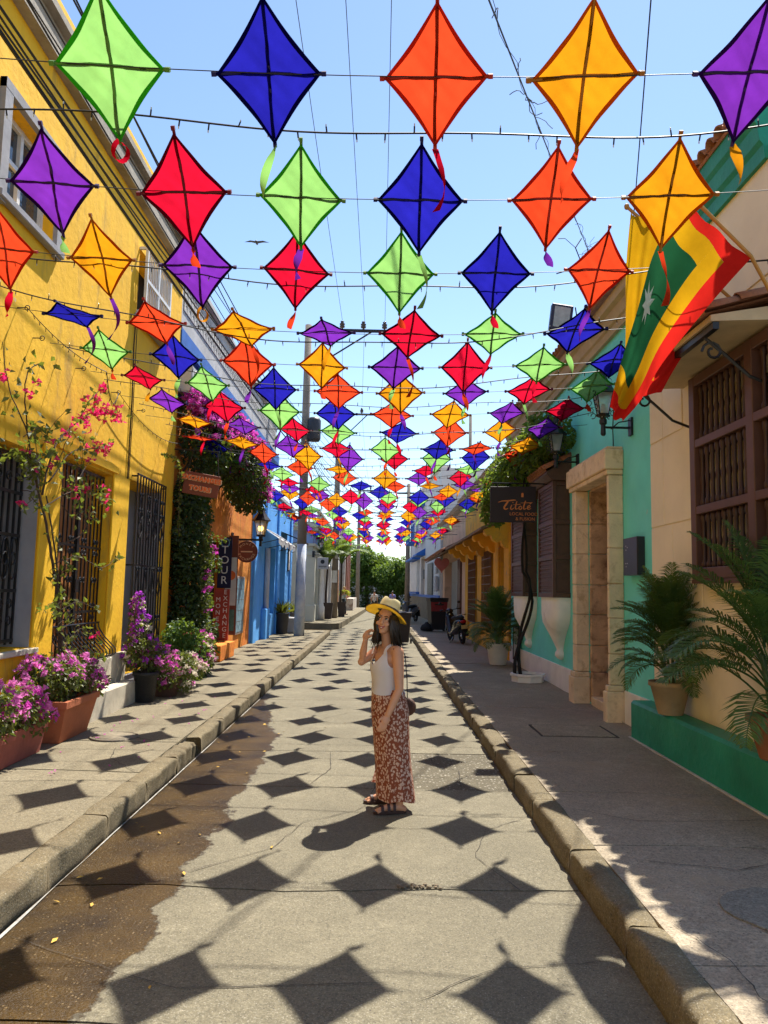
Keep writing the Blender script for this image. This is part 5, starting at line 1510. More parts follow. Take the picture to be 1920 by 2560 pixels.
# hooks on the yellow wall with loose ends of the light strings
for n_, (y, z) in enumerate([(7.43, 4.56), (7.8, 4.37), (8.93, 4.38), (10.16, 4.41), (11.25, 4.42)]):
    h = MB(); h.tube([(-3.7, y, z), (-3.6, y, z)], .006, 5); h.tube([(-3.6 + .025 * math.cos(a), y, z + .025 * math.sin(a)) for a in [2 * PI * k / 10 for k in range(11)]], .005, 4)
    tag(h.build('wall_hook', M_black), 'iron hook in the yellow wall, %s from the viewer' % ordn(n_ + 1), 'hook', 'hooks holding the kite cords')
ll = thing('string_lights', 'loose string of tiny lights sagging along the yellow wall', 'string lights', (-3.6, 9, 4))
mb = MB(); P = []
for (a, b, s) in (((-3.6, 7.43, 4.56), (-3.2, 8.6, 4.25), .08), ((-3.2, 8.6, 4.25), (-3.6, 10.16, 4.41), .25), ((-3.6, 10.16, 4.41), (-3.55, 13.2, 4.3), .18), ((-3.55, 13.2, 4.3), (-3.2, 14.6, 4.35), .35)):
    seg = sagline(a, b, s, 14); mb.tube(seg, .005, 4); P += seg
mb.build('cord', M_cable, ll)
mb = MB()
for p in P: mb.tube([p, p + Vector((rk.uniform(-.01, .01), rk.uniform(-.01, .01), -.04))], .004, 4)
mb.build('sockets', M_cable, ll, kind='stuff')
# a distant bird
bd_ = thing('bird', 'dark soaring bird high in the blue sky', 'bird', (-11.0, 62, 31))
mb = MB(); mb.ell((0, 0, 0), .12, .45, .1, 8, 6)
for s in (-1, 1):
    mb.add([(0, .2, .03), (s * .5, .25, .16), (s * 1.05, .05, .05), (s * .55, -.1, .14), (0, -.2, .03), (0, .2, 0), (s * .5, .25, .13), (s * 1.05, .05, .04), (s * .55, -.1, .11), (0, -.2, 0)], [(0, 1, 3, 4), (1, 2, 3), (5, 9, 8, 6), (6, 8, 7), (0, 5, 6, 1), (1, 6, 7, 2), (2, 7, 8, 3), (3, 8, 9, 4)])
mb.build('body', M_black, bd_).location = (0, 0, 0)
# ------------------------------------------------------------------ plants
def leafmat(name, col, col2, tr=.35, rough=.5):
    if name in MATS: return MATS[name]
    m, nt, b = nodes(name)
    tc = nt.nodes.new('ShaderNodeTexCoord').outputs['Object']
    c = mixc(nt, ramp(nt, noise(nt, tc, 9, 3, .6), .35, .65), col, col2)
    nt.links.new(c, b.inputs['Base Color']); b.inputs['Roughness'].default_value = rough; b.inputs['Specular IOR Level'].default_value = .35
    tl = nn(nt, 'ShaderNodeBsdfTranslucent'); nt.links.new(mixc(nt, .5, c, (.35, .45, .03), 'MIX'), tl.inputs[0])
    mx = nt.nodes.new('ShaderNodeMixShader'); mx.inputs[0].default_value = tr
    nt.links.new(b.outputs[0], mx.inputs[1]); nt.links.new(tl.outputs[0], mx.inputs[2]); nt.links.new(mx.outputs[0], nt.nodes['Material Output'].inputs[0])
    MATS[name] = m
    return m
L_ivy = leafmat('ivy_leaf', (.018, .04, .012), (.04, .075, .02), .22)
L_boug = leafmat('bougainvillea_leaf', (.06, .08, .02), (.14, .15, .04), .35)
L_vine = leafmat('vine_leaf', (.05, .10, .018), (.13, .19, .03), .45)
L_palm = leafmat('palm_leaf', (.03, .08, .025), (.08, .15, .04), .35, .4)
L_tree = leafmat('tree_leaf', (.035, .09, .015), (.09, .17, .03), .4)
L_shrub = leafmat('shrub_leaf', (.03, .09, .015), (.07, .15, .03), .35)
def petalmat(name, col, tr=.5):
    return mat(name, col, .7, .25, 14, trans=tr)
P_mag = petalmat('magenta_bract', (.60, .07, .44)); P_pink = petalmat('pink_bract', (.80, .24, .60)); P_red = petalmat('red_bract', (.80, .03, .19)); P_wht = petalmat('white_bract', (.78, .70, .55)); P_pur = petalmat('violet_bract', (.42, .06, .55))
M_stem = mat('woody_stem', (.07, .045, .03), .9, .3, 8, .4, 30)
M_soil = mat('soil', (.06, .04, .025), .95, .3, 12, .6, 30)

def rv(rs): 
    while True:
        v = Vector((rs.uniform(-1, 1), rs.uniform(-1, 1), rs.uniform(-1, 1)))
        if .05 < v.length < 1: return v.normalized()
def leaf(mb, p, d, n, L, W):
    d = d.normalized(); s = d.cross(n)
    if s.length < 1e-4: s = d.orthogonal()
    s = s.normalized(); n = s.cross(d)
    a = p; b = p + d * L * .45 + s * W + n * W * .35; c = p + d * L - n * L * .12; e = p + d * L * .45 - s * W + n * W * .35
    mb.add([a, b, c, e], [(0, 1, 2), (0, 2, 3)])
def cloud(mb, ells, n, L, rs, fill=.55, W=.32, up=.5):
    tot = sum(e[1][0] * e[1][1] * e[1][2] for e in ells) if ells else 1
    for (c, r) in ells:
        k = max(3, int(n * (r[0] * r[1] * r[2]) / tot))
        for _ in range(k):
            v = rv(rs); q = rs.uniform(fill, 1.0) ** .7
            p = Vector(c) + Vector((v.x * r[0], v.y * r[1], v.z * r[2])) * q * (1 + .18 * mnoise.noise(Vector(v) * 2.3 + Vector(c)))
            d = (v * .8 + rv(rs) * .9 + Vector((0, 0, -.25))).normalized()
            leaf(mb, p, d, (v + Vector((0, 0, up)) + rv(rs) * .5).normalized(), L * rs.uniform(.6, 1.2), L * W * rs.uniform(.7, 1.2))
def blossoms(mb, centres, s, rs, per=5):
    for c in centres:
        c = Vector(c)
        for _ in range(per):
            p = c + rv(rs) * s * rs.uniform(.2, 1.4)
            a = rv(rs)
            for k in range(3):
                d = (Matrix.Rotation(2.09 * k, 3, a) @ a.orthogonal().normalized() + a * .55).normalized()
                leaf(mb, p, d, a, s * rs.uniform(.8, 1.15), s * .42)
def on_ells(ells, n, rs, zmin=-1, side=None):
    out = []
    while len(out) < n:
        c, r = rs.choice(ells); v = rv(rs)
        if v.z < zmin: continue
        if side and v.dot(Vector(side)) < .1: continue
        out.append(Vector(c) + Vector((v.x * r[0], v.y * r[1], v.z * r[2])) * rs.uniform(.9, 1.08))
    return out
rp = random.Random(21)

# ivy column on the orange corner, and the bougainvillea above the shop
iv = thing('ivy_column', 'tall dark green ivy column at the corner of yellow and orange buildings', 'ivy', (-3.5, 14.4, WZ))
ells = []
for k in range(15):
    z = .35 + k * .235
    w = .36 if z < 1.2 else .33 - .04 * (z > 2.6)
    ells.append(((-3.52 + .03 * math.sin(k * 1.7) + (.1 if z < 1.0 else 0), 14.25 + rp.uniform(-.15, .2), z), (w, .75, .3)))
ells += [((-3.32, 13.9, .45), (.3, .4, .32)), ((-3.25, 14.6, 2.25), (.25, .3, .2)), ((-3.18, 14.3, 1.0), (.2, .35, .25))]
mb = MB(); cloud(mb, ells, 12500, .085, rp, .6, .36); mb.build('foliage', L_ivy, iv, kind='stuff')
mb = MB(); cloud(mb, [((-3.2, 14.1, z), (.14, .25, .2)) for z in (.6, 1.0, 1.5, 1.9, 2.3, 2.7)] + [((-3.1, 14.2, 2.62), (.22, .1, .07)), ((-2.95, 14.25, 2.72), (.15, .08, .06))], 900, .07, rp, .3, .36); mb.build('young_foliage', L_boug, iv, kind='stuff')
mb = MB(); blossoms(mb, [(-3.1 + rp.uniform(-.08, .08), 13.95 + rp.uniform(-.2, .2), z + rp.uniform(-.05, .05)) for z in (.9, 1.0, 1.35, 1.75, 1.8, 2.0, 2.05, 2.45, 2.5)], .05, rp, 6); mb.build('blossoms', P_mag, iv, kind='stuff')
mb = MB(); mb.tube([(-3.6, 14.2, .1), (-3.55, 14.25, 1.2), (-3.6, 14.3, 2.4), (-3.55, 14.4, 3.6), (-3.5, 15, 4.4)], [.06, .05, .045, .04, .03], 7); mb.build('stem', M_stem, iv)
bg = thing('bougainvillea', 'large bougainvillea with magenta blossom overhanging the orange shop', 'bougainvillea', (-3.4, 16, 4.2))
ells = [((-3.35, 14.3, 4.55), (.5, .7, .62)), ((-3.25, 15.3, 4.75), (.6, .8, .6)), ((-3.2, 16.4, 4.65), (.65, .9, .65)), ((-3.2, 17.5, 4.45), (.62, .9, .62)), ((-3.25, 18.5, 4.2), (.55, .8, .6)), ((-3.4, 19.2, 4.15), (.36, .5, .4)), ((-3.5, 14.0, 5.1), (.3, .45, .35)), ((-3.45, 15.0, 5.35), (.35, .5, .3)), ((-3.4, 16.5, 5.3), (.35, .7, .3))]
mb = MB(); cloud(mb, ells, 9500, .1, rp, .55, .36); mb.build('foliage', L_ivy, bg, kind='stuff')
cen = [c for c in on_ells(ells, 900, rp, -.3, (.75, -.15, .5)) if c.z > 4.8 or c.y > 17.0 or rp.random() < .25]
mb = MB(); blossoms(mb, cen, .06, rp, 6); mb.build('blossoms', P_mag, bg, kind='stuff')
mb = MB(); blossoms(mb, [c + rv(rp) * .08 for c in cen[::3]], .055, rp, 5); mb.build('pale_blossoms', P_pink, bg, kind='stuff')
mb = MB()
for k in range(9): mb.tube([(-3.7, 14 + k * .6, 3.9), (-3.5, 14.1 + k * .6, 4.3), (-3.2 + rp.uniform(-.2, .2), 14.2 + k * .6, 4.8), (-3.0 + rp.uniform(-.3, .3), 14.4 + k * .6, 5.2)], [.02, .016, .012, .006], 5)
mb.build('branches', M_stem, bg)
# trailing sprig on the yellow corner
sp_ = thing('trailing_vine', 'thin green vine hanging down the yellow wall corner', 'vine', (-3.6, 12.9, 3.6))
mb = MB(); P = [Vector((-3.6, 12.3, 3.95)), Vector((-3.5, 12.7, 3.98)), Vector((-3.48, 13.0, 3.8)), Vector((-3.5, 13.15, 3.4)), Vector((-3.52, 13.2, 3.0)), Vector((-3.5, 13.22, 2.7))]
for i in range(len(P) - 1):
    for k in range(16):
        p = P[i].lerp(P[i + 1], k / 16); leaf(mb, p, rv(rp) + Vector((.3, 0, -.5)), rv(rp), .09 * rp.uniform(.6, 1.1), .03)
mb.build('foliage', L_boug, sp_); mb = MB(); mb.tube(P, .006, 4); mb.build('stem', M_stem, sp_)

# terracotta planters with bougainvillea
M_terra = mat('terracotta', (.40, .12, .05), .8, .16, 4, .3, 25, col2=(.30, .09, .04), s2=3)
M_terra2 = mat('faded_red_terracotta', (.30, .085, .06), .85, .2, 4, .35, 25, col2=(.2, .07, .05), s2=3)
def trough(root, x0, x1, y0, y1, z0, z1, fl, m):
    """tapered open box"""
    mb = MB(); t = .03
    def rect(e, z, i=0): return [(x0 - e + i, y0 - e + i, z), (x1 + e - i, y0 - e + i, z), (x1 + e - i, y1 + e - i, z), (x0 - e + i, y1 + e - i, z)]
    lv = [rect(0, z0), rect(fl * .9, z1 - .07), rect(fl + .012, z1 - .068), rect(fl + .014, z1), rect(fl, z1, t), rect(fl * .6, z1 - .1, t)]
    vs = [p for r in lv for p in r]; fs = []
    for i in range(len(lv) - 1):
        for k in range(4): fs.append((4 * i + k, 4 * i + (k + 1) % 4, 4 * i + 4 + (k + 1) % 4, 4 * i + 4 + k))
    fs.append((3, 2, 1, 0)); mb.add(vs, fs); mb.build('trough', m, root)
    mb = MB(); mb.box(x0 - fl * .5, x1 + fl * .5, y0 - fl * .5, y1 + fl * .5, z1 - .1, z1 - .05); mb.build('soil', M_soil, root)
tp1 = thing('planter', 'long faded red terracotta trough planter at the left edge of the picture', 'planter', (-3.42, 6.8, WZ))
trough(tp1, -3.52, -3.27, 5.6, 7.62, WZ + .004, .47, .035, M_terra2)
tp2 = thing('planter', 'square tapered terracotta planter beside the yellow doorstep', 'planter', (-3.42, 8.4, WZ))
trough(tp2, -3.46, -3.24, 8.0, 8.74, WZ + .004, .6, .08, M_terra)
def flowering(name, lab, ells, nl, nb, seed, pet, base, zmin=-.1, leafL=.06, stems=8, lm=None, s=.036):
    rs_ = random.Random(seed)
    t = thing(name, lab, 'flowering plant', base)
    mb = MB(); cloud(mb, ells, nl, leafL, rs_, .35, .34); mb.build('foliage', lm or L_boug, t, kind='stuff')
    for i, (pm, fr) in enumerate(pet):
        mb = MB(); blossoms(mb, on_ells(ells, int(nb * fr), rs_, zmin), s, rs_, 5); mb.build('blossoms', pm, t, kind='stuff')
    mb = MB()
    for _ in range(stems):
        c, r = rs_.choice(ells); e = Vector(c) + rv(rs_) * min(r) * .8; b = Vector(base) + Vector((rs_.uniform(-.05, .05), rs_.uniform(-.05, .05), -.05))
        mb.tube([b, b.lerp(e, .5) + Vector((0, 0, .06)), e], [.012, .009, .004], 5)
    mb.build('stems', M_stem, t)
    return t
flowering('bougainvillea', 'pink bougainvillea filling the long trough planter at left', [((-3.4, 6.0, .62), (.28, .4, .24)), ((-3.38, 6.6, .68), (.3, .42, .3)), ((-3.36, 7.2, .62), (.28, .38, .26)), ((-3.3, 7.55, .5), (.18, .2, .16))], 2200, 150, 31, [(P_pink, .6), (P_mag, .4)], (-3.4, 6.8, .45))
flowering('bougainvillea', 'pink bougainvillea growing in the square terracotta planter', [((-3.42, 8.2, .82), (.3, .34, .24)), ((-3.36, 8.62, .8), (.27, .3, .22)), ((-3.25, 8.95, .66), (.14, .2, .13)), ((-3.45, 7.9, .85), (.22, .25, .2))], 1900, 85, 32, [(P_pink, .7), (P_mag, .3)], (-3.4, 8.4, .58))
# climbing bougainvillea up the yellow wall
cl = thing('climbing_bougainvillea', 'leggy climbing bougainvillea with red flowers against the yellow wall', 'bougainvillea', (-3.45, 8.35, .6))
mbs = MB(); mbl = MB(); mbf = MB()
def branch(pts, r0, r1, nl, L=.075, flowers=(), spread=.1, bare=.25):
    pts = [Vector(p) for p in pts]; out = []
    for i in range(len(pts) - 1):
        p0, p1, p2, p3 = pts[max(i - 1, 0)], pts[i], pts[i + 1], pts[min(i + 2, len(pts) - 1)]
        for k in range(6):
            t = k / 6
            out.append(.5 * ((2 * p1) + (-p0 + p2) * t + (2 * p0 - 5 * p1 + 4 * p2 - p3) * t * t + (-p0 + 3 * p1 - 3 * p2 + p3) * t ** 3) + rv(rp) * .006)
    out.append(pts[-1]); n = len(out)
    mbs.tube(out, [r0 + (r1 - r0) * i / (n - 1) for i in range(n)], 5)
    for _ in range(int(nl * .68)):
        i = int((bare + (1 - bare) * rp.random()) * (n - 1)); p = out[i] + rv(rp) * spread * rp.random()
        leaf(mbl, p, rv(rp) + Vector((.2, -.1, -.3)), rv(rp) + Vector((.3, 0, .5)), L * rp.uniform(.6, 1.25), L * .36)
    for (t, k, s) in flowers:
        p = out[min(n - 1, int(t * (n - 1)))]
        blossoms(mbf, [p + rv(rp) * s * rp.random() for _ in range(k)], .038, rp, 3)
branch([(-3.42, 8.45, .6), (-3.4, 8.3, 1.2), (-3.42, 8.1, 1.8), (-3.45, 7.85, 2.4), (-3.5, 7.6, 2.9)], .02, .012, 16, flowers=())
branch([(-3.44, 8.4, .6), (-3.42, 8.25, 1.3), (-3.4, 8.05, 2.0), (-3.45, 7.8, 2.7)], .014, .008, 14)
branch([(-3.45, 7.7, 2.7), (-3.45, 7.9, 3.2), (-3.42, 8.3, 3.55), (-3.4, 8.9, 3.85), (-3.38, 9.6, 3.95)], .012, .004, 50, flowers=[(.45, 3, .1), (.6, 9, .16), (.72, 10, .18), (.82, 14, .2), (.95, 14, .22)], spread=.12)
branch([(-3.45, 7.85, 2.85), (-3.42, 8.3, 3.25), (-3.4, 8.9, 3.4), (-3.38, 9.4, 3.55)], .009, .003, 40, flowers=[(.9, 8, .14), (.7, 2, .08)], spread=.09)
branch([(-3.42, 8.4, 3.6), (-3.4, 8.7, 3.95), (-3.4, 9.2, 4.25)], .006, .003, 30, flowers=[(.5, 4, .1), (.9, 5, .1)], spread=.08)
branch([(-3.5, 7.6, 2.9), (-3.5, 7.4, 3.3), (-3.5, 7.3, 3.8), (-3.5, 7.6, 4.05)], .01, .004, 60, flowers=[(.6, 3, .2)], spread=.2)
branch([(-3.5, 7.4, 3.3), (-3.5, 7.0, 3.6), (-3.5, 6.8, 4.0)], .008, .003, 32, flowers=[(.7, 3, .1)], spread=.16)
branch([(-3.45, 7.6, 2.75), (-3.4, 7.3, 3.0), (-3.45, 7.0, 3.05)], .01, .004, 170, spread=.24, flowers=[(.5, 2, .2)])
branch([(-3.45, 7.8, 2.6), (-3.35, 8.2, 2.8), (-3.3, 8.7, 2.85), (-3.3, 9.2, 2.75)], .008, .003, 110, spread=.18, flowers=[(.4, 3, .1), (.55, 5, .15), (.85, 5, .14)])
branch([(-3.42, 8.0, 2.0), (-3.35, 8.5, 2.1), (-3.3, 9.1, 2.0), (-3.3, 9.7, 2.2)], .006, .003, 34, spread=.06)
branch([(-3.42, 8.15, 1.5), (-3.36, 8.6, 1.6), (-3.32, 9.1, 1.5)], .005, .002, 20, spread=.05)
branch([(-3.42, 8.1, 2.2), (-3.3, 8.5, 2.4), (-3.3, 8.3, 2.75)], .01, .006, 4)
branch([(-3.4, 8.2, 1.4), (-3.36, 7.9, 1.6), (-3.36, 7.7, 1.5)], .005, .002, 26, spread=.09)
branch([(-3.4, 8.3, 1.1), (-3.36, 8.7, 1.3), (-3.3, 9.0, 1.15)], .005, .002, 24, spread=.09, flowers=[(.9, 2, .06)])
branch([(-3.4, 8.4, .7), (-3.3, 8.8, 1.0), (-3.25, 9.1, 1.0)], .006, .002, 40, spread=.12)
for k in range(16):
    y0 = rp.uniform(7.2, 8.6); z0 = rp.uniform(2.5, 3.3)
    branch([(-3.45, y0, z0), (-3.35 + rp.uniform(-.1, .1), y0 + rp.uniform(-.3, .35), z0 + rp.uniform(-.2, .3)), (-3.33, y0 + rp.uniform(-.4, .5), z0 + rp.uniform(-.3, .4))], .005, .002, 16, spread=.09, flowers=[(.9, 1, .05)] if k % 3 == 0 else ())
for k in range(26):
    z0 = rp.uniform(.6, 1.9); y0 = 8.45 - .2 * (z0 - .6)
    branch([(-3.42, y0, z0), (-3.4 + rp.uniform(-.05, .1), y0 + rp.uniform(-.25, .25), z0 + rp.uniform(0, .2)), (-3.38, y0 + rp.uniform(-.45, .45), z0 + rp.uniform(-.1, .35))], .004, .0015, 6, spread=.05)
mbs.build('branches', M_stem, cl); mbl.build('foliage', L_boug, cl, kind='stuff'); mbf.build('blossoms', P_red, cl, kind='stuff')

# group of flower pots under the caged window
def pot(root, c, r0, r1, h, m, n=24, rim=.015, name='pot'):
    mb = MB(); mb.lathe([(r0 * .96, 0), (r0, .01), (r1 * .97, h - .05), (r1 + rim, h - .045), (r1 + rim, h), (r1 - .02, h), (r1 - .03, h - .07), (0, h - .07)], n, c, cap=False)
    mb.build(name, m, root, True)
    mb = MB(); mb.lathe([(r1 - .028, 0), (0, .01)], n, (c[0], c[1], c[2] + h - .06), cap=False); mb.build('soil', M_soil, root)
M_bpot = mat('black_woven_pot', (.02, .02, .022), .5, .3, 40, .6, 60)
M_rpot = mat('brown_pot', (.11, .055, .04), .7, .2, 6)
M_wpot = mat('pale_bucket', (.45, .45, .43), .6, .1, 6)
for (nm, lab, c, r0, r1, h, m) in [('flower_pot', 'black woven pot standing at the end of the stone plinth', (-3.27, 10.95, WZ), .13, .17, .42, M_bpot), ('flower_pot', 'low brown pot between the black pot and the pale bucket', (-3.15, 11.6, WZ), .16, .22, .24, M_rpot), ('flower_pot', 'pale bucket pot under the green shrub', (-3.1, 12.35, WZ), .14, .17, .4, M_wpot)]:
    t = thing(nm, lab, 'pot', c); pot(t, c, r0, r1, h, m)
flowering('bougainvillea', 'tall violet and white bougainvillea in the black woven pot', [((-3.35, 11.0, .85), (.26, .3, .28)), ((-3.42, 11.0, 1.2), (.14, .16, .24)), ((-3.45, 11.0, 1.5), (.09, .1, .2))], 900, 80, 41, [(P_pur, .75), (P_wht, .2)], (-3.3, 10.95, .6), -.6)
flowering('bougainvillea', 'magenta bougainvillea spilling between the pots by the window', [((-3.2, 11.2, .72), (.3, .3, .24)), ((-3.12, 11.35, .5), (.22, .25, .2))], 1000, 95, 42, [(P_mag, .5), (P_pink, .5)], (-3.2, 11.2, .5), -.5)
flowering('bougainvillea', 'white flowered bougainvillea trailing over the low brown pot', [((-2.98, 11.75, .62), (.24, .34, .2)), ((-2.92, 11.7, .4), (.16, .25, .18)), ((-2.85, 12.2, .5), (.14, .2, .16))], 900, 85, 43, [(P_wht, .75), (P_pink, .25)], (-3.1, 11.7, .42), -.6)
flowering('shrub', 'round green leafy shrub with few flowers behind the pots', [((-3.2, 12.5, .95), (.3, .42, .32)), ((-3.05, 12.75, .75), (.24, .35, .3)), ((-3.25, 12.9, .6), (.35, .4, .4))], 3200, 5, 44, [(P_red, 1)], (-3.15, 12.4, .5), 0, .075, 8, L_shrub)
flowering('bougainvillea', 'pale pink flowers at the foot of the ivy column', [((-2.93, 13.0, .85), (.16, .25, .16)), ((-2.9, 13.1, .6), (.14, .2, .16))], 400, 45, 45, [(P_pink, .6), (P_wht, .4)], (-3.0, 13.0, .4), -.4)
# fallen petals
mb = MB()
for _ in range(26):
    x, y = rp.uniform(-3.2, -2.2), rp.uniform(6.6, 11.5)
    for k in range(3): leaf(mb, Vector((x, y, WZ + .009)) + rv(rp) * .008, Vector((rp.uniform(-1, 1), rp.uniform(-1, 1), .25)), Vector((0, 0, 1)), .022, .010)
tag(mb.build('fallen_petals', P_mag, kind='stuff'), 'fallen magenta petals scattered on the left pavement', 'petals')

# ------------------------------------------------------------------ palms
def frond_mesh(L, bend, seed, n=40, wl=.27, droop=.5):
    rs_ = random.Random(seed); mb = MB()
    def rc(t):  # rachis in local xz plane, starts up, bends over +x
        a = bend[0] + (bend[1] - bend[0]) * t ** 1.2
        return a
    p = Vector((0, 0, 0)); pts = [p.copy()]; m = 14
    for i in range(m):
        a = rc((i + .5) / m)
        p = p + Vector((math.sin(a), .02 * math.sin(i + seed), math.cos(a))) * L / m; pts.append(p.copy())
    mb.tube(pts, [.008 * (1 - .8 * i / m) + .0015 for i in range(m + 1)], 4)
    for i in range(n):
        t = .26 + .74 * i / (n - 1)
        f = t * m; k = min(m - 1, int(f)); q = pts[k].lerp(pts[k + 1], f - k); d = (pts[k + 1] - pts[k]).normalized()
        upn = Vector((0, 1, 0)).cross(d) * -1
        for s in (-1, 1):
            ll = wl * math.sin(PI * (.16 + .8 * (t - .26) / .74)) ** .7 * rs_.uniform(.85, 1.12)
            dd = (d * .75 + Vector((0, s, 0)) * .85 + upn * .25 + rv(rs_) * .1).normalized()
            e1 = q + dd * ll * .55; e2 = e1 + (dd + Vector((0, 0, -droop - rs_.random() * .3))).normalized() * ll * .45
            w = .0075 * (wl / .27)
            sd = d.cross(dd).cross(dd).normalized() * w
            mb.add([q - sd * .5, q + sd * .5, e1 + sd, e1 - sd, e2], [(0, 1, 2, 3), (3, 2, 4)])
    return mb.mesh('frond', False)
FR = [frond_mesh(1.0, b, 60 + i) for i, b in enumerate([(.05, .9), (.15, 1.5), (.3, 2.0), (.5, 2.3), (.25, 1.2), (.6, 1.9), (.1, .5)])]
def palm(root, c, n, s, seed, tilt=(0, .5), low=.0, hz=.4):
    rs_ = random.Random(seed)
    mb = MB()
    for k in range(7):
        a = k * 2.4; mb.tube([Vector(c) + Vector((.03 * math.cos(a), .03 * math.sin(a), -.05)), Vector(c) + Vector((.06 * math.cos(a), .06 * math.sin(a), .25 * s)), Vector(c) + Vector((.1 * math.cos(a), .1 * math.sin(a), .5 * s))], [.014, .012, .008], 5)
    mb.build('canes', mat('palm_cane', (.10, .12, .04), .6, .2, 8), root)
    P = Vector(root.location)
    for k in range(n):
        a = k * 2.399 + rs_.uniform(-.3, .3); q = k / n
        m = FR[6 if q < .08 else (0 if q < .2 else (4 if q < .38 else (1 if q < .55 else (2 if q < .78 else rs_.choice((3, 5))))))]
        z0 = hz * (1 - .85 * q) * s + low + rs_.uniform(-.04, .06)
        o = shared('frond', m, L_palm, root, Vector(c) - P + Vector((.06 * math.cos(a), .06 * math.sin(a), z0)), (0, rs_.uniform(*tilt) * q, a), None)
        o.rotation_euler = Euler((0, rs_.uniform(tilt[0], tilt[1]) * q, a), 'XYZ')
        sc_ = s * rs_.uniform(.8, 1.1); o.scale = (sc_, sc_, sc_)
M_cpot = mat('sand_pot', (.42, .30, .17), .85, .14, 4, .3, 25, col2=(.33, .2, .1), s2=3)
t = thing('potted_palm', 'areca palm in sand coloured pot on the green bench beside the doorway', 'potted palm', (3.0, 7.95, .56))
pot(t, (3.02, 7.95, .598), .125, .2, .33, M_cpot); palm(t, (3.02, 7.95, .88), 92, .64, 71, (-.2, .65), 0, .95)
t = thing('potted_palm', 'large areca palm with broad fronds cut off by the right picture edge', 'potted palm', (2.95, 5.75, .56))
pot(t, (3.02, 5.85, .598), .125, .2, .32, mat('terracotta_dark', (.3, .12, .05), .8, .2, 4)); palm(t, (3.02, 5.85, .88), 46, .98, 77, (-.1, .6), 0, .6)
t = thing('potted_palm', 'dark areca palm in a round white pot beside the far bay window', 'potted palm', (2.75, 17.6, WZ))
pot(t, (2.75, 17.6, WZ + .003), .19, .26, .48, M_white); palm(t, (2.75, 17.6, .6), 80, .82, 83, (-.1, .8), 0, .7)

# vine with twisted trunk over the bay window
M_trunk = mat('dark_trunk', (.022, .016, .012), .9, .3, 8, .6, 25)
vt = thing('climbing_vine', 'twisted dark trunk vine with bright leaves over the turquoise wall', 'vine', (2.78, 14.35, .3))
mb = MB()
for ph_ in (0, PI):
    P = []
    for i in range(30):
        t_ = i / 29; z = .28 + t_ * 4.0
        amp = .055 * (1 - .4 * t_)
        bx = 2.74 + .06 * math.sin(t_ * 5) + (.12 * math.sin((t_ - .18) * 9) if t_ < .45 else .1 * (t_ - .4))
        by = 14.4 + (.25 * math.sin(t_ * 4.2)) + (-.35 * math.sin(min(1, t_ / .35) * PI) * -1)
        P.append((bx + amp * math.cos(t_ * 11 + ph_), by + amp * math.sin(t_ * 11 + ph_), z))
    mb.tube(P, [.036 * (1 - .6 * i / 29) for i in range(30)], 7)
mb.build('trunk', M_trunk, vt, True)
ells = [((2.95, 12.6, 4.45), (.32, .5, .28)), ((2.85, 13.5, 4.4), (.45, .7, .42)), ((2.75, 14.5, 4.35), (.5, .8, .45)), ((2.75, 15.6, 4.25), (.5, .8, .45)), ((2.7, 16.6, 4.05), (.48, .7, .5)), ((2.55, 16.9, 3.7), (.3, .5, .4)), ((3.0, 14.2, 4.85), (.3, .8, .3))]
mb = MB(); cloud(mb, ells, 5200, .13, rp, .5, .36); mb.build('foliage', L_vine, vt, kind='stuff')
mb = MB()
for k in range(24):
    y = rp.uniform(12.4, 16.8); mb.tube([(2.85, 14.4, 4.1), (2.9, (14.4 + y) / 2, 4.3), (2.7 + rp.uniform(-.25, .2), y, 4.2 + rp.uniform(-.3, .4))], [.015, .01, .004], 4)
mb.build('branches', M_trunk, vt)
pln = thing('planter', 'low white octagonal planter at the foot of the twisted vine', 'planter', (2.8, 14.35, WZ))
mb = MB(); mb.lathe([(.3, 0), (.3, .1), (.33, .11), (.33, .15), (.28, .15), (.27, .1), (0, .1)], 8, (2.8, 14.35, WZ + .003), cap=False); mb.build('tray', M_white, pln)
mb = MB(); mb.lathe([(.27, 0), (0, .02)], 8, (2.8, 14.35, WZ + .11), cap=False); mb.build('soil', M_soil, pln)

# small potted plants by the blue building, palm by the second pole
for (nm, lab, c, r0, r1, h, m, s) in [('potted_plant', 'spiky yellow green plant in a tall dark pot against the blue wall', (-3.5, 27.9, WZ), .2, .27, .75, mat('dark_grey_pot', (.05, .05, .055), .6, .2), .62), ('potted_plant', 'small reddish plant in a grey pot behind the first utility pole', (-3.3, 30.3, WZ), .17, .22, .7, mat('mid_grey_pot', (.16, .15, .15), .7, .2), .45)]:
    t = thing(nm, lab, 'potted plant', c); pot(t, c, r0, r1, h, m)
    mb = MB()
    for k in range(70):
        a = rp.uniform(0, 2 * PI); el = rp.uniform(.4, 1.4); d = Vector((math.cos(a) * math.cos(el), math.sin(a) * math.cos(el), math.sin(el)))
        leaf(mb, Vector(c) + Vector((0, 0, h - .05)) + rv(rp) * .06, d, Vector((0, 0, 1)), s * rp.uniform(.5, 1.1), .03)
    mb.build('foliage', leafmat('croton_leaf', (.10, .12, .02), (.25, .2, .04), .3), t)
st_ = thing('concrete_block', 'low pale concrete block beside the dark plant pot', 'block', (-3.2, 29.0, WZ))
mb = MB(); mb.cbox(-3.5, -3.1, 28.5, 29.6, WZ + .002, .72, .02); mb.build('body', M_gre2, st_)
pt = thing('palm_tree', 'young palm tree in front of the white columns by the second pole', 'palm tree', (-2.75, 40.2, .27))
mb = MB(); mb.tube([(-2.75, 40.2, .3), (-2.78, 40.2, 1.6), (-2.72, 40.2, 3.0)], [.07, .055, .05], 8); mb.build('trunk', M_stem, pt)
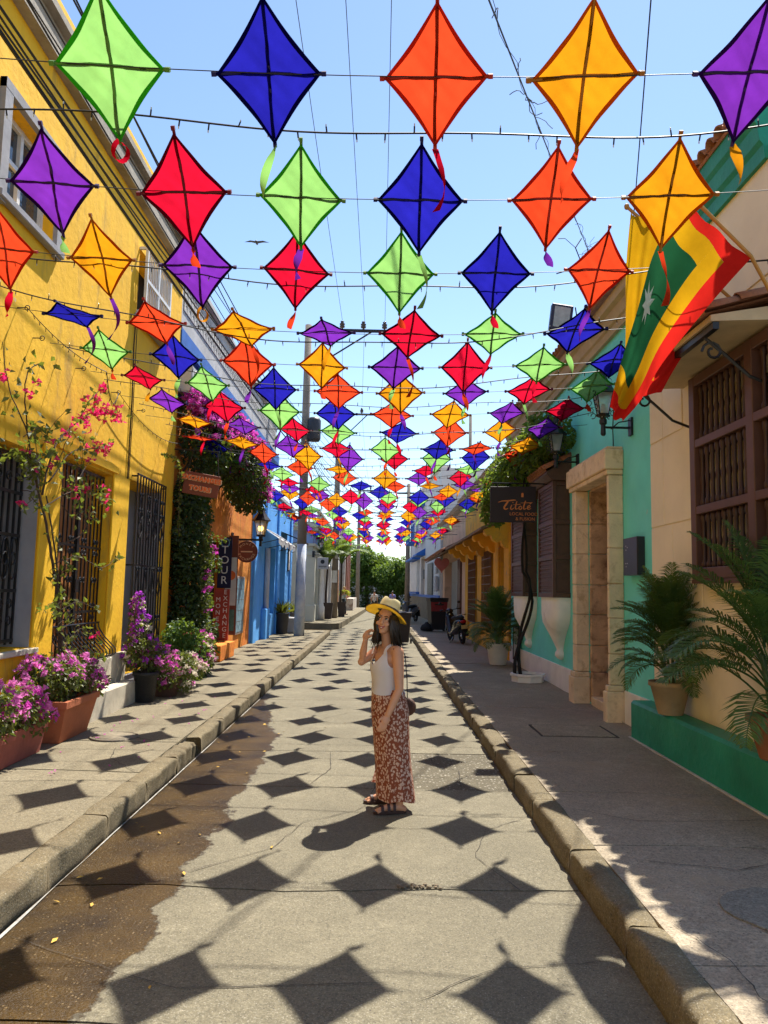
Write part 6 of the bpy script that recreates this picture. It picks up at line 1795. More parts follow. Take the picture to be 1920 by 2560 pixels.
for k in range(22):
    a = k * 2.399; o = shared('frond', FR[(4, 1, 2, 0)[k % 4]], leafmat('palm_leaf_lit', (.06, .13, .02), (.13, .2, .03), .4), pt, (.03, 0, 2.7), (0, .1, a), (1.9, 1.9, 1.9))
pt2 = thing('palm_tree', 'second young palm behind the utility pole with bright green fronds', 'palm tree', (-2.2, 45.5, .27))
mb = MB(); mb.tube([(-2.3, 45.5, .3), (-2.25, 45.5, 2.0), (-2.25, 45.5, 3.4)], [.08, .06, .05], 8); mb.build('trunk', M_stem, pt2)
for k in range(22):
    a = k * 2.399 + 1; shared('frond', FR[(4, 1, 2, 0)[k % 4]], MATS['palm_leaf_lit'], pt2, (-.05, 0, 3.0), (0, .1, a), (2.1, 2.1, 2.1))
for (c, lab) in (((-2.62, 40.1, .27), 'dark tapered planter box left of the second pole'), ((-2.1, 43.6, .27), 'dark tapered planter box right of the second pole')):
    t = thing('planter', lab, 'planter', c); trough(t, c[0] - .17, c[0] + .17, c[1] - .17, c[1] + .17, .275, 1.1, .07, mat('dark_brown_planter', (.06, .045, .04), .7, .2))

# ------------------------------------------------------------------ trees closing the street
def tree(c, h, r, seed, lab, n=7000):
    rs_ = random.Random(seed); c = Vector(c)
    t = thing('tree', lab, 'tree', c, 'trees at the end of the street')
    mb = MB(); top = c + Vector((rs_.uniform(-.3, .3), rs_.uniform(-.3, .3), h * .45)); mb.tube([c, c.lerp(top, .5) + rv(rs_) * .15, top], [.22, .18, .14], 8)
    ells = []
    for k in range(26):
        v = rv(rs_); p = c + Vector((0, 0, h * .6)) + Vector((v.x * r, v.y * r, v.z * h * .36)) * rs_.uniform(.35, .95)
        mb.tube([top, top.lerp(p, .5) + rv(rs_) * .3, p], [.09, .05, .015], 5)
        q = rs_.uniform(.32, .6) * r * .8
        ells.append((p, (q, q, q * .72)))
    mb.build('trunk', M_stem, t)
    mb = MB(); cloud(mb, ells, n, .3, rs_, .5, .34); mb.build('crown', L_tree, t, kind='stuff')
tree((-1.2, 79, -.05), 6.9, 2.7, 1, 'tree left of the street end, behind the farthest pole', 8000)
tree((1.6, 78, -.05), 6.0, 2.6, 2, 'tree in the middle of the street end, above the walkers', 8000)
tree((3.9, 77, -.05), 5.2, 2.2, 3, 'smaller tree right of the street end by the white house', 6000)
tree((-4.6, 82, -.05), 7.0, 2.8, 4, 'tree far left at the end, mostly behind the weathered house', 5000)
hd = thing('hedge', 'dark hedge under the trees at the end of the street', 'hedge', (0, 77, 0))
mb = MB(); cloud(mb, [((-3.2 + k * 1.15, 78.2 + .4 * math.sin(k), .9), (.9, .8, 1.3)) for k in range(9)], 5000, .22, rp, .55, .36); mb.build('foliage', L_ivy, hd, kind='stuff')
ew = thing('end_wall', 'grey wall behind the trees closing the street', 'wall', (0, 86, 0))
mb = MB(); mb.box(-30, 30, 86, 87, -.06, 5.0); mb.build('body', M_gre2, ew)
# ------------------------------------------------------------------ flags
def coons(B, F, s, t):
    def at(P, q):
        q *= len(P) - 1; i = min(int(q), len(P) - 2); f = q - i
        p0, p1, p2, p3 = Vector(P[max(i - 1, 0)]), Vector(P[i]), Vector(P[i + 1]), Vector(P[min(i + 2, len(P) - 1)])
        return .5 * ((2 * p1) + (-p0 + p2) * f + (2 * p0 - 5 * p1 + 4 * p2 - p3) * f * f + (-p0 + 3 * p1 - 3 * p2 + p3) * f ** 3)
    return at(B, t).lerp(at(F, t), s)
F_red = cloth('flag_red', (.60, .02, .014), .62, .1); F_yel = cloth('flag_yellow', (.56, .30, .008), .62, .1); F_grn = cloth('flag_green', (.012, .075, .03), .6, .1); F_wht = cloth('flag_white', (.75, .72, .6), .4, .05); F_blu = cloth('flag_blue', (.01, .03, .25), .4)
lowE = [(2.81, 5.6, 4.40), (2.465, 5.6, 4.0), (2.175, 5.62, 3.63), (1.975, 5.64, 3.304), (1.81, 5.64, 3.105)]
foldE = [(2.375, 5.6, 4.81), (2.14, 5.64, 4.563), (1.99, 5.66, 4.156), (1.857, 5.66, 3.70), (1.73, 5.65, 3.213)]
def flag_pt(s, t, back=0.0):
    p = coons(lowE, foldE, s, t)
    return p + Vector((0, .04 * math.sin(s * 9 + t * 4) * (.3 + t) + back + .03 * math.sin(t * 13 + s * 3), .01 * math.sin(s * 14)))
fg = thing('flag', 'red yellow green flag with white star drooping from a wall pole', 'flag', (3.2, 5.86, 4.0))
def band(s0, s1, t0, t1, nm, m, ns=10, nt_=10):
    mb = MB(); mb.grid(lambda a, b: flag_pt(s0 + (s1 - s0) * a, t0 + (t1 - t0) * b), ns, nt_); return mb
S1, S2, T1, T2, T3, T4 = .22, .44, .09, .2, .82, .91
mb = MB()
for (a, b, c, d) in [(0, S1, 0, 1), (S1, 1, 0, T1), (S1, 1, T4, 1)]: q = band(a, b, c, d, '', None, 10, 26 if d - c > .5 else 6); mb.add(q.v, q.f)
mb.build('red_border', F_red, fg, True)
mb = MB()
for (a, b, c, d) in [(S1, S2, T1, T4), (S2, 1, T1, T2), (S2, 1, T3, T4)]: q = band(a, b, c, d, '', None, 8, 22 if d - c > .5 else 6); mb.add(q.v, q.f)
mb.build('yellow_band', F_yel, fg, True)
band(S2, 1, T2, T3, '', None, 12, 20).build('green_field', F_grn, fg, True)
mb = MB(); pts = []
for k in range(16):
    a = 2 * PI * k / 16; r = 1 if k % 2 == 0 else .48
    pts.append(flag_pt(.80 + .17 * r * math.cos(a), .50 + .095 * r * math.sin(a), -.012))
cpt = flag_pt(.80, .50, -.014)
mb.add([cpt] + pts, [(0, 1 + k, 1 + (k + 1) % 16) for k in range(16)]); mb.build('star', F_wht, fg)
mb = MB(); mb.tube([(3.22, 5.86, 3.98), (2.81, 5.6, 4.42), (2.36, 5.6, 4.89)], .015, 8); mb.build('flagpole', mat('ochre_pole', (.42, .2, .04), .5, .1), fg)
f2 = thing('flag', 'plain yellow flag hanging behind the starred flag with a red lower corner', 'flag', (3.2, 6.6, 4.35))
yl = [(2.21, 6.55, 5.25), (2.17, 6.55, 4.75), (2.17, 6.58, 4.2), (2.15, 6.6, 3.7)]; yr = [(2.62, 6.6, 5.1), (2.55, 6.6, 4.7), (2.45, 6.6, 4.2), (2.4, 6.6, 3.7)]
mb = MB(); mb.grid(lambda a, b: coons(yl, yr, a, b) + Vector((0, .035 * math.sin(a * 15 + b * 3), 0)), 16, 14); mb.build('cloth', F_yel, f2, True)
rl = [(2.6, 6.62, 4.3), (2.5, 6.62, 3.9), (2.28, 6.62, 3.56)]; rr_ = [(2.78, 6.64, 4.1), (2.62, 6.64, 3.85), (2.5, 6.64, 3.62)]
mb = MB(); mb.grid(lambda a, b: coons(rl, rr_, a, b) + Vector((0, .02 * math.sin(a * 9 + b * 5), 0)), 8, 10); mb.build('red_cloth', F_red, f2, True)
mb = MB(); mb.tube([(3.22, 6.55, 4.35), (2.2, 6.6, 5.32)], .015, 8); mb.ell((2.19, 6.6, 5.33), .025, .025, .03, 8, 6); mb.build('flagpole', MATS['ochre_pole'], f2)

# ------------------------------------------------------------------ people
def remesh(name, mb, voxel, material, parent, smooth_it=6):
    me = mb.mesh('tmp'); o = bpy.data.objects.new('tmp', me); COL.objects.link(o)
    m = o.modifiers.new('r', 'REMESH'); m.mode = 'VOXEL'; m.voxel_size = voxel; m.use_smooth_shade = True
    if smooth_it:
        sm = o.modifiers.new('s', 'SMOOTH'); sm.factor = .5; sm.iterations = smooth_it
    dg = bpy.context.evaluated_depsgraph_get(); dg.update()
    out = bpy.data.meshes.new_from_object(o.evaluated_get(dg))
    bpy.data.objects.remove(o); bpy.data.meshes.remove(me)
    out.name = name; out.materials.clear()
    out.polygons.foreach_set('use_smooth', [True] * len(out.polygons))
    return place(name, out, material, parent)
def limb(mb, pts, rs_, n=12):
    mb.tube(pts, rs_, n)
    for p, r in zip(pts, rs_): mb.ell(p, r, r, r, 12, 8)
M_skin = mat('tanned_skin', (.56, .275, .155), .5, .08, 8, spec=.35)
M_hair = mat('dark_brown_hair', (.018, .010, .007), .42, .35, 30, stretch=(4, 4, .3), spec=.5)
M_top = cloth('white_top_cloth', (.86, .84, .86), .35, .03)
M_strw = cloth('straw', (.72, .62, .36), .35, .12); M_strw_lit = cloth('straw_lit_through', (.74, .50, .06), .6, .12)  # brim underside: yellow of sunlight through the straw put into the colour
M_band = mat('hat_band', (.02, .012, .015), .6)
M_sand = mat('sandal_leather', (.045, .02, .014), .55, .2)
M_ratt = mat('rattan', (.09, .035, .018), .6, .4, 30, .6, 60)
def skirt_mat():
    m, nt, b = nodes('floral_rust_cloth')
    tc = nt.nodes.new('ShaderNodeTexCoord').outputs['Object']
    mp = nn(nt, 'ShaderNodeMapping'); mp.inputs['Scale'].default_value = (1, 1, .8); nt.links.new(tc, mp.inputs['Vector'])
    nz = nn(nt, 'ShaderNodeTexNoise', Scale=60.0, Detail=2.0); nt.links.new(mp.outputs[0], nz.inputs['Vector'])
    vm = nn(nt, 'ShaderNodeVectorMath', operation='MULTIPLY_ADD'); nt.links.new(nz.outputs[1], vm.inputs[0]); vm.inputs[1].default_value = (.02, .02, .02); nt.links.new(mp.outputs[0], vm.inputs[2])
    vo = nn(nt, 'ShaderNodeTexVoronoi', Scale=52.0); nt.links.new(vm.outputs[0], vo.inputs['Vector'])
    c = mixc(nt, ramp(nt, vo.outputs['Distance'], .38, .5, (1, 1, 1, 1), (0, 0, 0, 1)), (.30, .085, .045), (.74, .52, .40))
    c = mixc(nt, ramp(nt, vo.outputs['Distance'], .05, .12, (1, 1, 1, 1), (0, 0, 0, 1)), c, (.3, .09, .04))
    nt.links.new(c, b.inputs['Base Color']); b.inputs['Roughness'].default_value = .8; b.inputs['Specular IOR Level'].default_value = .2
    tl = nn(nt, 'ShaderNodeBsdfTranslucent'); nt.links.new(c, tl.inputs[0]); mx = nt.nodes.new('ShaderNodeMixShader'); mx.inputs[0].default_value = .25
    nt.links.new(b.outputs[0], mx.inputs[1]); nt.links.new(tl.outputs[0], mx.inputs[2]); nt.links.new(mx.outputs[0], nt.nodes['Material Output'].inputs[0])
    return m
M_skirt = skirt_mat()
WO = Vector((.12, 6.5, 0))
wm = thing('person', 'woman in straw hat, white top and rust floral skirt, one hand raised', 'person', WO)
Fw = Vector((-.866, -.5, 0)); Rt = Vector((-.5, .866, 0)); Up = Vector((0, 0, 1))
def bf(c, f, r, z): return Vector((c[0], c[1], 0)) + Fw * f + Rt * r + Up * z
hc = Vector((.058, 6.49, 1.545))
HR = (Matrix.Rotation(R(-16), 3, 'Z') @ Matrix.Rotation(R(9), 3, 'Y') @ Matrix.Rotation(R(-4), 3, 'X'))
def H(x, y, z): return hc + HR @ Vector((x, y, z))
b = MB()
# torso
for (z, a, l, off, c) in [(.84, .105, .15, 0, (.115, 6.52)), (.92, .1, .135, 0, (.1, 6.52)), (1.0, .088, .12, 0, (.09, 6.52)), (1.08, .09, .122, .005, (.085, 6.52)), (1.16, .1, .13, .012, (.085, 6.52)), (1.23, .095, .135, .008, (.088, 6.52)), (1.28, .075, .14, 0, (.092, 6.525))]:
    rot = Matrix((Fw, Rt, Up)).transposed()
    b.ell(bf(c, off, 0, z), a, l, .075, 16, 10, rot)
LS, RS = Vector((.168, 6.385, 1.295)), Vector((.012, 6.66, 1.29))
limb(b, [LS, Vector((.092, 6.525, 1.315)), RS], [.048, .05, .046])
limb(b, [Vector((.09, 6.525, 1.3)), Vector((.078, 6.51, 1.38)), H(.01, .03, -.06)], [.056, .046, .05])
# arms
LE, LW = Vector((.185, 6.335, 1.0)), Vector((.095, 6.285, .80))
limb(b, [LS, LS.lerp(LE, .35), LE, LE.lerp(LW, .4), LW], [.05, .047, .036, .035, .024])
RE, RW = Vector((-.135, 6.60, 1.19)), Vector((-.105, 6.53, 1.375))
limb(b, [RS, RS.lerp(RE, .4), RE, RE.lerp(RW, .4), RW], [.046, .042, .034, .033, .022])
# left hand hanging, relaxed
hd_ = (LW - LE).normalized(); ph_ = LW + hd_ * .045
hx = Vector((-.75, -.2, -.25)).normalized()
sd = hd_.cross(Vector((0, 1, 0))).normalized()
b.ell(ph_, .018, .036, .045, 12, 8, Matrix((Vector((0, 1, 0)), sd, hd_)).transposed())
for k, (o_, L_) in enumerate([(-.026, .062), (-.009, .072), (.009, .068), (.025, .054)]):
    p = ph_ + sd * o_ + hd_ * .035
    b.tube([p, p + hd_ * L_ * .5 + Vector((0, .006, 0)), p + hd_ * L_ + Vector((-.012, .02, 0))], [.0095, .0088, .007], 8)
p = ph_ - sd * .03 - hd_ * .01; b.tube([p, p - sd * .018 + hd_ * .03, p - sd * .016 + hd_ * .06], [.011, .0095, .0075], 8)
# right hand raised, fingers loosely curled towards the hair
u = (RW - RE).normalized(); pr_ = RW + u * .042
b.ell(pr_, .018, .034, .042, 12, 8, Matrix((Vector((.25, .95, 0)).normalized(), Vector((.95, -.25, 0)).normalized(), u)).transposed())
for k, (o_, L_) in enumerate([(-.024, .05), (-.008, .062), (.009, .06), (.024, .052)]):
    p = pr_ + Vector((.25, -.95, 0)).normalized() * .006 + Vector((.5, -.7, .0)).normalized() * o_ + u * .034 + Vector((0, 0, .004 * k))
    q = p + (u * .6 + Vector((.75, -.1, 0))).normalized() * L_ * .55
    b.tube([p, q, q + Vector((.8, -.25, -.45)).normalized() * L_ * .55], [.0095, .009, .007], 8)
p = pr_ + Vector((.02, -.02, -.01)); b.tube([p, p + Vector((.03, -.012, .018)), p + Vector((.052, -.008, .035))], [.011, .0095, .0075], 8)
# legs and feet
for (hp_, kn, an, toe) in [((.13, 6.45, .84), (.15, 6.42, .48), (.205, 6.40, .085), (.035, 6.365, .03)), ((.09, 6.6, .84), (.09, 6.66, .48), (.12, 6.71, .085), (-.05, 6.68, .03))]:
    limb(b, [Vector(hp_), Vector(hp_).lerp(Vector(kn), .5), Vector(kn), Vector(kn).lerp(Vector(an), .35), Vector(an)], [.085, .075, .052, .052, .033])
    an, toe = Vector(an), Vector(toe); heel = an + (an - toe).normalized() * .035; heel.z = .035
    limb(b, [heel, an + Vector((0, 0, -.035)), an.lerp(toe, .55) + Vector((0, 0, -.005)), toe], [.028, .032, .03, .02])
    dr = (toe - an); dr.z = 0; dr.normalize(); sdv = Vector((-dr.y, dr.x, 0))
    for k in range(5): limb(b, [toe + sdv * (.016 * (k - 2)) - dr * .01, toe + sdv * (.018 * (k - 2)) + dr * (.022 - .004 * abs(k - 1)) + Vector((0, 0, -.008))], [.0105, .009], 8)
# head: skull, jaw, nose, cheeks, brow, ears
rot = HR
b.ell(H(0, .012, .02), .074, .09, .098, 18, 14, rot); b.ell(H(0, -.018, -.045), .058, .066, .066, 16, 12, rot); b.ell(H(0, -.048, -.09), .028, .026, .02, 12, 8, rot)
b.ell(H(0, -.09, -.02), .0135, .018, .016, 10, 8, rot); b.tube([H(0, -.078, .022), H(0, -.092, -.012)], [.009, .012], 8)
for s in (-1, 1):
    b.ell(H(s * .035, -.062, -.025), .024, .022, .022, 10, 8, rot); b.ell(H(s * .03, -.07, .038), .024, .014, .009, 10, 8, rot); b.ell(H(s * .076, .01, -.005), .012, .02, .03, 10, 8, rot)
    b.ell(H(s * .011, -.083, -.026), .007, .009, .007, 8, 6, rot)
b.ell(H(0, -.074, -.056), .026, .014, .012, 10, 8, rot)
body = remesh('body', b, .0048, M_skin, wm, 4)
# face details
def hp2(name, mb, m): return mb.build(name, m, wm, True)
for s in (-1, 1):
    e = MB(); e.ell(H(s * .030, -.074, .016), .0125, .008, .0065, 12, 8, rot); eo = hp2('eye', e, mat('eye_white', (.6, .55, .5), .3))
    e = MB(); e.ell(H(s * .030 - .002, -.0805, .016), .0062, .004, .0062, 10, 8, rot); e.build('iris', mat('dark_iris', (.01, .006, .004), .2), eo, True)
    e = MB(); e.tube([H(s * .012, -.0835, .034), H(s * .028, -.086, .0415), H(s * .048, -.074, .035)], [.0035, .004, .002], 6); hp2('eyebrow', e, M_hair)
    e = MB(); e.tube([H(s * .016, -.081, .019), H(s * .03, -.0845, .0245), H(s * .044, -.077, .018)], [.002, .0028, .0018], 6); hp2('eyelash', e, M_hair)
e = MB(); e.grid(lambda u_, v_: H(-.024 + .048 * u_, -.0865 + .010 * (2 * u_ - 1) ** 2, -.0535 + .010 * (2 * u_ - 1) ** 2 - .009 * v_ * (1 - (2 * u_ - 1) ** 2)), 10, 2); hp2('teeth', e, mat('teeth', (.72, .68, .6), .3))
e = MB(); e.tube([H(-.03 + .06 * k / 8, -.0865 + .012 * (k / 4 - 1) ** 2, -.052 + .012 * (k / 4 - 1) ** 2) for k in range(9)], [.0015] + [.0036] * 7 + [.0015], 6)
e.tube([H(-.029 + .058 * k / 8, -.0865 + .012 * (k / 4 - 1) ** 2, -.066 + .025 * (k / 4 - 1) ** 2) for k in range(9)], [.0015] + [.0042] * 7 + [.0015], 6); hp2('lips', e, mat('lips', (.36, .09, .07), .4))
# hair
h = MB(); h.ell(H(0, .026, .018), .086, .09, .108, 20, 14, rot)
rh = random.Random(5)
for k in range(190):
    a = rh.uniform(-2.55, 2.55)          # 0 = back of the head
    s = math.sin(a); c_ = math.cos(a)
    x0, y0 = .084 * s, .02 + .088 * c_
    st_p = H(x0, y0, .03 + rh.uniform(-.03, .03))
    out = Vector((s, c_ * .8, 0)); out = HR @ out; out.z = 0
    L_ = rh.uniform(.19, .27) * (1.0 if abs(a) < 1.6 else .95)
    zend = st_p.z - L_
    w = rh.uniform(-.01, .02)
    mid = st_p + out * (.004 + w * .3) + Vector((0, 0, -L_ * .5)); end = st_p + out * (.006 + w) + Vector((rh.uniform(-.02, .02), rh.uniform(-.02, .015), -L_))
    if s > .3: end += Vector((.025, -.01, 0)); mid += Vector((.012, -.008, 0))
    if s < -.3: end += Vector((-.01, -.03, 0)); mid += Vector((.0, -.02, 0))
    h.tube([st_p, st_p.lerp(mid, .5) + out * .008, mid, end], [.010, .012, .010, .0015], 5)
hp2('hair', h, M_hair)
# hat
HM = Matrix.Rotation(R(-14), 3, 'Z') @ Matrix.Rotation(R(17), 3, 'Y') @ Matrix.Rotation(R(17), 3, 'X').inverted()
HO = H(.004, .012, .072)
def HT(x, y, z): return HO + HM @ Vector((x, y, z))
cr_ = MB(); prof = [(1.0, 0), (.985, .03), (.95, .065), (.9, .092), (.8, .108), (.55, .108), (.25, .1), (0.0, .098)]
vs = []; n = 32
for i, (r_, z_) in enumerate(prof):
    for k in range(n):
        a = 2 * PI * k / n
        pin = 1 - (.16 * max(0, -math.sin(a)) * max(0, abs(math.cos(a)) - .3) if 3 <= i <= 5 else 0)
        dz = -.016 * math.exp(-(math.cos(a) * r_ / .3) ** 2) if i >= 4 else 0
        vs.append(HT(.09 * r_ * pin * math.cos(a), .104 * r_ * math.sin(a), z_ * 1.1 + dz))
cr_.add(vs, [(i * n + k, i * n + (k + 1) % n, (i + 1) * n + (k + 1) % n, (i + 1) * n + k) for i in range(len(prof) - 1) for k in range(n)])
hat = cr_.build('hat', M_strw, wm, True, label='straw hat with dark band and underside coloured yellow as lit through by the sun')
def brim(r, a, off):
    cc_, ss = math.cos(a), math.sin(a); t_ = (r - 1)
    return HT(.09 * cc_ * (1 + t_ * 1.08), .104 * ss * (1 + t_ * .9), off + .012 * t_ * math.cos(2 * a) * -1.2 - .012 * t_ - .012 * t_ * t_ + (.02 * t_ if ss < 0 else 0) * abs(ss))
for (nm, m, off) in (('brim', M_strw, .004), ('brim_underside', M_strw_lit, .0)):
    g_ = MB(); g_.grid(lambda u_, v_: brim(.97 + 1.03 * v_, 2 * PI * u_, off), 40, 6); g_.build(nm, m, hat, True)
g_ = MB(); g_.tube([brim(2.0, 2 * PI * k / 48, .002) for k in range(49)], .0035, 5, cap=False); g_.build('brim_edge', mat('brim_edge', (.12, .06, .02), .7), hat)
g_ = MB(); g_.grid(lambda u_, v_: HT(.0925 * (1 - .016 * v_) * math.cos(2 * PI * u_), .1065 * (1 - .016 * v_) * math.sin(2 * PI * u_), .004 + .034 * v_), 36, 1); g_.build('hat_band', M_band, hat, True)
# white top
def cen(z):   # centre line of the figure
    t = [(.0, .185), (.1, .175), (.5, .135), (.85, .112), (.97, .092), (1.1, .085), (1.3, .09)]
    for i in range(len(t) - 1):
        if z <= t[i + 1][0]:
            q = (z - t[i][0]) / (t[i + 1][0] - t[i][0]); return t[i][1] + (t[i + 1][1] - t[i][1]) * max(0, q)
    return t[-1][1]
def ax(z):
    T_ = [(.93, .142, .165, .0), (1.0, .126, .152, 0), (1.08, .122, .15, .004), (1.15, .13, .152, .014), (1.2, .128, .152, .016), (1.25, .11, .15, .008), (1.3, .088, .145, 0), (1.36, .06, .13, 0)]
    for i in range(len(T_) - 1):
        if z <= T_[i + 1][0]:
            q = max(0, (z - T_[i][0]) / (T_[i + 1][0] - T_[i][0])); return [T_[i][j] + (T_[i + 1][j] - T_[i][j]) * q for j in (1, 2, 3)]
    return T_[-1][1:]
def topz(a):
    f, l = math.cos(a), math.sin(a)
    zz = 1.315
    if f > 0: zz = 1.315 - .13 * max(0, 1 - (abs(l) / .62) ** 2)
    arm = math.exp(-((abs(l) - 1) / .22) ** 2) * .15
    return zz - arm if abs(l) > .55 else zz
t_ = MB()
def top_pt(u_, v_):
    a = 2 * PI * u_; z = .945 + (topz(a) - .945) * v_ + .008 * math.sin(a * 3) * (1 - v_)
    A_, L_, of = ax(z); fold = 1 + .03 * math.sin(a * 7 + z * 9) * (1 - v_) ** 1.5
    return bf((cen(z), 6.52), of + A_ * fold * math.cos(a), L_ * fold * math.sin(a) * .95, z)
t_.grid(top_pt, 56, 18)
tt = t_.build('tank_top', M_top, wm, True)
for s in (-1, 1):
    g_ = MB()
    def strap(u_, v_):
        # from front neckline over the shoulder to the back
        w = .07 + .034 * v_
        ang_ = PI * u_
        f = .088 * math.cos(ang_); z = 1.27 + .088 * math.sin(ang_) - .012 * v_
        return bf((.09, 6.525), f + .006, s * (w + .012), z)
    g_.grid(strap, 14, 2); g_.build('strap', M_top, tt, True)
# skirt
def sk_ax(z):
    T_ = [(.0, .16, .20), (.1, .15, .19), (.35, .138, .178), (.6, .14, .18), (.8, .15, .185), (.9, .14, .172), (.985, .122, .148)]
    for i in range(len(T_) - 1):
        if z <= T_[i + 1][0]:
            q = (z - T_[i][0]) / (T_[i + 1][0] - T_[i][0]); return [T_[i][j] + (T_[i + 1][j] - T_[i][j]) * q for j in (1, 2)]
    return T_[-1][1:]
g_ = MB()
def sk(u_, v_):
    a = PI * .36 + (2 * PI - .12) * u_     # slit towards the front right side
    z = .985 - (.985 - .095) * v_ + .012 * math.sin(a * 4) * v_
    A_, L_ = sk_ax(z); f = 1 + (.035 * math.sin(a * 9 + 1) + .025 * math.sin(a * 5 + z * 4)) * v_ ** 1.2
    return bf((cen(z), 6.52), A_ * f * math.cos(a), L_ * f * math.sin(a), z)
g_.grid(sk, 90, 30); skirt = g_.build('skirt', M_skirt, wm, True)
g_ = MB()
g_.grid(lambda u_, v_: Vector((.045 - .075 * v_ ** 1.4 + .10 * u_, 6.60 + .09 * u_ * 0 + .06 * v_ + .02 * math.sin(u_ * 6), .52 - .34 * v_ - .03 * u_)), 8, 12); g_.build('skirt_flap', M_skirt, skirt, True)
g_ = MB()
for k in range(5): g_.ell(bf((cen(.95 - .07 * k), 6.52), sk_ax(.95 - .07 * k)[0] * 1.0 + .004, .0, .95 - .07 * k), .005, .007, .007, 8, 6)
g_.build('buttons', M_sand, skirt)
# sandals
for (an, toe, side) in [((.205, 6.40), (.035, 6.365), 'near'), ((.12, 6.71), (-.05, 6.68), 'far')]:
    an_, to_ = Vector((*an, 0)), Vector((*toe, 0)); d_ = (to_ - an_).normalized(); n_ = Vector((-d_.y, d_.x, 0)); L_ = (to_ - an_).length
    g_ = MB(); outl = []
    for k in range(24):
        a = 2 * PI * k / 24; l = .5 + .5 * math.cos(a)
        c_ = an_ - d_ * .055 + d_ * (L_ + .1) * l; w = .042 * (abs(math.sin(a)) ** .7) * (1.12 if l > .55 else .88) * math.copysign(1, math.sin(a))
        outl.append((c_ + n_ * w))
    m_ = len(outl)
    g_.add([(p.x, p.y, .004) for p in outl] + [(p.x, p.y, .026) for p in outl], [tuple(range(m_)), tuple(range(m_, 2 * m_))] + [(k, (k + 1) % m_, m_ + (k + 1) % m_, m_ + k) for k in range(m_)])
    sdl = g_.build('sandal', M_sand, wm)
    for q in (.28, .55, .85):
        c_ = an_ + d_ * L_ * q; hgt = .085 - .04 * q
        g_ = MB(); g_.grid(lambda u_, v_: c_ + d_ * (.012 * (2 * v_ - 1)) + n_ * (.044 * math.cos(PI * u_)) + Vector((0, 0, .02 + hgt * math.sin(PI * u_))), 12, 1); g_.build('strap', M_sand, sdl, True)
bag = thing('shoulder_bag', 'small round dark rattan bag hanging behind the woman', 'bag', (.262, 6.6, .75))
g_ = MB(); g_.lathe([(.0, -.028), (.06, -.028), (.073, -.02), (.077, 0), (.073, .02), (.06, .028), (0, .028)], 28, cap=False); o = g_.build('body', M_ratt, bag, True); o.location = (0, 0, .07); o.rotation_euler = (PI / 2, 0, R(-18))
g_ = MB(); g_.tube([(.262, 6.6, .89), (.256, 6.575, 1.05), (.235, 6.52, 1.25), (.19, 6.42, 1.345), (.13, 6.36, 1.32)], .0045, 5); g_.build('strap', M_band, bag)

def passer(x, y, z0, face, shirt, trou, lab, hgt=1.72, stride=.12, arm=0, hatm=None):
    """smaller background figure"""
    t = thing('person', lab, 'person', (x, y, z0)); s = hgt / 1.72
    f = Vector((math.sin(face), math.cos(face), 0)); r = Vector((f.y, -f.x, 0)); o = Vector((x, y, z0))
    def p(a, b_, c): return o + f * a * s + r * b_ * s + Up * c * s
    b = MB()
    limb(b, [p(0, 0, 1.42), p(.01, 0, 1.52), p(.015, 0, 1.56)], [.06, .055, .06]); b.ell(p(.015, 0, 1.62), .078 * s, .09 * s, .115 * s, 14, 10)
    b.ell(p(.1, 0, 1.6), .015, .015, .02, 8, 6)
    for sd_ in (-1, 1):
        if arm and sd_ == 1: limb(b, [p(0, .19, 1.4), p(.02, .3, 1.2), p(.16, .2, 1.35)], [.05, .042, .032]); b.ell(p(.2, .17, 1.4), .035, .045, .05, 8, 6)
        else:
            limb(b, [p(0, sd_ * .19, 1.4), p(-.03, sd_ * .25, 1.13), p(.08, sd_ * .24, .92)], [.05, .042, .03]); b.ell(p(.1, sd_ * .235, .85), .03, .04, .055, 8, 6)
        limb(b, [p(stride * sd_, sd_ * .1, .09), p(stride * sd_ + .12, sd_ * .11, .04)], [.04, .035])
    limb(b, [p(0, 0, 1.42), p(0, 0, 1.1)], [.11, .1])
    remesh('body', b, .016, M_skin, t, 2)
    b = MB()
    for (zz, a, l) in [(.9, .11, .17), (1.0, .115, .175), (1.15, .12, .185), (1.3, .12, .2), (1.4, .09, .2), (1.45, .06, .12)]: b.ell(p(0, 0, zz), a * s, l * s, .08 * s, 14, 8, Matrix((f, r, Up)).transposed())
    for sd_ in (-1, 1): limb(b, [p(0, sd_ * .18, 1.4), p(-.01, sd_ * .235, 1.24)], [.07, .062])
    remesh('shirt', b, .018, shirt, t, 2)
    b = MB()
    for sd_ in (-1, 1): limb(b, [p(0, sd_ * .085, .92), p(stride * sd_ * .6 + .03, sd_ * .1, .5), p(stride * sd_, sd_ * .1, .1)], [.105, .075, .06])
    remesh('trousers', b, .018, trou, t, 2)
    b = MB(); b.ell(p(-.012, 0, 1.665), .085 * s, .095 * s, .09 * s, 12, 8)
    b.build('hair' if not hatm else 'cap', hatm or M_hair, t, True)
    b = MB()
    for sd_ in (-1, 1): b.ell(p(stride * sd_ + .06, sd_ * .11, .035), .13 * s, .05 * s, .045, 12, 8, Matrix((f, r, Up)).transposed())
    b.build('shoes', M_band, t, True)
    return t
passer(-2.15, 47.5, .27, R(120), mat('pale_grey_shirt', (.36, .46, .48), .8, .1), mat('black_jeans', (.02, .022, .03), .8, .2), 'man in grey shirt and dark jeans on the far left pavement', 1.7, .2, 1, mat('straw_dark', (.4, .28, .12), .8))
bn2 = thing('palm_bundle', 'bundle of yellow green leaves on the shoulder of the man in grey', 'leaf bundle', (-2.1, 47.4, 1.6))
mb = MB()
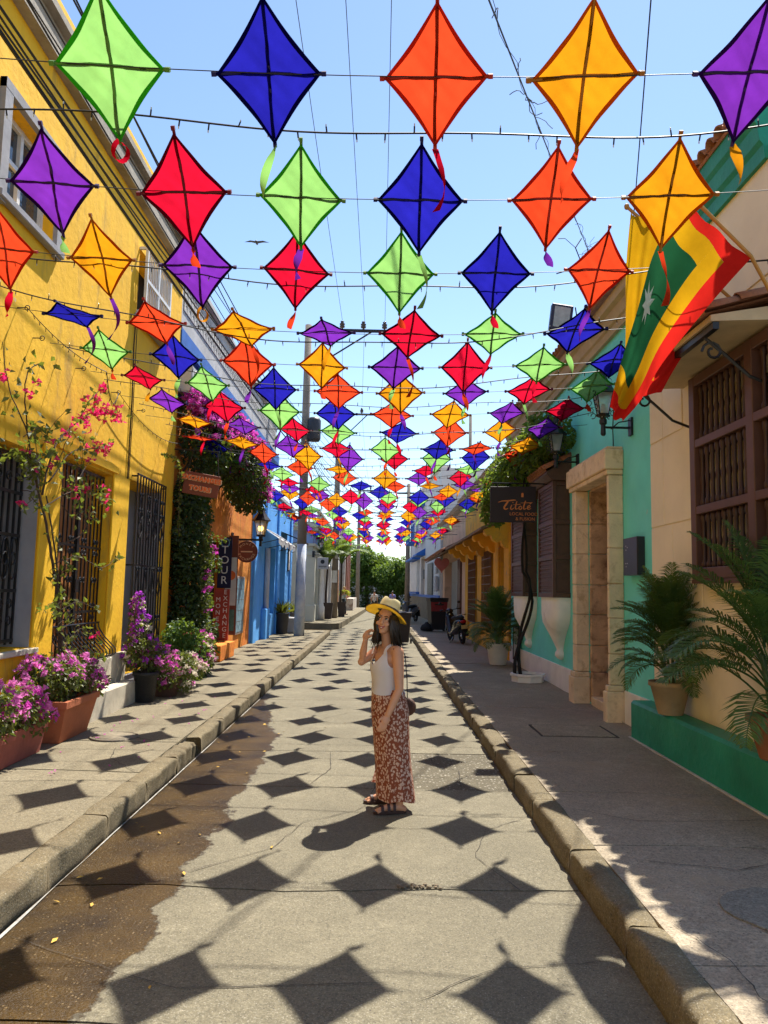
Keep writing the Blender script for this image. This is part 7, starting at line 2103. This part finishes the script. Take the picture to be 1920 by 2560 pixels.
for k in range(40): 
    d = Vector((.9 * (1 if k % 2 else -.9), rp.uniform(-.3, .3), -.35 + rp.uniform(-.3, .2))); leaf(mb, Vector((-2.12, 47.3, 1.72)) + rv(rp) * .08, d, Vector((0, -1, .4)), rp.uniform(.25, .5), .035)
mb.build('leaves', leafmat('yellow_leaf', (.45, .40, .06), (.6, .55, .12), .4), bn2)
passer(-.35, 62, -.01, R(5), mat('white_shirt', (.62, .60, .55), .8, .08), mat('dark_trousers', (.03, .03, .035), .8), 'man in white shirt walking away at the end of the street', 1.75, .12)
passer(1.15, 64, -.01, R(-5), mat('lilac_shirt', (.22, .24, .56), .8, .08), mat('grey_trousers', (.12, .12, .16), .8), 'walker in lilac blue shirt at the end of the street', 1.75, .1)

# ------------------------------------------------------------------ scooters, bins
M_tyre = mat('tyre', (.012, .012, .012), .8, .2, 20, .3, 60); M_chrome = mat('chrome', (.5, .5, .5), .15, .1, metal=1.0); M_bkp = mat('black_scooter_paint', (.008, .008, .010), .18, .2, spec=.6)
M_lens = mat('red_lens', (.35, .01, .01), .2); M_plate = mat('yellow_plate', (.5, .36, .12), .5, .15)
def scooter(loc, yaw, lean, lab, col=None):
    col = col or M_bkp
    t = thing('scooter', lab, 'scooter', loc, None, (0, lean, yaw))
    def P(name, mb, m, smooth=True, par=None):
        o = mb.build(name, m, par or t, smooth); o.location = (0, 0, 0); return o
    for (y, nm) in ((-.62, 'rear_wheel'), (.66, 'front_wheel')):
        w = MB(); pr_ = [(.155, -.045), (.2, -.055), (.235, -.04), (.25, 0), (.235, .04), (.2, .055), (.155, .045)]
        vs = []; n = 24
        for (r, x) in pr_:
            for k in range(n): vs.append((x, y + r * math.cos(2 * PI * k / n), .25 + r * math.sin(2 * PI * k / n)))
        w.add(vs, [(i * n + k, i * n + (k + 1) % n, ((i + 1) % 7) * n + (k + 1) % n, ((i + 1) % 7) * n + k) for i in range(7) for k in range(n)])
        wo = P(nm, w, M_tyre)
        w = MB()
        for k in range(6):
            a = k * PI / 3; w.tube([(0, y, .25), (0, y + .16 * math.cos(a), .25 + .16 * math.sin(a))], [.03, .018], 6)
        w.tube([(-.05, y, .25), (.05, y, .25)], .045, 10); P('rim', w, M_chrome, True, wo)
    b = MB()
    secs = [(-.92, .07, .62, .76), (-.8, .13, .52, .80), (-.55, .165, .45, .80), (-.25, .16, .32, .74), (0, .15, .25, .5), (.2, .15, .25, .36), (.38, .16, .24, .4), (.46, .17, .28, .85), (.52, .16, .35, .98), (.6, .1, .5, 1.0)]
    n = 16; vs = []
    for (y, hw, z0, z1) in secs:
        for k in range(n):
            a = 2 * PI * k / n; c, s = math.cos(a), math.sin(a)
            vs.append((hw * math.copysign(abs(c) ** .7, c), y, (z0 + z1) / 2 + (z1 - z0) / 2 * math.copysign(abs(s) ** .7, s)))
    b.add(vs, [(i * n + k, i * n + (k + 1) % n, (i + 1) * n + (k + 1) % n, (i + 1) * n + k) for i in range(len(secs) - 1) for k in range(n)] + [tuple(range(n)), tuple((len(secs) - 1) * n + k for k in range(n))])
    P('body', b, col)
    b = MB(); b.ell((0, -.45, .83), .15, .42, .085, 16, 10); b.ell((0, -.1, .79), .13, .25, .07, 14, 8); P('seat', b, M_tyre)
    b = MB(); b.tube([(-.13, -.65, .9), (-.12, -.9, .93), (.12, -.9, .93), (.13, -.65, .9)], .014, 6); P('grab_rail', b, M_chrome)
    b = MB(); b.ell((0, -.93, .72), .1, .04, .05, 12, 8); P('tail_light', b, M_lens)
    b = MB()
    for s in (-1, 1): b.ell((s * .15, -.9, .7), .035, .03, .025, 8, 6)
    P('indicator', b, mat('amber_lens', (.6, .2, .03), .3))
    b = MB(); b.cbox(-.11, .11, -1.02, -1.005, .5, .62, .004); P('number_plate', b, M_plate, False)
    b = MB(); b.grid(lambda u_, v_: (-.1 + .2 * v_, -.62 - .42 * math.sin(u_ * 1.5), .25 + .34 * math.cos(u_ * 1.5) + .0), 8, 2); b.box(-.1, .1, -1.0, -.98, .36, .62); P('mudguard', b, M_tyre)
    b = MB(); b.grid(lambda u_, v_: (-.075 + .15 * v_, .66 + .29 * math.cos(.3 + u_ * 2.2), .25 + .29 * math.sin(.3 + u_ * 2.2)), 10, 2); P('front_mudguard', b, col)
    b = MB(); b.tube([(0, .66, .25), (0, .5, .9), (0, .46, 1.02)], [.035, .04, .04], 8); P('fork', b, M_chrome)
    b = MB(); b.tube([(-.36, .34, 1.06), (-.2, .42, 1.05), (0, .45, 1.03), (.2, .42, 1.05), (.36, .34, 1.06)], [.02, .014, .014, .014, .02], 8); b.ell((0, .5, 1.0), .13, .1, .09, 12, 8); P('handlebar', b, col)
    for s in (-1, 1):
        b = MB(); b.tube([(s * .22, .42, 1.05), (s * .3, .4, 1.24)], .007, 5); b.ell((s * .32, .4, 1.27), .06, .015, .04, 12, 8); P('mirror', b, M_bkp)
    b = MB(); b.ell((0, .6, .98), .08, .04, .06, 12, 8); P('headlight', b, M_chrome)
    b = MB(); b.tube([(.13, -.2, .3), (.15, -.5, .3), (.16, -.85, .36)], [.03, .045, .05], 8); P('exhaust', b, M_chrome)
    b = MB(); b.tube([(-.1, -.05, .25), (-.28, -.1, .015)], .012, 6); b.tube([(-.28, -.14, .015), (-.28, -.02, .015)], .014, 6); P('stand', b, M_chrome)
    return t
scooter((2.55, 24.7, WZ + .01), R(11), R(-7), 'black scooter parked on the right pavement, seen from behind')
scooter((1.7, 40.5, WZ + .01), R(150), R(6), 'distant motor scooter parked behind the woman near the white house', mat('grey_scooter', (.1, .1, .11), .3))
def wbin(loc, yaw, body, lab, front=None, s=1.0, tip=0):
    t = thing('wheelie_bin', lab, 'bin', loc, None, (tip, 0, yaw))
    def P(name, mb, m, smooth=False, par=None):
        o = mb.build(name, m, par or t, smooth); o.location = (0, 0, 0); return o
    b = MB(); lv = [(.22, .25, .06), (.25, .28, .5), (.28, .33, .98), (.3, .35, .985), (.3, .35, 1.03)]
    vs = [(sx * x * s, sy * y * s, z * s) for (x, y, z) in lv for (sx, sy) in ((-1, -1), (1, -1), (1, 1), (-1, 1))]
    b.add(vs, [(4 * i + k, 4 * i + (k + 1) % 4, 4 * i + 4 + (k + 1) % 4, 4 * i + 4 + k) for i in range(4) for k in range(4)] + [(3, 2, 1, 0)]); P('body', b, body)
    b = MB(); b.cbox(-.31 * s, .31 * s, -.37 * s, .36 * s, 1.035 * s, 1.1 * s, .02); P('lid', b, body)
    b = MB(); b.tube([(-.25 * s, .4 * s, 1.02 * s), (.25 * s, .4 * s, 1.02 * s)], .018, 6); P('handle', b, body)
    for sx in (-1, 1):
        b = MB(); b.tube([(sx * .26 * s, .26 * s, .1 * s), (sx * .32 * s, .26 * s, .1 * s)], .1 * s, 16); P('wheel', b, M_tyre)
    if front:
        b = MB(); b.add([(-.262 * s, -.302 * s, .68 * s), (.262 * s, -.302 * s, .68 * s), (.275 * s, -.335 * s, .96 * s), (-.275 * s, -.335 * s, .96 * s)], [(0, 1, 2, 3)]); b.box(-.26 * s, .26 * s, -.31 * s, -.3 * s, .66 * s, .68 * s); P('front_panel', b, front)
        b = MB(); b.box(-.15 * s, .15 * s, -.345 * s, -.335 * s, .86 * s, .9 * s); P('handle_slot', b, M_tyre)
    return t
wbin((2.42, 31.6, WZ + .005), R(8), mat('black_plastic', (.015, .013, .014), .5, .2), 'dark wheelie bin with red front beyond the scooter', mat('red_plastic', (.22, .02, .02), .5, .1), 1.25)
wbin((.84, 26.3, .005), R(-5), mat('brown_black_plastic', (.03, .022, .02), .55, .2), 'dark bin on the road edge behind the woman', None, .98)
bgs = thing('rubbish_bag', 'black rubbish bag lying beside the red fronted bin', 'rubbish bag', (2.0, 31.5, WZ))
mb = MB(); mb.lathe([(.05, 0), (.24, .02), (.28, .12), (.22, .24), (.08, .32), (.05, .38)], 14, (2.0, 31.5, WZ + .004), wob=lambda a, i: 1 + .12 * math.sin(a * 5 + i)); mb.build('body', M_tyre, bgs, True)
